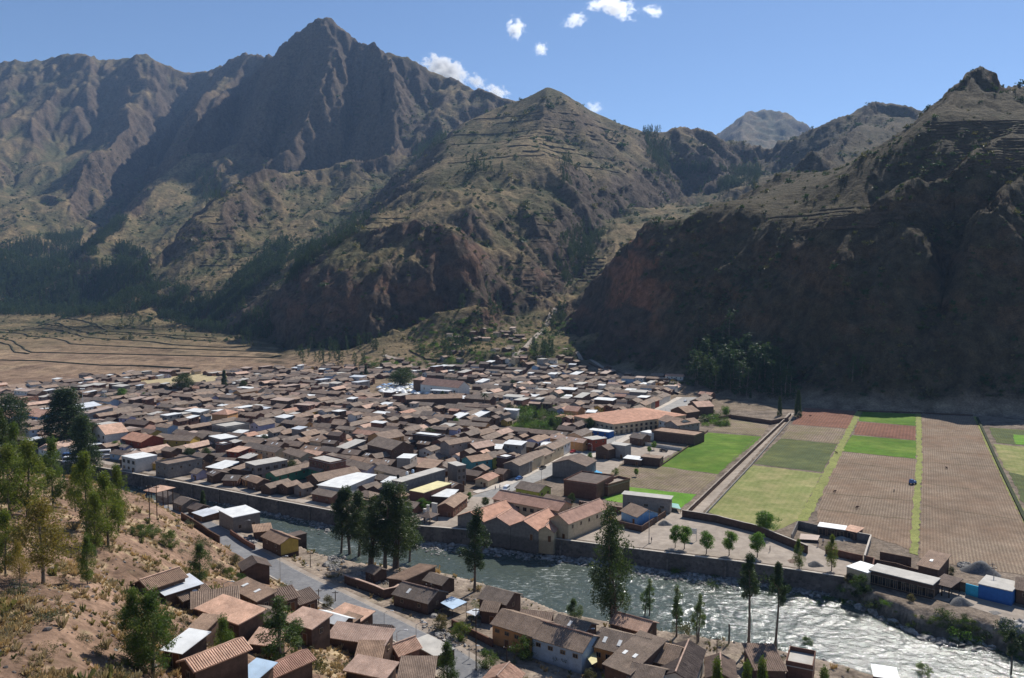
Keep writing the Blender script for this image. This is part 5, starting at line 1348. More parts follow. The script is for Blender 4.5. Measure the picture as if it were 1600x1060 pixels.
# left side of the main road (town coordinates follow the photographed kerb)
def kerb_s(t):
    a, b = PZ(800, 757, 0), PZ(1062, 621, 0)
    def tt_(p): d = np.array(p[:2]) - O0; return d @ E2V, d @ E1
    (s0, t0), (s1, t1) = tt_(a), tt_(b); return s0 + (s1 - s0) * (t - t0) / (t1 - t0)
t = 66
while t < 330:
    L = rt.uniform(9, 17); cand(kerb_s(t + L / 2) - 5.2, t + L / 2, L, 7.5, False, h=rt.choice([4.6, 5.2, 5.6]), roof=rt.choice(['tile_old', 'tile_old', 'tile_brown']), wall=rt.choice(['white', 'cream', 'red', 'grey', 'white', 'cream']), jitter=.01); t += L + .3
t = 225
while t < 335:
    L = rt.uniform(8, 14); cand(kerb_s(t + L / 2) + 24, t + L / 2, L, 7.5, False, h=rt.choice([3.4, 4.6, 5.2])); t += L + rt.uniform(.5, 4)
NOHOUSE = [[(735, 776), (815, 762), (800, 800), (750, 830), (600, 830), (650, 806), (690, 786)], [(800, 655), (815, 640), (880, 650), (885, 676), (830, 682), (800, 675)], [(580, 592), (660, 590), (745, 600), (748, 618), (640, 625), (572, 622)],
           [(200, 600), (300, 585), (375, 590), (330, 602), (250, 612)], [(96, 700), (190, 712), (186, 735), (60, 712)], [(744, 670), (800, 668), (805, 678), (745, 680)], [(0, 590), (60, 590), (150, 596), (0, 612)]]
def blocked(q):
    yc, z = q[1], H1(q[0], q[1]); tz = z - CAMZ; dep = yc * CP - tz * SP; up = yc * SP + tz * CP; sx = 800 + F * q[0] / dep; sy = 530 - F * up / dep
    for poly in NOHOUSE:
        ins = False; j = len(poly) - 1
        for i in range(len(poly)):
            xi, yi = poly[i]; xj, yj = poly[j]
            if ((yi > sy) != (yj > sy)) and sx < (xj - xi) * (sy - yi) / (yj - yi) + xi: ins = not ins
            j = i
        if ins: return True
    return not (-40 < sx < 1120)
def road_clear(q):
    d = np.array(q[:2]) - O0; s_, t_ = d @ E2V, d @ E1; k_ = kerb_s(t_); return not (k_ - 6 < s_ < k_ + 19 and 55 < t_ < 400)
def back_t(s): return np.interp(s, [-640, -593, -508, -400, -300, -230, -120, -60, -35], [150, 175, 300, 370, 400, 455, 455, 420, 345])
def wall_t(s):
    q = st(s, 0); return 0
BS, BT = 40.0, 52.0
for bi in range(-17, 0):
    for bj in range(0, 10):
        s0 = -44 + (bi + 1) * BS - BS; s1 = s0 + BS - 3.4; t0 = 8.5 + bj * BT; t1 = t0 + BT - 3.4
        s0 += rt.uniform(-1, 1)
        def ok(s, t): return 8.3 < t < back_t(s) and s < kerb_s(t) - 9 and not blocked(st(s, t))
        for side in (0, 1):
            for row, along in ((t0 + 3.6, True), (t1 - 3.6, True)) if side == 0 else ((s0 + 3.6, False), (s1 - 3.6, False)):
                a0, a1 = (s0, s1) if along else (t0 + 8, t1 - 8)
                x = a0
                while x < a1 - 5:
                    L = min(rt.uniform(8, 17), a1 - x); W = rt.uniform(6, 7.4)
                    s, t = (x + L / 2, row) if along else (row, x + L / 2)
                    if ok(s, t): cand(s, t, L, W, along)
                    x += L + .2
        for _ in range(34):
            s = rt.uniform(s0 + 8, s1 - 8); t = rt.uniform(t0 + 8, t1 - 8); L = rt.uniform(4, 10); W = rt.uniform(3.5, 6)
            if ok(s, t): cand(s, t, L, W, rt.random() < .5, h=rt.choice([2.2, 2.6, 2.9, 3.2, 5.4]))
# loose houses on the rising ground behind the town and at the left edge
def loose(poly, n, lo=6, hi=12):
    xs = [p[0] for p in poly]; ys = [p[1] for p in poly]
    for _ in range(n):
        px_, py_ = rt.uniform(min(xs), max(xs)), rt.uniform(min(ys), max(ys)); q = G(px_, py_)
        d = np.array(q[:2]) - O0; L = rt.uniform(lo, hi)
        if H1(q[0], q[1]) < 1 and (blocked(np.array(q[:2])) or not road_clear(q)): continue
        if q[1] < float(line_y(WALL, q[0])) + 7 : continue
        ins = False; j = len(poly) - 1
        for i in range(len(poly)):
            xi, yi = poly[i]; xj, yj = poly[j]
            if ((yi > py_) != (yj > py_)) and px_ < (xj - xi) * (py_ - yi) / (yj - yi) + xi: ins = not ins
            j = i
        if ins: cand(float(d @ E2V), float(d @ E1), L, rt.uniform(5, 7), rt.random() < .6, jitter=.3, h=rt.choice([2.6, 3, 3.4]))
loose([(1100, 622), (1230, 634), (1230, 645), (1120, 640), (1098, 632)], 60)
loose([(590, 560), (900, 560), (1050, 605), (1040, 615), (880, 590), (600, 590)], 170)
loose([(700, 520), (800, 515), (840, 540), (790, 560), (700, 560)], 40)
loose([(430, 575), (600, 572), (600, 590), (430, 592)], 60)
loose([(-30, 600), (250, 602), (250, 620), (-30, 640)], 90)
loose([(190, 728), (640, 806), (690, 786), (792, 751), (1058, 622), (1000, 602), (700, 592), (380, 612), (60, 600), (0, 600), (-30, 700), (60, 700)], 2600, 4, 11)
specs.sort(key=lambda d: d['D'])
NTHINGS = 292 - CURATED
WN = dict(adobe='adobe', brick='brick', grey='grey block', white='white', cream='cream', orange='orange', yellow='yellow', lavender='lavender', blue='pale blue', red='red', concrete='concrete')
RN = dict(tile_old='grey tiled', tile_brown='brown tiled', tile_dark='dark tiled', tile_salmon='salmon tiled', tin='metal roofed', tin_white='white metal roofed', tin_blue='bluish metal roofed', tile_new='orange tiled', tin_rust='rusty metal roofed', slab='flat roofed')
LM = [('the green courtyard house', PZ(450, 735, 4)), ('the large white metal roof', PZ(530, 750, 4)), ('the three storey brick shell', PZ(500, 715, 4)), ('the turquoise house', PZ(750, 718, 4)), ('the long grey concrete block', PZ(640, 740, 5)),
      ('the huge market hall', PZ(940, 655, 5)), ('the dark red walled house', PZ(215, 685, 4)), ('the tall unfinished concrete block', PZ(342, 664, 5)), ('the white church', PZ(690, 600, 8)), ('the garden trees', PZ(845, 665, 2)),
      ('the big dark cypress', PZ(100, 655, 4)), ('the river wall end', PZ(300, 735, 3)), ('the dark barn like house', PZ(590, 692, 5)), ('the palm', PZ(757, 638, 3)), ('the orange hip roof', PZ(343, 643, 5)), ('the straw plot', PZ(290, 600, 3)), ('the far road end', PZ(1085, 625, 3)), ('the main road corner', PZ(800, 745, 3)), ('the sky blue school', PZ(40, 645, 3)), ('the grey balcony house', PZ(392, 715, 5))]
ORD = ['', 'second ', 'third ', 'fourth ', 'fifth ', 'sixth ', 'seventh ', 'eighth ', 'ninth ', 'tenth ', 'eleventh ', 'twelfth ']
def direction(dx, dy):
    a = math.degrees(math.atan2(dx, dy)) % 360
    return ['beyond', 'right of', 'before', 'left of'][int(((a + 45) % 360) // 90)]
cnt = {}
def auto_label(d):
    x, y = d['p'][0], d['p'][1]
    nm, q = min(LM, key=lambda l: math.hypot(l[1][0] - x, l[1][1] - y))
    rel = direction(x - q[0], y - q[1])
    size = 'long' if max(d['L'], d['W']) > 13 else 'small' if max(d['L'], d['W']) < 8 else ''
    tall = 'two storey' if d['h'] > 4.4 else ''
    look = ' '.join(w for w in (size, tall, RN[d['roof']], WN[d['wall']]) if w)
    k = (look, rel, nm)
    c = cnt.get(k, 0); cnt[k] = c + 1
    t = '%s%s house %s %s%s' % (ORD[min(c, 11)], look, rel, nm, '' if c == 0 else ', counting from the river')
    return t if len(t.split()) < 17 else t.replace(', counting from the river', '')
for d in specs[:NTHINGS]:
    n0 = len(TAKEN)
    build_house(d['p'], d['ang'], d['L'], d['W'], d['h'], d['rise'], d['kind'], d['roof'], d['wall'], label=auto_label(d), group='houses of the old town', sky=(rt.choice([0, 0, 0, 1, 2]) if d['kind'] == 'gable' else 0), parapet=(.5 if d['kind'] == 'flat' and rt.random() < .6 else 0))
    del TAKEN[n0:]
# the far houses, too many to be taken one by one: one object
def far_town(ds):
    names = list(RN) + ['w_' + k for k in WC] + ['glass_dark']; names = [n for n in names if n in M]; ix = {n: i for i, n in enumerate(names)}
    big = MB()
    for d in ds:
        mb = MB(); walls_into(mb, d['L'], d['W'], d['h'], d['rise'], d['kind'], -2, ix['w_' + d['wall']])
        roof_into(mb, d['L'], d['W'], d['h'], d['rise'], d['kind'], .45, 0, .05 if d['roof'].startswith('tile') else 0, ix[d['roof']], int(d['D'] * 7), .14)
        n = max(1, int(d['L'] / 3.5))
        if rt.random() < .6:
            for i in range(n):
                x = (i + .5) * d['L'] / n; z = d['h'] - 1.8; mb.box(x - .45, -.05, z, x + .45, .01, z + 1, ix['glass_dark'])
        if rt.random() < .5:
            for i in range(2):
                y = (i + .5) * d['W'] / 2; z = d['h'] - 1.8; mb.box(d['L'] - .01, y - .45, z, d['L'] + .05, y + .45, z + 1, ix['glass_dark'])
        ca, sa = math.cos(d['ang']), math.sin(d['ang'])
        vs_ = [(x * ca - y * sa + d['p'][0], x * sa + y * ca + d['p'][1], z + d['p'][2]) for x, y, z in mb.v]
        k = len(big.v); big.v += vs_; big.f += [tuple(i + k for i in f) for f in mb.f]; big.m += mb.m
    o = big.build('far_houses', [M[n] for n in names]); tag(o, 'dense mass of small brown roofed houses of the far part of the town', kind='stuff')
far_town(specs[NTHINGS:])
print('HOUSES', CURATED, len(specs), 'objects', len(HOUSES))
# ------------------------------------------------------------------ vegetation
def leaf_mat(name, a, b2, c, trans=.3, scale=1.3):
    m = bpy.data.materials.new(name); m.use_nodes = True; nt = m.node_tree; b = nt.nodes['Principled BSDF']
    p = world_pos(nt); oi = nt.nodes.new('ShaderNodeObjectInfo')
    n1 = ramp(nt, tex_noise(nt, scale, 3, p, .6), [(.35, 0.0), (.65, 1.0)]); col = mixc(nt, n1, a, b2)
    n2 = ramp(nt, tex_noise(nt, scale * .3, 2, p), [(.55, 0.0), (.72, .8)]); col = mixc(nt, n2, col, c)
    r = ramp(nt, oi.outputs['Random'], [(0, (.75, .8, .8)), (.5, (1, 1, 1)), (1, (1.3, 1.15, .9))]); col = mixc(nt, 1.0, col, r, 'MULTIPLY')
    nt.links.new(col, b.inputs['Base Color']); b.inputs['Roughness'].default_value = .55; b.inputs['Specular IOR Level'].default_value = .08 if 'far' in name else .22
    t = nt.nodes.new('ShaderNodeBsdfTranslucent'); nt.links.new(mixc(nt, 1.0, col, (1.3, 1.4, .6) if 'straw' not in name else (1, .95, .8), 'MULTIPLY'), t.inputs[0])
    mx = nt.nodes.new('ShaderNodeMixShader'); mx.inputs[0].default_value = trans
    nt.links.new(b.outputs[0], mx.inputs[1]); nt.links.new(t.outputs[0], mx.inputs[2]); nt.links.new(mx.outputs[0], nt.nodes['Material Output'].inputs['Surface'])
    M[name] = m
leaf_mat('leaf_dark', (.030, .052, .022), (.055, .085, .030), (.075, .095, .035), .28)
leaf_mat('leaf_mid', (.050, .085, .024), (.095, .140, .036), (.15, .17, .045), .38)
leaf_mat('leaf_yellow', (.095, .125, .025), (.17, .19, .035), (.24, .22, .05), .4)
leaf_mat('leaf_gold', (.16, .13, .035), (.26, .18, .05), (.14, .15, .035), .4)
leaf_mat('leaf_bright', (.060, .13, .022), (.11, .20, .035), (.16, .24, .05), .4)
leaf_mat('leaf_far', (.028, .055, .026), (.050, .082, .034), (.07, .095, .035), .25, .15)
leaf_mat('leaf_grey', (.075, .090, .055), (.12, .135, .08), (.15, .15, .09), .2)
leaf_mat('leaf_olive', (.06, .065, .03), (.12, .11, .05), (.20, .16, .08), .25)
leaf_mat('straw', (.36, .27, .145), (.50, .40, .23), (.27, .20, .12), .25)
leaf_mat('straw_green', (.13, .14, .05), (.22, .22, .08), (.28, .24, .10), .3)
surf('bark', (.10, .075, .055), (.22, .18, .14), 2.5, .95, .03)
def leaves(rg, centres, radii, n_each, size, droop=.3, aspect=2.2):
    """leaf-sized faces in clumps; returns verts, quads"""
    C = np.repeat(np.asarray(centres, float), n_each, 0); Rr = np.repeat(np.asarray(radii, float), n_each, 0)
    n = len(C); d = rg.normal(size=(n, 3)); d /= np.linalg.norm(d, axis=1)[:, None]
    r = rg.uniform(.25, 1.0, n) ** .55
    pos = C + d * Rr * r[:, None]
    ax = rg.normal(size=(n, 3)); ax[:, 2] -= droop * 2; ax /= np.linalg.norm(ax, axis=1)[:, None]
    t = rg.normal(size=(n, 3)); s = np.cross(ax, t); s /= np.linalg.norm(s, axis=1)[:, None]
    L = (size * rg.uniform(.6, 1.4, n))[:, None]; W = L / aspect
    V = np.stack([pos - s * W * .5, pos + ax * L * .5 - s * W * .08, pos + ax * L, pos + s * W * .5 + ax * L * .4], 1).reshape(-1, 3)
    return V, np.arange(n * 4).reshape(-1, 4)
def tree_mesh(seed, H, bare, rad, nc, nl, size, mat, style='euc', lean=.04, trunks=1):
    rg = np.random.default_rng(seed); rr = random.Random(seed)
    mb = MB(); cen = []; radii = []
    for k in range(trunks):
        ox, oy = (rr.uniform(-.7, .7), rr.uniform(-.7, .7)) if k else (0, 0)
        bend = [rr.uniform(-lean, lean) * H, rr.uniform(-lean, lean) * H]; Hk = H * (1 if k == 0 else rr.uniform(.75, .95))
        ph = rr.uniform(0, 6)
        def ax(t): return Vector((ox + bend[0] * t * t + math.sin(t * 5 + ph) * .012 * H, oy + bend[1] * t * t + math.cos(t * 4 + ph) * .012 * H, t * Hk))
        r0 = H * .014 + .05
        mb.tube([ax(t / 9) if t else ax(0) - Vector((0, 0, .6)) for t in range(10)], [r0 * (1.25 if t == 0 else 1 - t / 10.5) for t in range(10)], 7)
        for i in range(nc // trunks):
            t = bare + (1 - bare) * (i + rr.random()) / (nc // trunks)
            if style == 'euc': pr = rad * (math.sin(min(1, (t - bare) / (1 - bare) * 1.05 + .12) * math.pi) ** .6) * rr.uniform(.35, 1.1)
            elif style == 'cone': pr = rad * (1 - (t - bare) / (1 - bare)) ** .8 * rr.uniform(.6, 1.05) + .1
            elif style == 'round': pr = rad * math.sqrt(max(.02, 1 - (2 * (t - bare) / (1 - bare) - 1) ** 2)) * rr.uniform(.3, 1.0)
            else: pr = rad * rr.uniform(.4, 1.1)
            a = rr.uniform(0, 6.28); c = ax(min(t, 1.0)) + Vector((math.cos(a) * pr, math.sin(a) * pr, rr.uniform(-.02, .03) * H))
            cr = rad * (.40 if style == 'euc' else .40) * rr.uniform(.65, 1.25)
            cen.append(tuple(c)); radii.append((cr, cr, cr * (1.25 if style == 'euc' else .8)))
            if i % 3 == 0 and nl > 12:
                p0 = ax(max(bare * .6, t - pr / H * rr.uniform(.8, 1.6))); mid = p0.lerp(c, .5) + Vector((0, 0, -.02 * H))
                mb.tube([p0, mid, c], [r0 * .35, r0 * .24, r0 * .08], 4, cap=False)
    mb.sm = True
    V, Q = leaves(rg, cen, radii, nl, size)
    crown = np_mesh('crown', V, Q, [mat], False)
    return mb.mesh('trunk', [M['bark']]), crown
def place_tree(meshes, loc, s=1.0, rz=None, name='tree', label=None, cat='tree', group=None, sx=None):
    root = empty(name, loc, random.uniform(0, 6.28) if rz is None else rz, label, cat, group); sx = sx or s
    root.scale = (sx, sx, s); link('trunk', meshes[0], root); link('crown', meshes[1], root); return root
def hpx(px, py, top, h_ground=None):
    """ground point at a pixel and the height in metres of a thing reaching up to the pixel row top"""
    q = G(px, py) if h_ground is None else PZ(px, py, h_ground)
    dep = q[1] * CP - (q[2] - CAMZ) * SP
    return q, (py - top) * dep / F
TM = {
 'tall': [tree_mesh(i, 20, .32, 2.7, 46, 180, 0.48, M['leaf_dark'], lean=.05) for i in (1, 2, 3)],
 'tall2': [tree_mesh(21, 20, .22, 3.4, 54, 171, 0.51, M['leaf_dark'], lean=.06, trunks=2)],
 'high': [tree_mesh(i, 20, .58, 1.9, 30, 152, 0.48, M['leaf_dark'], lean=.03) for i in (4, 5)],
 'green': [tree_mesh(i, 12, .14, 2.5, 52, 161, 0.37, M['leaf_mid'], lean=.04) for i in (6, 7)],
 'yellow': [tree_mesh(i, 12, .18, 2.4, 46, 161, 0.37, M['leaf_yellow'], lean=.05) for i in (8, 9, 10)],
 'gold': [tree_mesh(11, 11, .30, 3.3, 50, 152, 0.34, M['leaf_gold'], 'euc', .03)],
 'slim': [tree_mesh(i, 12, .35, 1.5, 32, 142, 0.32, M['leaf_mid'], lean=.05, trunks=2) for i in (12, 13)],
 'bushy': [tree_mesh(14, 9, .02, 2.6, 70, 171, 0.30, M['leaf_mid'], 'cone', .02)],
 'round': [tree_mesh(i, 5, .34, 1.75, 34, 142, 0.28, M['leaf_bright'], 'round', .02) for i in (15, 16)],
 'wide': [tree_mesh(i, 9, .25, 4.0, 60, 142, 0.46, M['leaf_dark'], 'round', .02) for i in (17, 18)],
 'cypress': [tree_mesh(19, 12, .02, 2.6, 90, 152, 0.41, M['leaf_dark'], 'cone', .02)],
 'shrub': [tree_mesh(i, 2.6, .05, 1.5, 22, 114, 0.23, M['leaf_olive'], 'round', .02) for i in (20, 22)],
 'shrub_green': [tree_mesh(23, 3, .05, 1.8, 26, 114, 0.25, M['leaf_mid'], 'round', .02)],
}
NOM = dict(tall=20, tall2=20, high=20, green=12, yellow=12, gold=11, slim=12, bushy=9, round=5, wide=9, cypress=12, shrub=2.6, shrub_green=3)
TREES = [
 # px, py (foot), top, kind, width factor, label, group, ground height
 (955, 985, 790, 'tall2', 1.0, 'tallest dark eucalyptus at the water, with a wide ragged crown and a side limb', None, None),
 (740, 925, 798, 'tall', 1.15, 'dark eucalyptus with a bare trunk standing alone before the shining river', None, None),
 (1168, 1012, 866, 'high', 1.1, 'dark narrow eucalyptus with long bare twin trunks on the near bank', None, None),
 (1213, 1016, 880, 'high', .9, 'eucalyptus with a thin bare trunk touching the dark streaky roof', None, None),
 (1014, 972, 905, 'slim', 1.1, 'slim young eucalyptus right of the tallest one', None, None),
 (1058, 994, 916, 'slim', 1.0, 'slim young eucalyptus pair in the middle of three on the near bank', None, None),
 (1092, 1003, 929, 'slim', 1.0, 'slim young eucalyptus, third along the near bank', None, None),
 (1578, 1066, 984, 'high', 1.3, 'dark eucalyptus cut by the right edge before the river', None, None),
 (897, 971, 936, 'green', 1.6, 'bushy bright green tree at the water behind the pale blue house', None, None),
 (1260, 1014, 997, 'shrub_green', 1.0, 'small green tree at the water behind the whitish flat roof', None, None),
 (533, 872, 768, 'high', 1.2, 'leftmost thin trunked eucalyptus of the dark riverside grove', 'grove', None),
 (545, 873, 762, 'tall', 1.45, 'eucalyptus at the left of the dark riverside grove', 'grove', None),
 (562, 878, 772, 'tall', 1.45, 'second eucalyptus of the dark riverside grove', 'grove', None),
 (583, 884, 778, 'tall2', 1.4, 'low crowned eucalyptus in the middle of the riverside grove', 'grove', None),
 (604, 888, 756, 'tall', 1.5, 'tallest eucalyptus of the dark riverside grove', 'grove', None),
 (622, 888, 760, 'tall2', 1.3, 'broad eucalyptus at the right of the riverside grove', 'grove', None),
 (641, 886, 790, 'tall', 1.4, 'last eucalyptus of the riverside grove, above the shingle bar', 'grove', None),
 (318, 801, 768, 'cypress', .8, 'small dark cypress at the white sheds by the river', None, None),
 (66, 913, 786, 'gold', 1.25, 'golden brown tree with a bare dark trunk on the near slope', None, None),
 (31, 920, 850, 'gold', .7, 'thin golden sapling left of the golden brown tree', None, None),
 (10, 900, 800, 'yellow', .9, 'yellow green tree at the left edge of the slope', None, None),
 (137, 913, 838, 'green', .8, 'small green tree with a thin bare trunk and a long shadow', None, None),
 (150, 868, 772, 'yellow', 1.0, 'full green tree standing behind the small green tree', 'slope', None),
 (168, 855, 742, 'yellow', 1.0, 'yellow green tree at the right end of the slope row', 'slope', None),
 (186, 830, 730, 'yellow', .8, 'dark green narrow tree at the right edge of the slope row', 'slope', None),
 (135, 832, 708, 'yellow', .85, 'tall green tree before the parked buses', 'slope', None),
 (118, 800, 730, 'yellow', .8, 'short yellow green tree in the gap of the slope row', 'slope', None),
 (82, 790, 690, 'green', .9, 'tall dark green tree on the slope, left of the bus yard', 'slope', None),
 (45, 808, 690, 'yellow', 1.15, 'bright yellow green tree in front of the dark tree group', 'slope', None),
 (15, 812, 700, 'yellow', 1.0, 'yellow tree near the left edge, partly cut', 'slope', None),
 (28, 752, 665, 'green', 1.0, 'dark tree with round crown at the left edge', 'slope', None),
 (8, 760, 640, 'tall', .9, 'dark tall tree cut by the left edge', 'slope', None),
 (102, 700, 610, 'cypress', 1.9, 'very big dark cypress like tree among the roofs at the left', None, 0),
 (131, 735, 652, 'cypress', 1.25, 'brownish dark conifer between the big dark tree and the white hotel', None, 0),
 (20, 690, 622, 'wide', .9, 'dark broad tree beside the sky blue school', None, 0),
 (241, 1056, 925, 'green', 1.2, 'dense dark green eucalyptus in front of the white metal roof', None, None),
 (216, 1048, 925, 'green', 1.0, 'left companion of the dense green eucalyptus at the bottom', None, None),
 (352, 1062, 965, 'green', .85, 'green eucalyptus in front of the coarse tiled house', None, None),
 (436, 1056, 934, 'slim', 1.9, 'young eucalyptus pair with bare twin trunks in the hamlet', None, None),
 (313, 912, 850, 'green', 1.2, 'green tree behind the tiled barn near the road', None, None),
 (698, 1068, 1004, 'bushy', .9, 'bushy green conifer at the bottom beside the asphalt road', None, None),
 (1055, 856, 822, 'round', .8, 'first of the young round trees on the pale square, taller and thinner', 'sq', 0),
 (1069, 858, 824, 'round', 1.0, 'second young round tree on the pale square', 'sq', 0),
 (1104, 866, 832, 'round', 1.0, 'third young round tree on the pale square', 'sq', 0),
 (1139, 868, 832, 'round', 1.0, 'fourth young round tree on the pale square', 'sq', 0),
 (1183, 871, 834, 'round', 1.0, 'fifth young round tree on the square, above the narrow eucalyptus', 'sq', 0),
 (1248, 890, 845, 'green', .9, 'sixth and darker green tree of the row on the square', 'sq', 0),
 (1299, 892, 838, 'yellow', .8, 'last tree of the row on the square with a golden top', 'sq', 0),
 (887, 829, 803, 'round', 1.5, 'round green tree at the corner of the riverside school', 'sq', 0),
 (1196, 836, 801, 'round', 1.5, 'wide dark green tree behind the square wall', 'sq', 0),
 (758, 792, 778, 'wide', 1.0, 'low dark tree at the left corner of the riverside school', None, 0),
 (733, 784, 770, 'round', .9, 'small dark tree on the square opposite the school', None, 0),
 (661, 800, 780, 'round', 1.4, 'leafy tree at the stone house by the river walk', None, 0),
 (286, 614, 586, 'wide', 1.2, 'wide green tree standing at the pale straw plot', None, 0),
 (350, 612, 580, 'cypress', .8, 'spiky dark conifer at the end of the straw plot', None, 0),
 (380, 614, 596, 'wide', .7, 'dark low tree right of the spiky conifer', None, 0),
 (190, 625, 608, 'round', 1.4, 'round yellow green tree among the roofs at the left', None, 0),
 (226, 624, 614, 'round', 1.5, 'low bright green tree right of the yellow green one', None, 0),
 (181, 705, 690, 'round', 1.5, 'green tree beside the white hotel', None, 0),
 (628, 607, 577, 'wide', 1.5, 'huge dark old tree rising from the white market tents', None, None),
 (665, 606, 592, 'round', 1.0, 'small dark tree before the church door', None, None),
 (572, 592, 572, 'cypress', .9, 'dark conifer left of the old market tree', None, None),
 (565, 592, 582, 'wide', .6, 'low green tree at the foot of the dark conifer', None, None),
 (893, 790, 772, 'wide', .7, 'grey green bush like tree behind the school', None, 0),
 (922, 722, 708, 'round', .9, 'small tree beside the big grey block gable building', None, 0),
 (1134, 652, 638, 'round', 1.1, 'green tree at the top corner of the bright green field', None, 0),
 (1247, 652, 612, 'cypress', .62, 'slim dark conifer at the head of the lane', None, 0),
 (1218, 650, 622, 'cypress', .6, 'slim dark conifer left of the lane head', None, 0),
 (1173, 622, 610, 'cypress', .6, 'small conifer among the roofs at the end of town', None, 0),
 (783, 640, 628, 'wide', .8, 'grey green garden tree near the palm', None, 0),
 (797, 652, 634, 'wide', .9, 'round greyish tree at the walled garden', None, 0),

 (862, 668, 654, 'wide', .8, 'dark garden tree at the market hall wall', None, 0), (836, 656, 644, 'wide', .8, 'broad garden tree in the middle of the walled garden', None, 0),
 (727, 706, 690, 'round', 1.1, 'small green tree between the roofs near the turquoise house', None, 0), (786, 703, 694, 'round', 1.6, 'green tree behind the roadside house row', None, 0),
 (692, 626, 612, 'wide', .6, 'dark garden tree behind the long dark walled house', None, 0), (710, 628, 616, 'wide', .6, 'second dark garden tree behind the long dark walled house', None, 0),
]
GRP = dict(grove='eucalyptus trees of the riverside grove', slope='trees in a loose row on the near slope', sq='young trees planted on the pale square', garden='trees of the walled garden')
for i, (px_, py_, top, kind, wf, lab, gr, gz) in enumerate(TREES):
    q, h = hpx(px_, py_, top, gz)
    if gz is not None and q[1] > 560: q = G(px_, py_)
    ms = TM[kind][i % len(TM[kind])]; s = h / NOM[kind]
    place_tree(ms, q, s, name='tree', label=lab, cat='tree', group=GRP.get(gr), sx=s * wf)
SHRUBS = [(205, 835, 826, 'left one of the green bushes above the power poles'), (222, 842, 822, 'dark green bush in the middle of the bush row on the slope'), (238, 842, 822, 'rounded green bush in the bush row on the slope'), (266, 856, 832, 'largest bush of the row, right end, casting a dark shadow'),
          (375, 912, 898, 'dark green bush below the dark adobe gable house'), (360, 905, 888, 'grey green bush behind the flat brown roof'), (366, 884, 866, 'pointed bush at the edge of the asphalt road'), (345, 900, 880, 'tall thin bush behind the lamp post by the barn'),
          (512, 948, 930, 'grey bush at the roadside above the wide salmon roof'), (760, 1046, 1020, 'wide grey green bush beside the dark power pole'), (815, 1030, 1000, 'yellow green sapling before the ochre house'), (1440, 1062, 1040, 'dark young tree at the bottom edge before the river'),
          (690, 985, 960, 'bush on the dirt bank left of the canopies'), (722, 1000, 975, 'pale green bush before the brick ruin'), (843, 1026, 1005, 'bush at the foot of the pale blue house'), (880, 1040, 1014, 'leafy bush at the foot of the pale blue house, right'),
          (920, 1066, 1045, 'round bush at the bottom edge before the courtyard house'), (1328, 912, 896, 'bush hanging on the bank below the white roofed house'), (1346, 922, 900, 'big dark bush on the steep bank under the long white roof'), (1424, 940, 928, 'bright bush on the steep bank under the teal shutter'), (1485, 900, 885, 'bushy hedge behind the brown wall at the gravel heap')]
for px_, py_, top, lab in SHRUBS:
    q, h = hpx(px_, py_, top); ms = TM['shrub_green' if ('green' in lab or 'dark' in lab) else 'shrub'][0]
    place_tree(ms, q, max(.5, h / 2.8), name='shrub', label=lab, cat='bush')
# foliage of the trees growing just below the viewpoint, at the bottom edge
for (px_, D, top, lab) in ((1125, 120, 1040, 'sunlit leafy treetop at the bottom edge over the dark roof'), (1165, 118, 1046, 'second leafy treetop at the bottom edge'), (1195, 122, 1038, 'third leafy treetop at the bottom edge with pale leaves'), (1285, 122, 1050, 'low leafy treetop at the bottom edge beside the gravel path')):
    a, b = ray(px_, top); gz = H1(a * D, D); h = CAMZ + b * D - gz
    place_tree(TM['green'][0], (a * D, D, gz), max(.4, h / 12), name='tree', label=lab, cat='tree', sx=.8)

# palm
def palm():
    q, h = hpx(757, 638, 612, 0); mb = MB(); mb.tube([(0, 0, -.3), (.1, 0, h * .4), (0, .1, h * .82)], [.3, .25, .22], 8)
    r = empty('palm_tree', q, 0, 'tall palm with a round head in the middle of the old town', 'palm tree'); mb.build('trunk', M['bark'], r)
    for k in range(22):
        a = k * 2.4; e = random.uniform(-.3, 1.0); f = MB(); n = 6; pts_ = []
        for i in range(n + 1):
            t = i / n; rr_ = t * h * .27; z = h * .82 + math.sin(e) * rr_ - t * t * h * .14
            pts_.append(Vector((math.cos(a) * rr_ * math.cos(e * .6), math.sin(a) * rr_ * math.cos(e * .6), z)))
        sd = Vector((-math.sin(a), math.cos(a), 0))
        for i in range(n):
            w0 = .45 * math.sin(math.pi * (i + .3) / (n + .6)) + .05; w1 = .45 * math.sin(math.pi * (i + 1.3) / (n + .6)) + .03
            p0, p1 = pts_[i], pts_[i + 1]; dn = Vector((0, 0, -.25))
            f.add([tuple(p0), tuple(p1), tuple(p1 + sd * w1 + dn), tuple(p0 + sd * w0 + dn), tuple(p1 - sd * w1 + dn), tuple(p0 - sd * w0 + dn)], [(0, 1, 2, 3), (1, 0, 5, 4)])
        f.build('frond', M['leaf_dark'], r)
palm()

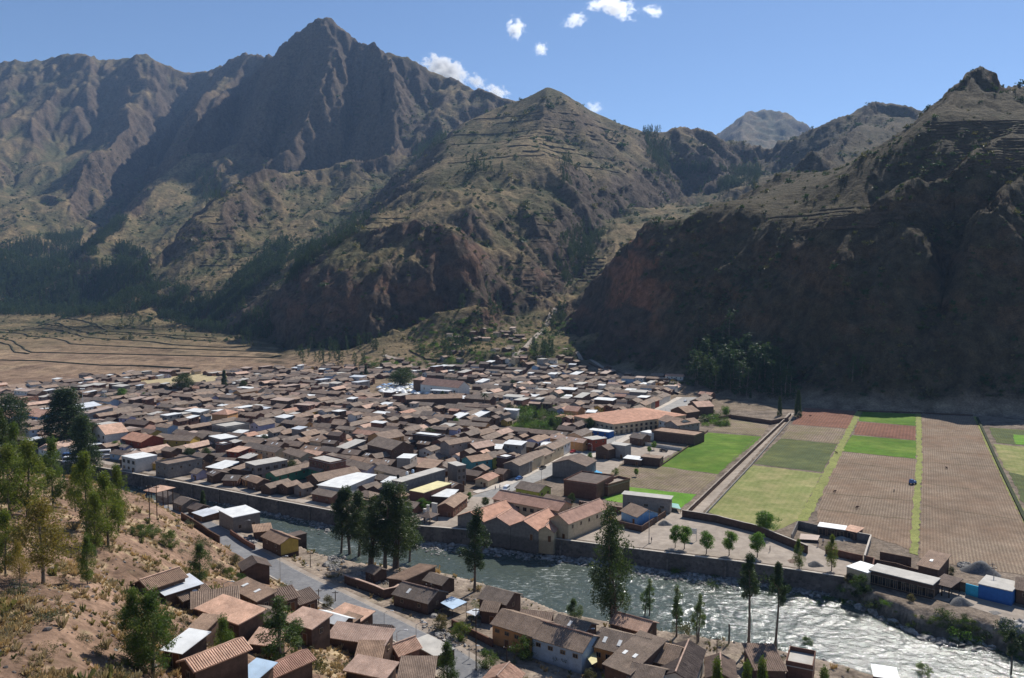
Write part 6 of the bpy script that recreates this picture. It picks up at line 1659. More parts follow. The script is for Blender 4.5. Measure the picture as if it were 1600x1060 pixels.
# ---- far woods: screen place of every land vertex, to pick places for trees
VX, VY, VZ = land_verts[:, 0], land_verts[:, 1], land_verts[:, 2]
dep_ = VY * CP - (VZ - CAMZ) * SP; up_ = VY * SP + (VZ - CAMZ) * CP
SXV = 800 + F * VX / dep_; SYV = 530 - F * up_ / dep_
visv = np.maximum.accumulate(sc_y, axis=0)
_el = (ZM - CAMZ) / YM; VISV = (_el >= np.maximum.accumulate(_el, axis=0) - .002).ravel()
def in_poly(poly, X_, Y_):
    ins = np.zeros(X_.shape, bool); j = len(poly) - 1
    for i in range(len(poly)):
        xi, yi = poly[i]; xj, yj = poly[j]
        c = ((yi > Y_) != (yj > Y_)) & (X_ < (xj - xi) * (Y_ - yi) / (yj - yi + 1e-12) + xi); ins ^= c; j = i
    return ins
def pick_places(poly, n, rg, mask=None, jit=6):
    m = in_poly(poly, SXV, SYV) & VISV & (VY > 440)
    if mask is not None: m &= mask
    idx = np.nonzero(m)[0]
    if len(idx) == 0: return np.zeros((0, 3))
    ch = rg.choice(idx, min(n, len(idx)), replace=False); p = land_verts[ch].copy()
    p[:, 0] += rg.uniform(-jit, jit, len(p)); p[:, 1] += rg.uniform(-jit, jit, len(p)); p[:, 2] = Hat(p[:, 0], p[:, 1]) - .3
    return p
FARM = []
for i in range(5):
    a_, b_ = tree_mesh(60 + i, 16, .06, [1.9, 2.3, 2.6, 2.0, 3.2][i], 22, 16, 1.25, M['leaf_far'], ['cone', 'euc', 'euc', 'cone', 'euc'][i], .02)
    # trunk and crown in one small mesh
    mb = MB(); mb.v = [tuple(v.co) for v in a_.vertices]; mb.f = [tuple(f.vertices) for f in a_.polygons]; mb.m = [0] * len(mb.f)
    mb.add([tuple(v.co) for v in b_.vertices], [tuple(f.vertices) for f in b_.polygons], 1)
    FARM.append(mb.mesh('forest_tree', [M['bark'], M['leaf_far']]))
rgf = np.random.default_rng(5)
nz = fbm(VX / 60, VY / 60, 3, 300)
WOODS = [([(-40, 400), (60, 375), (128, 362), (128, 395), (100, 425), (60, 445), (-40, 430)], 1500, -.2),
         ([(-40, 425), (90, 430), (150, 415), (230, 425), (250, 470), (210, 492), (100, 496), (-40, 492)], 2600, -.3),
         ([(120, 400), (180, 345), (200, 345), (160, 385), (150, 400)], 350, -.2),
         ([(240, 445), (300, 460), (380, 480), (420, 500), (430, 528), (330, 520), (250, 500), (230, 480)], 1000, -.1),
         ([(330, 470), (400, 410), (440, 375), (455, 385), (440, 420), (400, 460), (360, 490)], 900, -.1),
         ([(420, 430), (480, 385), (560, 340), (600, 335), (560, 365), (500, 400), (450, 450)], 500, 0.0),
         ([(180, 380), (230, 400), (235, 440), (190, 440)], 350, 0.0),
         ([(870, 420), (885, 370), (930, 355), (945, 365), (925, 400), (905, 430), (880, 445)], 260, -.3),
         ([(1005, 205), (1040, 206), (1045, 250), (1035, 270), (1010, 240)], 200, -.3), ([(640, 235), (690, 205), (700, 215), (650, 255)], 200, -.3),
         ([(1040, 262), (1190, 262), (1180, 300), (1040, 300)], 500, .1), ([(730, 255), (790, 262), (780, 275), (735, 268)], 30, -.3), ([(870, 255), (890, 250), (895, 290), (875, 295)], 40, -.3),
         ([(40, 60), (41, 60), (41, 61)], 1, 0), ([(300, 270), (345, 270), (345, 310), (320, 320)], 140, -.3)]
allp = []
for poly, n, th in WOODS:
    allp.append(pick_places(poly, n, rgf, nz > th))
allp = np.concatenate([a for a in allp if len(a)]); 
STANDS = [([(1088, 612), (1092, 560), (1120, 548), (1150, 556), (1180, 575), (1225, 592), (1243, 612), (1240, 622), (1150, 618)], 125, 'dark conifer like eucalyptus in the dense stand below the shaded cliff', 'eucalyptus stand below the shaded cliff', 'far', 24),
          ([(832, 562), (838, 548), (862, 545), (872, 556), (866, 566), (845, 568)], 26, 'dark tree of the thick clump above the church end of town', 'thick dark clump at the ravine mouth', 'far', 15),
          ([(870, 478), (885, 475), (882, 500), (862, 520), (858, 505)], 26, 'dark tree lining the ravine road', 'trees along the ravine', 'far', 14),
          ([(462, 552), (500, 540), (600, 555), (605, 572), (540, 575), (460, 575)], 28, 'dark tree at the foot of the shaded middle mountain', 'trees at the foot of the middle mountain', 'far', 14),
          ([(690, 540), (740, 530), (745, 560), (700, 565)], 26, 'dark tree between the upper houses', 'trees between the upper houses', 'far', 13),
          ([(480, 530), (520, 525), (600, 540), (600, 550), (480, 552)], 20, 'slender tree at the base of the red cliff', 'slender trees at the base of the red cliff', 'far', 15),
          ([(690, 480), (780, 470), (790, 510), (690, 500)], 16, 'lone slender tree on the rubble slope of the middle mountain', 'lone trees on the rubble slope', 'far', 18),
          ([(90, 500), (300, 505), (420, 530), (420, 545), (200, 520), (90, 512)], 20, 'tree on a terrace edge of the brown valley fields', 'trees on the terrace edges of the valley fields', 'far', 15),
          ([(1318, 588), (1352, 588), (1352, 600), (1318, 600)], 3, 'sunlit tree in front of the dark cliff', 'sunlit trees before the dark cliff', 'far', 17)]
nfar = 0
for poly, n, lab, gr, _, h in STANDS:
    p = pick_places(poly, n, rgf, None, 4)
    for q in p:
        o = link('tree', FARM[nfar % 5], None, tuple(q), random.uniform(0, 6.28)); s = h / 16 * random.uniform(.7, 1.15); wd_ = s * random.uniform(.95, 1.3) * (1.35 if h > 20 else 1.1); o.scale = (wd_, wd_, s)
        tag(o, lab, 'tree', gr); nfar += 1
scatter_stuff('forest', allp, rgf.uniform(.65, 1.25, len(allp)) * np.clip(allp[:, 1] / 1500, .8, 1.25), FARM, 'dark green eucalyptus woods on the lower mountain slopes at the left', .04, 8)
# shrubs dotted over the mountain sides
def blob(name, seed, mat):
    rg = np.random.default_rng(seed); cen = rg.normal(0, .45, (7, 3)); cen[:, 2] = np.abs(cen[:, 2]) * .7 + .2
    V, Q = leaves(rg, cen, np.full((7, 3), .45), 8, .75, 0, 1.3); return np_mesh(name, V, Q, [mat], False)
def near_blob(name, seed, mat):
    rg = np.random.default_rng(seed); cen = rg.normal(0, .42, (14, 3)); cen[:, 2] = np.abs(cen[:, 2]) * .7 + .15
    V, Q = leaves(rg, cen, np.full((14, 3), .33), 42, .13, 0, 1.8); return np_mesh(name, V, Q, [mat], False)
BL = [blob('scrub_%d' % i, i, M['leaf_far'] if i < 2 else M['leaf_olive']) for i in range(3)]
shr = (MT.ravel() > .6) & VISV & (VY > 500) & (VY < 3300) & (SLB.ravel() < 1.7)
wgt = shr * (.12 + np.clip(fbm(VX / 110, VY / 110, 4, 310) * 2.2, 0, 1.4) + .5 * np.clip(samp(blur(HR, 6, 8) - blur(HR, 1.5, 2), XM, YM).ravel() / 5, 0, 1))
wgt /= wgt.sum(); ch = rgf.choice(len(wgt), 8000, replace=False, p=wgt)
pp = land_verts[ch].copy(); scatter_stuff('mountain_scrub', pp, rgf.gamma(3, .48, len(pp)) * np.clip(pp[:, 1] / 900, .8, 2.2), BL, 'dark green shrubs dotted over the mountain slopes', .2, 9)

# ---- near slope: grass tufts, scrub, stones
def tuft(name, seed, mat, n=26, h=.55, r=.3):
    rg = np.random.default_rng(seed); V = []; Q = []
    for i in range(n):
        a = rg.uniform(0, 6.28); b = rg.uniform(0, 6.28); r0 = r * rg.uniform(0, .5); l = h * rg.uniform(.5, 1.1); o = rg.uniform(.15, .8) * l
        x, y = r0 * math.cos(a), r0 * math.sin(a); w = .035; k = len(V)
        V += [(x - w * math.sin(b), y + w * math.cos(b), -.05), (x + w * math.sin(b), y - w * math.cos(b), -.05), (x + o * math.cos(b), y + o * math.sin(b), l * .8), (x + o * .8 * math.cos(b) , y + o * .8 * math.sin(b) + .02, l)]
        Q.append((k, k + 1, k + 2, k + 3))
    return np_mesh(name, np.array(V), np.array(Q), [mat], False)
TF = [tuft('tuft_%d' % i, i, M['straw']) for i in range(3)]; TG = [tuft('green_tuft_%d' % i, 9 + i, M['straw_green']) for i in range(2)]
def hill_points(n, seed, thr, sc=9, zmin=5.0, invert=False, zmax=90):
    rg = np.random.default_rng(seed); a = rg.uniform(-.72, .2, n * 4); D = np.exp(rg.uniform(math.log(60), math.log(225), n * 4)); x = a * D
    z = Hat(x, D); v = fbm(x / sc, D / sc, 3, 150) + rg.normal(0, .12, n * 4); bd_, _ = road_dist(x, D)
    m = (z > zmin) & (z < zmax) & (v > thr) & (bd_ > 5)
    for (cx, cy, ux, uy, L, W) in TAKEN:
        if cy > 260: continue
        dx, dy = x - cx, D - cy; m &= ~((np.abs(dx * ux + dy * uy) < L / 2 + .3) & (np.abs(-dx * uy + dy * ux) < W / 2 + .3))
    x, D, z = x[m][:n], D[m][:n], z[m][:n]; return np.stack([x, D, z], 1), rg
p, rg = hill_points(9500, 31, .06); scatter_stuff('dry_grass', p, rg.gamma(4, .20, len(p)), TF, 'straw coloured tufts of dry grass on the near slope', .2, 10)
p, rg = hill_points(900, 32, .16, 14); scatter_stuff('green_grass', p, rg.gamma(4, .30, len(p)), TG, 'olive green grass tufts on the near slope', .2, 11)
p, rg = hill_points(420, 33, .2, 5); scatter_stuff('slope_scrub', p, rg.gamma(3, .28, len(p)) + .3, [near_blob('low_scrub_%d' % i, 20 + i, M[['leaf_olive', 'leaf_grey', 'leaf_olive'][i]]) for i in range(3)], 'low grey and olive scrub on the near slope', .2, 12)
p, rg = hill_points(2200, 34, -.05, 4); scatter_stuff('slope_stones', p, rg.gamma(1.6, .16, len(p)) + .05, DROCKS + ROCKS[:1], 'dark stones lying on the near slope', .5, 13)
def bank_points(n, seed, z0=.8, z1=5.0):
    rg = np.random.default_rng(seed); x = rg.uniform(-130, 150, n * 5); y = rg.uniform(140, 300, n * 5); z = Hat(x, y); bd_, _ = road_dist(x, y)
    m = (y < line_y(NEARB, x) + 1.0) & (z > z0) & (z < z1) & (bd_ > 7) & (fbm(x / 8, y / 8, 3, 400) > .0)
    for (cx, cy, ux, uy, L, W) in TAKEN:
        if cy > 300: continue
        dx, dy = x - cx, y - cy; m &= ~((np.abs(dx * ux + dy * uy) < L / 2 + .5) & (np.abs(-dx * uy + dy * ux) < W / 2 + .5))
    return np.stack([x[m], y[m], z[m]], 1)[:n], rg
p, rg = bank_points(2200, 41, -1); scatter_stuff('bank_grass', p, rg.gamma(4, .25, len(p)), TF + TG, 'dry grass and weeds on the near river bank', .2, 14)
p, rg = bank_points(200, 42, -1.5); scatter_stuff('bank_scrub', p, rg.gamma(3, .35, len(p)) + .3, [near_blob('bank_scrub_%d' % i, 30 + i, M[['leaf_mid', 'leaf_olive', 'leaf_grey'][i]]) for i in range(3)], 'scrub and bushes along the near river bank', .2, 15)
p, rg = bank_points(1500, 43, -1.5); scatter_stuff('bank_stones', p, rg.gamma(1.6, .22, len(p)) + .08, ROCKS + DROCKS, 'stones and rubble on the near river bank', .5, 16)
# shrubs on the far bank and the steep earth bank
rg = np.random.default_rng(51); x = np.concatenate([rg.uniform(25, 92, 170), rg.uniform(92, 140, 130)]); wy_ = line_y(WALL, x); y = wy_ - rg.uniform(1.5, 9, len(x)); z = Hat(x, y)
keep = (fbm(x / 9, y / 9, 2, 77) > .05) | (x > 92); x, y, z = x[keep], y[keep], z[keep]
scatter_stuff('far_bank_scrub', np.stack([x, y, z], 1), rg.gamma(3, .42, len(x)) + .3, [near_blob('far_bank_scrub_%d' % i, 40 + i, M[['leaf_dark', 'leaf_bright', 'leaf_mid'][i]]) for i in range(3)], 'green bushes at the foot of the river wall', .2, 17)
# greenery of the walled garden and of the yards
rg = np.random.default_rng(71); gp = []
for (x0, x1, y0, y1, n) in ((802, 880, 640, 678, 260), (700, 760, 620, 632, 60), (1095, 1140, 640, 668, 50), (990, 1080, 592, 606, 40), (560, 760, 560, 590, 260), (640, 900, 500, 560, 420)):
    for _ in range(n):
        q = G(rg.uniform(x0, x1), rg.uniform(y0, y1)); 
        if free_spot(q[0], q[1], 1, 0, 1, 1, 0): gp.append(q)
scatter_stuff('garden_greenery', gp, rg.gamma(3, .7, len(gp)) + .6, [near_blob('garden_green_%d' % i, 70 + i, M[['leaf_mid', 'leaf_bright', 'leaf_dark'][i]]) for i in range(3)], 'green shrubs and low trees of the walled gardens in the town', .1, 71)
rt2 = random.Random(77); nt_ = 0; tries = 0
while nt_ < 26 and tries < 900:
    tries += 1; x = rt2.uniform(60, 1040); y = rt2.uniform(600, 745); q = G(x, y); d = np.array(q[:2]) - O0
    if q[2] > 3 or not road_clear(q) or blocked(np.array(q[:2])) or d @ E1 < 12 or not free_spot(q[0], q[1], 1, 0, 1.2, 1.2, 0): continue
    nt_ += 1; k_ = rt2.choice(['wide', 'round', 'shrub_green', 'round']); ms = TM[k_][0]
    place_tree(ms, q, rt2.uniform(.5, .9) * (1 if k_ != 'round' else 1.2), name='tree', label='small green yard tree half hidden between the brown town roofs', cat='tree', group='small yard trees between the town roofs')
# heaps of grey rubble
def rubble(pxs, n, size, label, seed, g=None):
    rg = np.random.default_rng(seed); P_ = []
    c = [G(*a) if g is None else PZ(*a, g) for a in pxs]; c = np.array(c); 
    for i in range(n):
        w = rg.dirichlet(np.ones(len(c))); q = w @ c; P_.append((q[0] + rg.normal(0, .3), q[1] + rg.normal(0, .3), H1(q[0], q[1]) + .1))
    scatter_stuff('rubble', P_, rg.gamma(2, size / 2, n) + .1, ROCKS, label, .6, seed)
rubble([(505, 880), (530, 872), (540, 890), (515, 895)], 300, .55, 'pale rubble heap beside the asphalt road before the stone yard', 61)
rubble([(553, 893), (575, 898), (622, 908), (600, 918), (565, 905)], 420, .5, 'pale building stones stored inside the walled yard', 62)
rubble([(392, 838), (404, 846), (398, 852), (385, 845)], 90, .7, 'grey boulders at the bend of the road wall', 63)
rubble([(1498, 880), (1515, 878), (1512, 890), (1500, 888)], 160, .45, 'stone heap at the field edge behind the tall adobe house', 64, 0)
rubble([(1560, 970), (1600, 975), (1640, 1000), (1580, 1000)], 400, 1.0, 'big broken rocks on the earth bank at the right edge', 65)
rubble([(640, 960), (700, 985), (770, 1030), (720, 1020), (650, 985)], 160, .35, 'loose stones on the dirt bank beside the asphalt road', 66)
# ------------------------------------------------------------------ walls
surf('dark_hedge', (.022, .028, .014), (.05, .06, .025), 1.2, .95, .15)
surf('bank_scrub', (.045, .042, .024), (.10, .085, .045), .8, .95, .15)
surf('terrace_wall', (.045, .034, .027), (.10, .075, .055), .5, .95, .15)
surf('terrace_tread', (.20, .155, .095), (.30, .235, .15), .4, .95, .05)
def wall_thing(pxs, h, mat, label, g=None, thick=.35, name='garden_wall', coping=None):
    c = [G(a[0], a[1], h) if g is None else PZ(a[0], a[1], g + h) for a in pxs]
    if g is None: c = [PZ(a[0], a[1], H1(q[0], q[1]) + h) for a, q in zip(pxs, c)]
    L = []
    for a, b in zip(c[:-1], c[1:]):
        n = max(1, int(math.dist(a[:2], b[:2]) / 2.5)); L += [(a[0] + (b[0] - a[0]) * i / n, a[1] + (b[1] - a[1]) * i / n) for i in range(n)]
    L.append(c[-1][:2]); ox, oy = L[0]; oz = (H1(ox, oy) if g is None else g)
    A = np.array(L) - (ox, oy); T = np.gradient(A, axis=0); T /= np.linalg.norm(T, axis=1)[:, None] + 1e-9; N = np.stack([T[:, 1], -T[:, 0]], 1)
    gz = [(H1(x, y) if g is None else g) - oz for x, y in L]; n = len(A)
    top = [gz[i] + h + random.uniform(-.08, .08) for i in range(n)]
    def band(o0, o1, za, zb):
        mb = MB(); r = []
        for (o_, zz) in ((o0, zb), (o1, zb), (o1, za), (o0, za)): r.append([(A[i][0] + N[i][0] * o_, A[i][1] + N[i][1] * o_, zz[i]) for i in range(n)])
        mb.add(sum(r, []), [(k * n + i, k * n + i + 1, ((k + 1) % 4) * n + i + 1, ((k + 1) % 4) * n + i) for k in range(4) for i in range(n - 1)] + [(0, n, 2 * n, 3 * n), (n - 1, 4 * n - 1, 3 * n - 1, 2 * n - 1)]); return mb
    o = band(-thick / 2, thick / 2, [z - 1.2 for z in gz], top).build(name, M[mat], None, (ox, oy, oz)); tag(o, label, 'wall')
    if coping: band(-thick / 2 - .08, thick / 2 + .08, [t + .003 for t in top], [t + .14 for t in top]).build('coping', M[coping], o)
    return o
W_ = wall_thing
W_([(539, 899), (575, 911), (600, 922), (617, 918), (633, 907)], 2.3, 'w_adobe', 'brown wall bending round the yard of pale stones', None, .5, coping='tile_salmon')
W_([(283, 801), (312, 818), (343, 838)], 2.2, 'w_adobe', 'long brown wall on the river side of the road above the white roof house', None, .5)
W_([(360, 828), (380, 842), (398, 852)], 1.5, 'w_brick', 'broken brown wall at the roadside below the white roof building')
W_([(1236, 645.5), (1160, 716), (1072, 799)], 1.9, 'w_adobe', 'long brown wall on the left side of the field lane', 0, coping='dirt_pale')
W_([(1243, 647), (1170, 730), (1101, 803)], .8, 'w_concrete', 'low pale wall on the right side of the field lane', 0)
W_([(1066, 797), (1120, 806), (1185, 822), (1262, 853)], 2.6, 'w_adobe', 'dark adobe wall behind the pale square with trees', 0, coping='paving')
W_([(1237, 835), (1247, 814), (1284, 822)], 2.5, 'w_grey', 'grey wall corner of the gravel yard', 0)
W_([(1337, 832), (1361, 836), (1351, 868)], 2.5, 'w_grey', 'right hand wall of the gravel yard', 0, coping='paving')
W_([(1290, 855), (1348, 868)], 2.2, 'w_brick', 'brick front wall of the gravel yard', 0)
W_([(1352, 868), (1366, 872), (1364, 882)], 2.4, 'w_brick', 'short brick wall beside the gravel yard', 0)
W_([(1375, 862), (1424, 871)], 3.0, 'w_adobe', 'tall dark adobe wall left of the folded brown roof', 0)
W_([(1366, 874), (1400, 880), (1437, 891)], 2.2, 'w_adobe', 'long reddish wall behind the long whitish flat roof', 0)
W_([(958, 812), (1003, 822), (1040, 798)], 2.2, 'w_adobe', 'adobe wall with a corner around the sky blue gable house', 0)
W_([(905, 783), (972, 793)], 2.4, 'w_adobe', 'upper eroded adobe wall between the school and the blue house', 0, coping='tile_salmon')
W_([(905, 799), (960, 808)], 2.0, 'w_cream', 'lower eroded pale wall behind the school square', 0)
W_([(986, 688), (1065, 700)], 1.7, 'w_white', 'low whitewashed wall along the bare earth yard', 0)
W_([(1459, 899), (1485, 905), (1509, 911)], 2.6, 'w_adobe', 'brown yard wall left of the bright cyan wall panel', 0)
W_([(1509.5, 911.5), (1529, 917)], 3.0, 'w_cyan', 'bright cyan painted wall panel beside the deep blue wall', 0)
W_([(1142, 648), (1205, 657), (1232, 652)], 2.6, 'w_adobe', 'dark wall along the top of the brown plot near the lane', 0)
W_([(1100, 655), (1142, 648)], 2.2, 'w_adobe', 'adobe wall at the top of the bright green field', 0)
W_([(1106, 672), (1085, 690), (1030, 728)], .8, 'w_adobe', 'low earth bank between the grey walls and the bright green field', 0)
W_([(945, 740), (976, 757)], 2.6, 'w_brick', 'brick wall of the roofless yard at the light green plot', 0) 
W_([(706, 968), (740, 985), (770, 1000)], 1.6, 'w_brick', 'ruined brick wall before the metal canopies')
W_([(560, 790), (640, 806)], 1.8, 'w_brick', 'brick wall behind the hip roofed shelter', 0)
W_([(330, 741), (395, 748), (430, 756)], 1.2, 'w_brick', 'low brick wall along the riverside walk', 0) 
W_([(435, 757), (480, 764)], 2.8, 'w_brick', 'brown front wall of the green courtyard house', 0)
W_([(920, 566), (985, 588), (1060, 614)], 1.6, 'w_adobe', 'long wall of the upper path coming down to the far end of town')
W_([(640, 545), (665, 560), (690, 562)], 1.5, 'w_adobe', 'curved wall on the pale ground above the church')
W_([(700, 575), (790, 572)], 1.8, 'w_adobe', 'terrace wall behind the upper houses')
W_([(1340, 641), (1430, 644), (1520, 648)], 1.0, 'w_adobe', 'low dark field wall at the foot of the cliff', 0)
W_([(1527, 652), (1562, 728), (1603, 812), (1640, 900)], .9, 'dark_hedge', 'dark straight ditch hedge at the right edge of the brown field', 0, 1.2, name='hedge')
for i_, ln in enumerate(([(0, 518), (85, 528), (111, 537), (236, 543), (440, 547)], [(0, 528), (20, 532), (37, 543), (50, 550), (203, 553), (440, 555)], [(0, 534), (15, 538), (24, 550), (45, 552)],
                          [(0, 515), (100, 516), (152, 528), (270, 538), (338, 542), (446, 545)], [(34, 510), (142, 520), (210, 522), (338, 533)], [(57, 504), (169, 516), (236, 520), (338, 528)], [(80, 508), (150, 510), (240, 515)], [(0, 562), (60, 563), (160, 570), (300, 575)])):
    W_(ln, 1.1, 'bank_scrub', ['longest', 'bent', 'short curved', 'upper bent', 'third highest', 'second highest', 'highest', 'lowest and faintest'][i_] + ' dark scrubby bank between the brown valley fields at the left', None, 1.8, name='terrace_bank')
def terraces(px0, px1, y0, y1, n, hw, tw, dmin, dmax, label, vary=0.0):
    """stepped dry stone walls following the contour of the hillside"""
    q0 = G((px0 + px1) / 2, y1, 0, dmin); root = empty('hillside_terraces', q0, 0, label, 'terraces')
    zs = [G((px0 + px1) / 2, y1 - (y1 - y0) * (i + .5) / n, 0, dmin)[2] for i in range(n)]
    Ds = np.linspace(dmin, dmax, 500); rr = random.Random(int(px0))
    for zk in zs:
        a = px0 + rr.random() * vary * (px1 - px0); b = px1 - rr.random() * vary * (px1 - px0); P_ = []
        for px_ in np.arange(a, b, 4.0):
            u = (px_ - 800) / F; h = Hat(u * Ds, Ds); z2 = zk + .5 * float(noise2(np.array(px_ / 40), np.array(zk), 7)); k = np.argmax(h > z2)
            if h[k] > z2 and k > 0: P_.append((u * Ds[k] - q0[0], Ds[k] - q0[1], z2 - q0[2]))
        if len(P_) < 4: continue
        A = np.array(P_); m_ = A.copy()
        for _ in range(2): m_[1:-1] = (m_[:-2] + 2 * m_[1:-1] + m_[2:]) / 4
        A = m_; k = len(A)
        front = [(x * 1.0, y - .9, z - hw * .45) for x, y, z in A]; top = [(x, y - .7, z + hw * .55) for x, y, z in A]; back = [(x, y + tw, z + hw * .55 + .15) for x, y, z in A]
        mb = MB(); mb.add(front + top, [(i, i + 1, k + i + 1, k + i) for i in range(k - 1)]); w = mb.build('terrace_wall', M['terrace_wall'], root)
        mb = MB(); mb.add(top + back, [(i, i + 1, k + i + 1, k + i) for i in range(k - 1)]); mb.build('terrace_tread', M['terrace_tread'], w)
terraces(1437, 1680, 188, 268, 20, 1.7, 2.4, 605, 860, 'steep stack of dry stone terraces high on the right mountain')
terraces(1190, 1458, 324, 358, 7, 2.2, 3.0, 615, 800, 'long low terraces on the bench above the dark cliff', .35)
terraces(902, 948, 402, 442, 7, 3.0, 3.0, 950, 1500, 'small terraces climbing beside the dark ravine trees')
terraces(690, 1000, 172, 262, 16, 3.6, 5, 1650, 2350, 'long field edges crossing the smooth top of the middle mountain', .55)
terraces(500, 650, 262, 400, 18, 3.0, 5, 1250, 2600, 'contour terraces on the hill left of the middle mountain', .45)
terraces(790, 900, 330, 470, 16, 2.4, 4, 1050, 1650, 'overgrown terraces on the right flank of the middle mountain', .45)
terraces(300, 470, 330, 470, 14, 2.6, 4, 1250, 2200, 'faint contour terraces on the round hill above the left woods', .6)
# sheet roofs on posts
def canopy(pxs, h, mat, label, g=None):
    c = [G(x, y, h) for x, y in pxs] if g is None else [PZ(x, y, g + h) for x, y in pxs]
    cx = sum(q[0] for q in c) / 4; cy = sum(q[1] for q in c) / 4; gz = H1(cx, cy) if g is None else g
    c = [PZ(x, y, gz + h) for x, y in pxs]
    r = empty('canopy', (cx, cy, gz), 0, label, 'canopy'); mb = MB(); n = len(c)
    tp = [(q[0] - cx, q[1] - cy, h + random.uniform(-.15, .15)) for q in c]; mb.add(tp + [(x, y, z - .07) for x, y, z in tp], [tuple(range(n)), tuple(range(2 * n - 1, n - 1, -1))] + [(i, i + n, (i + 1) % n + n, (i + 1) % n) for i in range(n)])
    mb.build('sheet', M[mat], r)
    for x, y, z in tp:
        q = MB(); q.box(x * .93 - .06, y * .93 - .06, -1, x * .93 + .06, y * .93 + .06, z - .1); q.build('post', M['wood_dark'], r)
canopy([(688, 942), (707, 952.5), (730, 940), (705, 931)], 2.4, 'tin_blue', 'pale blue metal canopy patched with white on posts by the dirt bank')
canopy([(728, 956), (743, 962), (752, 954), (743, 950)], 2.2, 'tin', 'small pale metal canopy beside the low tiled annex')
canopy([(626, 938), (634, 941), (636, 935), (627, 932)], 1.6, 'tarp_blue', 'small blue tarpaulin hanging under the grey tiled eave')
canopy([(920, 737), (940, 743), (941, 738), (924, 732)], 1.5, 'tarp_blue', 'bright blue tarpaulin on the ground beside the big grey gable', 0)
canopy([(1050, 793), (1064, 796), (1060, 788), (1050, 786)], 1.5, 'tarp_green', 'pale green tarpaulin heap at the end of the field lane', 0)
canopy([(1249, 842), (1278, 844), (1281, 837), (1251, 834)], 1.0, 'tin_rust', 'low rust and blue sheet roof lying in the gravel yard', 0)
canopy([(925, 1038), (933, 1034), (931, 1012), (914, 1022)], 3.0, 'canvas_yellow', 'cream plastic sheet over the courtyard gallery')

# ------------------------------------------------------------------ lamps and poles
def pole_thing(px_, py_, top, label, kind='lamp', g=None, arm=(1, 0)):
    q, h = hpx(px_, py_, top, g)
    nm = {'lamp': 'street_lamp', 'wood': 'utility_pole', 'flood': 'floodlight_mast', 'pale': 'utility_pole', 'post': 'wooden_post'}[kind]
    r = empty(nm, q, 0, label, {'lamp': 'street lamp', 'wood': 'pole', 'flood': 'floodlight', 'pale': 'pole', 'post': 'post'}[kind])
    mb = MB(); rad = {'lamp': .09, 'wood': .13, 'flood': .16, 'pale': .13, 'post': .2}[kind]
    mb.tube([(0, 0, -.5), (0, 0, h * .5), (0, 0, h)], [rad, rad * .85, rad * .65], 8); mb.build('pole', M['wood_dark' if kind in ('wood', 'post') else ('metal' if kind != 'pale' else 'w_concrete')], r)
    if kind == 'lamp':
        mb = MB(); mb.tube([(0, 0, h - .05), (arm[0] * .7, arm[1] * .7, h + .35), (arm[0] * 1.5, arm[1] * 1.5, h + .45)], [.05, .045, .04], 6); mb.build('arm', M['metal'], r)
        mb = MB(); x, y = arm[0] * 1.75, arm[1] * 1.75; mb.add([(x - .4, y - .13, h + .42), (x + .4, y - .13, h + .42), (x + .4, y + .13, h + .42), (x - .4, y + .13, h + .42), (x - .3, y - .07, h + .56), (x + .3, y - .07, h + .56), (x + .3, y + .07, h + .56), (x - .3, y + .07, h + .56)], [(3, 2, 1, 0), (4, 5, 6, 7), (0, 1, 5, 4), (1, 2, 6, 5), (2, 3, 7, 6), (3, 0, 4, 7)]); mb.build('lamp_head', M['lamp'], r)
    if kind in ('wood', 'pale'):
        mb = MB(); mb.box(-.75, -.06, h - .55, .75, .06, h - .42); mb.build('crossarm', M['wood_dark'], r)
        for x in (-.6, 0, .6): q2 = MB(); q2.tube([(x, 0, h - .42), (x, 0, h - .25)], [.05, .06], 6); q2.build('insulator', M['lamp'], r)
    if kind == 'flood':
        mb = MB(); mb.box(-1.6, -.1, h - .1, 1.6, .1, h + .1); mb.build('crossbar', M['metal'], r)
        for x in (-1.3, -.45, .45, 1.3): q2 = MB(); q2.box(x - .3, -.35, h + .1, x + .3, .1, h + .6); q2.build('floodlight', M['lamp'], r)
    return r
for a in [(650.5, 1032, 975, 'tall street lamp standing right of the folded salmon roof'), (620.5, 1037, 987, 'street lamp standing left of the folded salmon roof'), (600.4, 980, 957, 'small street lamp on the hill side of the asphalt road'),
          (438, 912, 871, 'street lamp opposite the yellow gable house'), (381, 832, 815, 'street lamp beside the grey white roofed building'), (349.5, 927, 912, 'short street lamp with a white head next to the barn'), (914, 1017, 985, 'street lamp before the pale blue house'), (733, 1030, 1012, 'street lamp where the asphalt road leaves the picture'), (855, 1025, 985, 'thin street lamp before the joint of ochre and pale blue houses')]:
    pole_thing(*a)
pole_thing(234, 813, 757, 'left wooden pole of the pair on the bare slope crest', 'wood'); pole_thing(245.5, 813, 758, 'right wooden pole of the pair on the bare slope crest', 'wood')
pole_thing(744, 1048, 948, 'tall dark power pole beside the road end', 'wood'); pole_thing(792, 1038, 1008, 'short pale topped pole on the dirt bank', 'wood'); pole_thing(670, 950, 910, 'wooden pole before the grey house with the blue tarpaulin', 'wood')
pole_thing(1120, 1030, 995, 'thin pole on the dirt lane before the river', 'wood'); pole_thing(1139, 1005, 975, 'thick bare post at the water', 'post'); pole_thing(485, 887, 862, 'leaning post on the dry bank by the rubble', 'wood'); pole_thing(498, 945, 920, 'thin pole at the roadside left of the bush', 'wood'); pole_thing(524, 940, 923, 'thin pole at the roadside right of the bush', 'wood')
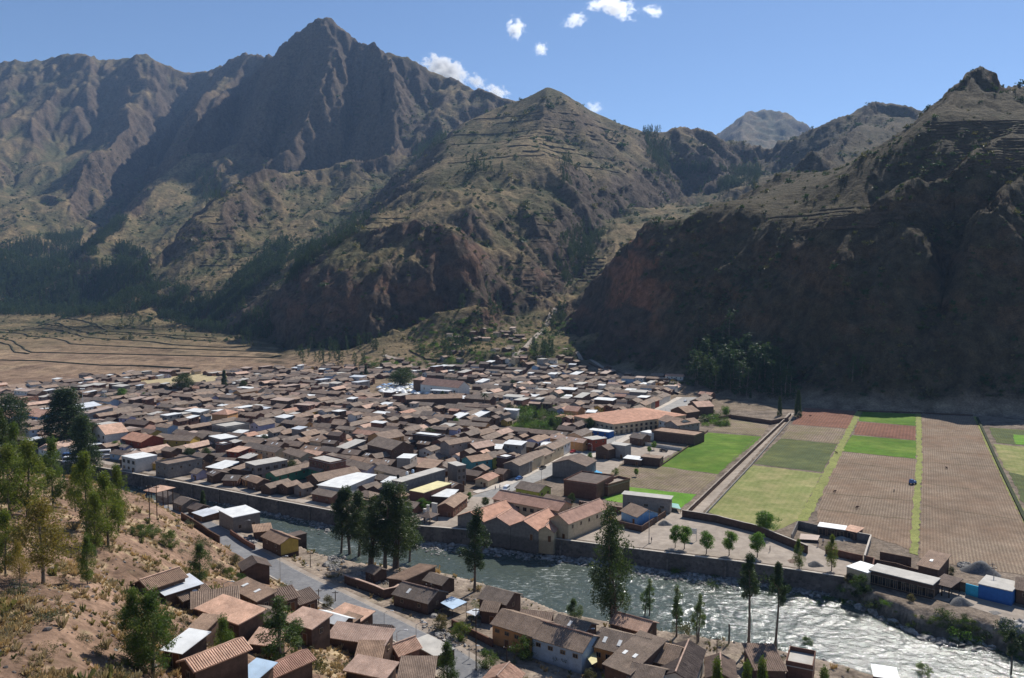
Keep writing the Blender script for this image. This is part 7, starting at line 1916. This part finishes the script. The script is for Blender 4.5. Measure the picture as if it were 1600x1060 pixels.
pole_thing(1014, 850, 797, 'pale pole on the square before the sky blue gable house', 'pale', 0); pole_thing(911, 815, 783, 'pale pole at the eroded walls behind the school', 'pale', 0); pole_thing(130, 645, 608, 'tall floodlight mast behind the big dark tree', 'flood', 0); pole_thing(164, 633, 612, 'second floodlight mast near the sports hall', 'flood', 0); pole_thing(57, 628, 612, 'pale mast at the brown brick block', 'pale', 0)
pole_thing(488, 765, 742, 'left pale pole of two before the large white roof', 'pale', 0); pole_thing(493.5, 766, 744, 'right pale pole of two before the large white roof', 'pale', 0); pole_thing(1297, 628, 610, 'pole at the foot of the dark cliff', 'pale', 0); pole_thing(1480, 640, 620, 'pole at the foot of the dark cliff, right', 'pale', 0); pole_thing(1552, 925, 885, 'thin pole at the whitish workshop roof', 'pale', 0); pole_thing(1550, 893, 880, 'short pole on the gravel heap', 'pale', 0)
k = 0
for (x, y, tp) in ((827, 742, 722), (862, 722, 703), (897, 704, 687), (935, 683, 668), (975, 662, 648), (1010, 644, 632), (846, 753, 733), (884, 735, 716), (925, 712, 695), (962, 692, 676), (978, 683, 668), (992, 676, 662), (1040, 650, 638)):
    k += 1; pole_thing(x, y, tp, ['first', 'second', 'third', 'fourth', 'fifth', 'sixth'][(k - 1) % 6 if k < 7 else (k - 7) % 6] + (' lamp on the house side of the main road, counted from the square' if k < 7 else ' lamp on the field side of the main road, counted from the square') if k < 13 else 'last lamp on the field side of the main road', 'lamp', 0, (.8, -.4) if k < 7 else (-.8, .4))
# notice board on the square and white gate pillars
r = empty('notice_board', PZ(1083, 845, 0), ang2, 'tall white notice board on thin posts at the back of the square', 'sign')
for x in (-1.1, 1.1): q = MB(); q.tube([(x, 0, -.3), (x, 0, 4.2)], [.07, .07], 6); q.build('post', M['metal'], r)
q = MB(); q.box(-1.0, -.05, 2.2, 1.0, .05, 4.0); q.build('board', M['white_paint'], r)
for x, y, tp, lab in ((664, 815, 796, 'white gate pillar nearest the river wall at the square'), (669, 806, 790, 'second white gate pillar at the square'), (679, 808, 787, 'broad white gate slab at the corner house')):
    q_, h_ = hpx(x, y, tp, 0); mb = MB(); w = .45 if 'broad' not in lab else 1.0; mb.box(-w, -.35, 0, w, .35, h_); mb.box(-w - .1, -.45, h_ + .003, w + .1, .45, h_ + .25); mb.box(-w - .08, -.43, -.1, w + .08, .43, .25); o = mb.build('gate_pillar', M['w_white'], None, q_, ang2); tag(o, lab, 'pillar')

# ------------------------------------------------------------------ market tents
def tents():
    ga = []
    poly = [(588, 604), (610, 596), (650, 596), (668, 600), (735, 606), (716, 612), (660, 614), (600, 612)]
    rm = random.Random(4); k = 0; done = []
    mats = ['canvas'] * 6 + ['tin_white', 'canvas', 'canvas_yellow', 'canvas_blue']
    protos = {}
    for m in set(mats):
        mb = MB(); mb.add([(-2, -2, 2.3), (2, -2, 2.3), (2, 2, 2.3), (-2, 2, 2.3), (0, 0, 3.3), (-2, -2, 2.0), (2, -2, 2.0), (2, 2, 2.0), (-2, 2, 2.0)], [(0, 1, 4), (1, 2, 4), (2, 3, 4), (3, 0, 4), (0, 5, 6, 1), (1, 6, 7, 2), (2, 7, 8, 3), (3, 8, 5, 0)])
        pm = MB()
        for x in (-1.9, 1.9):
            for y in (-1.9, 1.9): pm.box(x - .05, y - .05, 0, x + .05, y + .05, 2.3)
        protos[m] = (mb.mesh('canvas_roof', [M[m]]), pm.mesh('poles', [M['metal']]))
    pc = MB(); pc.box(-.05, -.05, 0, .05, .05, 2.35); pcm = pc.mesh('pole', [M['metal']])
    adj = {'canvas': 'white', 'tin_white': 'bright white', 'canvas_yellow': 'yellowish', 'canvas_blue': 'bluish'}
    for i in range(900):
        x, y = rm.uniform(586, 736), rm.uniform(596, 614)
        if not in_poly(poly, np.array([x]), np.array([y]))[0]: continue
        q = G(x, y, 3)
        if any(math.hypot(q[0] - a, q[1] - b) < 4.3 for a, b in done): continue
        if not free_spot(q[0], q[1], 1, 0, 4, 4, -.3): continue
        done.append((q[0], q[1])); m = rm.choice(mats)
        r = empty('market_tent', (q[0], q[1], H1(q[0], q[1])), ang2 + rm.uniform(-.15, .15), adj[m] + ' canvas market tent in the crowded square before the white church', 'tent', 'market tents with a %s roof' % adj[m])
        link('canvas_roof', protos[m][0], r)
        for px2, py2 in ((-1.9, -1.9), (1.9, -1.9), (1.9, 1.9), (-1.9, 1.9)): link('pole', pcm, r, (px2, py2, 0))
        if len(done) > 120: break
tents()

# ------------------------------------------------------------------ vehicles
def car_meshes(kind, paint):
    if kind == 'car': L, Wd, prof = 4.2, 1.7, [(0, .35), (0, .75), (.12, .88), (1.1, .95), (1.65, 1.42), (3.0, 1.45), (3.75, 1.0), (4.15, .9), (4.2, .4)]; gl = [(1.2, .97), (1.68, 1.37), (2.95, 1.4), (3.6, 1.02)]
    elif kind == 'van': L, Wd, prof = 4.8, 1.8, [(0, .4), (0, .95), (.7, 1.15), (1.3, 1.9), (4.7, 1.95), (4.8, 1.8), (4.8, .4)]; gl = [(.85, 1.2), (1.35, 1.8), (4.6, 1.83), (4.6, 1.2)]
    else: L, Wd, prof = 9.5, 2.4, [(0, .5), (0, 1.3), (.25, 2.75), (.5, 2.95), (9.3, 2.95), (9.5, 2.8), (9.5, .5)]; gl = [(.2, 1.5), (.4, 2.45), (9.2, 2.45), (9.2, 1.5)]
    n = len(prof); mb = MB(); ta = .90
    v = []
    for s in (-1, 1):
        for x, z in prof: v.append((x - L / 2, s * Wd / 2 * (ta if z > 1.1 else 1), z))
    mb.add(v, [tuple(range(n)), tuple(range(2 * n - 1, n - 1, -1))] + [(i, i + n, (i + 1) % n + n, (i + 1) % n) for i in range(n)])
    body = mb.mesh('body', [M[paint]])
    g = MB(); m_ = len(gl)
    for s in (-1, 1):
        vv = [(x - L / 2, s * (Wd / 2 * .955 + .012), z) for x, z in gl]; g.add(vv + [(x, y - s * .03, z) for x, y, z in vv], [tuple(range(m_)), tuple(range(2 * m_ - 1, m_ - 1, -1))])
    x0, z0 = gl[0]; x1, z1 = gl[1]
    g.add([(x0 - L / 2 - .05, -Wd * .40, z0 + .02), (x0 - L / 2 - .05, Wd * .40, z0 + .02), (x1 - L / 2 - .05, Wd * .38, z1 + .02), (x1 - L / 2 - .05, -Wd * .38, z1 + .02)], [(0, 1, 2, 3)])
    glass = g.mesh('glazing', [M['glass_dark']])
    w = MB(); w.tube([(0, -.11, 0), (0, .11, 0)], [.33, .33], 14); w.f.append(tuple(range(13, -1, -1))); w.m.append(0); tyre = w.mesh('tyre', [M['rubber']])
    w = MB(); w.tube([(0, -.125, 0), (0, .125, 0)], [.18, .18], 10); w.f.append(tuple(range(9, -1, -1))); w.m.append(0); rim = w.mesh('rim', [M['chrome']])
    li = MB(); li.box(-L / 2 - .03, -.12, 0, -L / 2 + .05, .12, .16); lamp_ = li.mesh('headlight', [M['lamp']])
    return L, Wd, body, glass, tyre, rim, lamp_
CARS = [(944, 687, 'car', 'car_white', 'white car on the main road beside the orange machine', 0, 62), (848, 733, 'car', 'car_black', 'dark car parked on the main road before the white house row', 0, 62), (811, 750, 'car', 'car_blue', 'blue car parked behind the lime green house', 0, 55), (791, 767, 'van', 'car_white', 'white van at the corner of the square', 0, 70),
        (1011, 667, 'bus', 'car_silver', 'grey bus parked on the main road by the white two storey house', 0, 62), (998, 661, 'car', 'car_blue', 'small blue car before the market hall arcades', 0, 62), (1037, 706, 'car', 'car_black', 'dark car alone in the bare earth yard', 0, 150), (1024, 652, 'car', 'car_white', 'white car at the upper part of the main road', 0, 62),
        (156, 713, 'bus', 'car_white', 'white and blue bus parked in the bus yard beside the hotel', 0, 20), (168, 717, 'van', 'car_silver', 'silver van in front of the white bus', 0, 20), (184, 712, 'car', 'car_silver', 'silver car near the glazed white building', 0, 20), (115, 717, 'bus', 'car_blue', 'first dark blue bus half hidden behind the slope trees', 0, 10), (116, 723, 'bus', 'car_white', 'second bus half hidden behind the slope trees', 0, 10),
        (318, 597, 'car', 'car_black', 'dark car parked at the straw plot', None, 10), (1112, 658, 'van', 'car_silver', 'silver van parked on the grass at the top of the green field', 0, 30), (716, 792, 'car', 'car_black', 'dark car parked on the square', 0, 10), (1071, 628, 'car', 'car_white', 'white car at the far end of the main road', 0, 62), (895, 708, 'car', 'car_red', 'red car on the pavement side of the main road', 0, 62)]
cc = {}
for x, y, kd, pt_, lab, g, deg in CARS:
    if (kd, pt_) not in cc: cc[(kd, pt_)] = car_meshes(kd, pt_)
    L, Wd, body, glass, tyre, rim, lm = cc[(kd, pt_)]
    q = PZ(x, y, g) if g is not None else G(x, y)
    r = empty({'car': 'parked_car', 'van': 'van', 'bus': 'bus'}[kd], (q[0], q[1], q[2] + .09), R(deg), lab, kd)
    link('body', body, r); link('glazing', glass, r)
    for wx in (-L * .32, L * .30):
        for wy2 in (-Wd / 2 + .08, Wd / 2 - .08): w = link('wheel', tyre, r, (wx, wy2, .33)); link('rim', rim, w)
    for s in (-1, 1): link('headlight', lm, r, (0, s * Wd * .36, .62))
# orange digging machine
r = empty('excavator', PZ(929, 694, .1), R(62), 'orange digging machine working on the main road', 'digger')
q = MB(); q.box(-2.2, -1.2, .9, 1.6, 1.2, 2.0); q.build('body', M['machine'], r); q = MB(); q.box(-.6, -.8, 2.003, 1.0, .8, 3.2); q.build('cab', M['machine'], r)
q = MB(); q.box(-.64, -.6, 2.2, .9, .6, 3.0); q.build('glazing', M['glass_dark'], r); q = MB(); q.tube([(1.5, 0, 1.6), (3.0, 0, 3.8), (4.4, 0, 2.2)], [.22, .2, .15], 6); q.build('arm', M['machine'], r); q = MB(); q.box(4.1, -.5, 1.2, 4.9, .5, 2.1); q.build('bucket', M['wood_dark'], r)
for s in (-1, 1): q = MB(); q.box(-2, s * 1.0 - .25, .0, 1.8, s * 1.0 + .25, .85); q.build('track', M['rubber'], r)
# blue farm cart in the field
r = empty('farm_cart', PZ(1426, 757, .05), R(20), 'small dark blue cart standing alone in the brown stubble field', 'cart')
q = MB(); q.box(-1.3, -.8, .6, 1.3, .8, 1.5); q.box(-1.2, -.7, 1.5, -.1, .7, 2.2); q.build('body', M['car_blue'], r)
for wx in (-.8, .8):
    for s in (-.85, .85): w = MB(); w.tube([(wx, s - .1, .42), (wx, s + .1, .42)], [.42, .42], 12); w.f.append(tuple(range(11, -1, -1))); w.m.append(0); w.build('wheel', M['rubber'], r)
q = MB(); q.tube([(1.3, 0, .7), (2.6, 0, .4)], [.05, .05], 6); q.build('drawbar', M['metal'], r)
# water tanks on the grey block
for i, (x, y) in enumerate(((622, 747), (636, 742), (645, 739))):
    q = PZ(x, y, 7.45); mb = MB(); mb.tube([(0, 0, 0), (0, 0, 1.0), (0, 0, 1.25), (0, 0, 1.35)], [.55, .55, .38, .15], 12); mb.sm = True; o = mb.build('water_tank', M[['rubber', 'lamp', 'tin_blue'][i]], None, q); tag(o, ['black water tank at the river end of the long grey roof', 'white water tank on the long grey roof', 'pale blue water tank on the long grey roof'][i], 'water tank')
# gravel heaps
def heap(px_, py_, r_, h_, mat, label, g=0):
    q = PZ(px_, py_, g) if g is not None else G(px_, py_); n = 28; mb = MB(); vs_ = [(0, 0, h_)]
    for k_, (rr_, zz) in enumerate(((.3, .78), (.6, .42), (.85, .14), (1.05, -.1))):
        for i in range(n):
            a = 2 * math.pi * i / n; w = 1 + .16 * math.sin(a * 3 + r_) + random.uniform(-.05, .05); vs_.append((math.cos(a) * r_ * rr_ * w, math.sin(a) * r_ * rr_ * w * .85, h_ * zz + (random.uniform(-.04, .04) if k_ < 3 else 0)))
    f = [(0, 1 + i, 1 + (i + 1) % n) for i in range(n)]
    for k_ in range(3): f += [(1 + k_ * n + i, 1 + (k_ + 1) * n + i, 1 + (k_ + 1) * n + (i + 1) % n, 1 + k_ * n + (i + 1) % n) for i in range(n)]
    mb.add(vs_, f); mb.sm = True; o = mb.build('gravel_heap', M[mat], None, q); tag(o, label, 'gravel heap')
surf('gravel_dark', (.09, .088, .085), (.17, .165, .16), 2.5, .95, .1)
heap(1038, 820, 2.6, 1.6, 'gravel_dark', 'dark gravel cone on the pale square near the sky blue house'); heap(1273, 884, 2.4, 1.4, 'gravel_dark', 'dark gravel cone between the last trees of the square'); heap(1240, 878, 2.0, .9, 'tile_brown', 'low reddish earth heap beside the last round tree of the square')
heap(1533, 893, 5.2, 3.2, 'gravel_dark', 'big grey gravel cone behind the whitish workshop roof'); heap(1500, 943, 3.0, 1.8, 'gravel_dark', 'dark gravel cone on the dirt track above the bank'); heap(1555, 958, 1.5, .6, 'gravel', 'flat grey gravel heap at the edge of the bank'); heap(1316, 843, 3.0, 1.0, 'gravel', 'flat gravel heap inside the walled yard')

# ------------------------------------------------------------------ people and cattle
def person(q, rz, shirt, legs, label, stride=.12):
    me = bpy.data.meshes.new('person')
    J = [(0, 0, .95), (0, 0, 1.15), (0, 0, 1.42), (0, 0, 1.53), (0, .01, 1.66), (-.1, 0, .9), (-.11, stride, .5), (-.11, stride * .3, .08), (-.11, stride * .3 + .13, .04), (.1, 0, .9), (.11, -stride * .5, .5), (.11, -stride, .08), (.11, -stride + .13, .04),
         (-.2, 0, 1.4), (-.26, -.02, 1.13), (-.27, .08, .88), (-.27, .12, .80), (.2, 0, 1.4), (.26, .02, 1.13), (.27, .1, .88), (.27, .14, .80)]
    Ed = [(0, 1), (1, 2), (2, 3), (3, 4), (0, 5), (5, 6), (6, 7), (7, 8), (0, 9), (9, 10), (10, 11), (11, 12), (2, 13), (13, 14), (14, 15), (15, 16), (2, 17), (17, 18), (18, 19), (19, 20)]
    rad = [.15, .14, .15, .06, .105, .095, .07, .05, .045, .095, .07, .05, .045, .07, .05, .04, .035, .07, .05, .04, .035]
    me.from_pydata(J, Ed, []); me.materials.append(M[shirt])
    o = link('person', me, None, q, rz); tag(o, label, 'person')
    sk = o.modifiers.new('skin', 'SKIN'); sv = me.skin_vertices[0].data
    for i, r_ in enumerate(rad): sv[i].radius = (r_, r_ * .8 if i in (1, 2) else r_); sv[i].use_root = (i == 0)
    o.modifiers.new('sub', 'SUBSURF').levels = 1
    dg = bpy.context.evaluated_depsgraph_get(); bm_ = bpy.data.meshes.new_from_object(o.evaluated_get(dg)); o.modifiers.clear(); o.data = bm_
    bm_.materials.clear()
    for m in (shirt, legs, 'skin', 'hair'): bm_.materials.append(M[m])
    for p_ in bm_.polygons:
        z = p_.center.z; x = abs(p_.center.x); p_.material_index = 1 if (z < .93 and x < .2) else (2 if (z > 1.5 and z < 1.68) or (x > .2 and z < .9) else (3 if z >= 1.68 else 0)); p_.use_smooth = True
    mb = MB(); mb.tube([(0, 0, 1.70), (0, 0, 1.72), (0, 0, 1.80)], [.2, .19, .08], 10); h = mb.build('hat', M['cloth_dark'], o)
for x, y, sh, lg, rz, lab in ((1203, 862, 'cloth_dark', 'cloth_dark', 1, 'person in dark clothes crossing the pale square, hat on'), (1278, 854, 'cloth_dark', 'cloth_blue', 2, 'person in dark clothes beside the gravel yard wall'), (1286, 850, 'cloth_pale', 'cloth_dark', 3, 'person in a pale shirt standing at the gravel yard'),
                             (774, 766, 'cloth_dark', 'cloth_dark', 4, 'person in black standing at the house corner by the white van'), (781, 764, 'cloth_blue', 'cloth_dark', 1, 'person in blue walking on the pavement by the corner'), (397, 768, 'cloth_pale', 'cloth_dark', 0, 'person in pale clothes on the river wall walk'), (434, 867, 'cloth_pale', 'cloth_blue', 0, 'person standing before the yellow gable house'), (850, 845, 'cloth_red', 'cloth_dark', 2, 'person in red beside the school porch'), (1018, 848, 'cloth_dark', 'cloth_dark', 2, 'person in dark clothes sitting area at the pale pole on the square')):
    q = PZ(x, y, .08) if y < 867 else G(x, y)
    if y == 867: q = (q[0], q[1], q[2])
    person(q, rz, sh, lg, lab)
def cow(q, rz, mat, label):
    me = bpy.data.meshes.new('cow')
    J = [(0, 0, 1.1), (.6, 0, 1.15), (1.0, 0, 1.3), (1.3, 0, 1.1), (1.55, 0, .85), (-.6, 0, 1.12), (-.85, 0, 1.15), (-.95, 0, .7), (.55, .22, .8), (.55, .22, .4), (.57, .22, .05), (.55, -.22, .8), (.5, -.22, .4), (.48, -.22, .05), (-.62, .22, .8), (-.7, .22, .42), (-.62, .22, .05), (-.62, -.22, .8), (-.72, -.22, .42), (-.66, -.22, .05)]
    Ed = [(0, 1), (1, 2), (2, 3), (3, 4), (0, 5), (5, 6), (6, 7), (1, 8), (8, 9), (9, 10), (1, 11), (11, 12), (12, 13), (5, 14), (14, 15), (15, 16), (5, 17), (17, 18), (18, 19)]
    rad = [.36, .33, .2, .17, .11, .33, .12, .04, .14, .08, .06, .14, .08, .06, .16, .08, .06, .16, .08, .06]
    me.from_pydata(J, Ed, []); me.materials.append(M[mat]); o = link('cow', me, None, q, rz); o.scale = (.7, .7, .7); tag(o, label, 'cow')
    o.modifiers.new('skin', 'SKIN'); sv = me.skin_vertices[0].data
    for i, r_ in enumerate(rad): sv[i].radius = (r_, r_); sv[i].use_root = (i == 0)
    o.modifiers.new('sub', 'SUBSURF').levels = 1
for x, y, m, rz, lab in ((1479, 733, 'cow', 1.6, 'dark cow alone in the wide brown field by the ditch'), (1304, 770, 'cow', .4, 'dark cow lying brown in the lower left of the long brown field'), (1307, 709, 'cow', 2, 'black cow at the grass strip beside the dark plot'), (1339, 795, 'cow', .3, 'dark cow near the bottom of the long brown field'), (1266, 651, 'cow', 0, 'cow in the reddish plot at the top of the lane'), (1397, 768, 'cow_pale', 1, 'pale brown cow near the blue cart')):
    cow(PZ(x, y, .08), rz, m, lab)
# ------------------------------------------------------------------ clouds, far behind the mountains
def cloud(px_, py_, w, h, dens, label, seed, rot=0.0):
    D = 11500; q = P(px_, py_, D); k = D / F
    m = bpy.data.materials.new('cloud'); m.use_nodes = True; nt = m.node_tree
    for n in list(nt.nodes):
        if n.type != 'OUTPUT_MATERIAL': nt.nodes.remove(n)
    pv = nt.nodes.new('ShaderNodeVolumePrincipled'); pv.inputs['Color'].default_value = (1, 1, 1, 1); pv.inputs['Anisotropy'].default_value = .7
    tc = nt.nodes.new('ShaderNodeTexCoord')
    ln = nt.nodes.new('ShaderNodeVectorMath'); ln.operation = 'LENGTH'; nt.links.new(tc.outputs['Object'], ln.inputs[0])
    mp = nt.nodes.new('ShaderNodeMapping'); mp.inputs['Location'].default_value = (seed * 3.1, 0, seed); nt.links.new(tc.outputs['Object'], mp.inputs[0])
    mp.inputs['Scale'].default_value = (w / h * .8 if w > h else 1, 1, 1)
    nz_ = tex_noise(nt, 2.3, 8, mp.outputs[0], .68)
    s = nt.nodes.new('ShaderNodeMath'); s.operation = 'SUBTRACT'; nt.links.new(nz_, s.inputs[0])
    fl = nt.nodes.new('ShaderNodeMath'); fl.operation = 'MULTIPLY'; nt.links.new(ln.outputs['Value'], fl.inputs[0]); fl.inputs[1].default_value = .42; nt.links.new(fl.outputs[0], s.inputs[1])
    r_ = ramp(nt, s.outputs[0], [(.27, 0.0), (.46, 1.0)])
    mu = nt.nodes.new('ShaderNodeMath'); mu.operation = 'MULTIPLY'; nt.links.new(r_, mu.inputs[0]); mu.inputs[1].default_value = dens * .24
    nt.links.new(mu.outputs[0], pv.inputs['Density']); nt.links.new(pv.outputs[0], nt.nodes['Material Output'].inputs['Volume'])
    return m, q, (w * k / 2, h * k / 2 * 7, h * k / 2)
import bmesh as _bm
CL = [(1020, 18, 50, 26, .010, 'faint wisp right of the top cloud', 8, .3), (935, 8, 60, 26, .014, 'ragged wisp joined to the top cloud', 9, -.2), (745, 128, 50, 30, .016, 'ragged cloud shred between the ridge clouds', 10, .5), (697, 112, 110, 58, .035, 'largest white cloud resting behind the ridge right of the high peak', 1, .35), (775, 145, 60, 36, .02, 'small white cloud at the saddle between the two peaks', 2, .3), (806, 45, 44, 44, .018, 'small torn cloud high in the middle of the sky', 3, .4), (845, 77, 30, 32, .014, 'tiny cloud just below the torn one', 4, 0),
      (898, 32, 56, 32, .014, 'thin wispy cloud left of the top cloud', 5, -.3), (962, 12, 90, 44, .02, 'wispy white cloud cut by the top edge', 6, .4), (928, 168, 36, 30, .007, 'faint cloud peeping over the middle mountain', 7, .4)]
for c in CL:
    try:
        m, q, sc = cloud(*c[:7])
    except AttributeError:
        continue
    bm = _bm.new(); _bm.ops.create_icosphere(bm, subdivisions=3, radius=1.0); me = bpy.data.meshes.new('cloud'); bm.to_mesh(me); bm.free(); me.materials.append(m)
    o = link('cloud', me, None, q); o.scale = sc; o.rotation_euler = (Matrix.Rotation(math.atan2(q[2] - CAMZ, q[1]), 3, 'X') @ Matrix.Rotation(c[7], 3, 'Y')).to_euler(); tag(o, c[5], 'cloud')
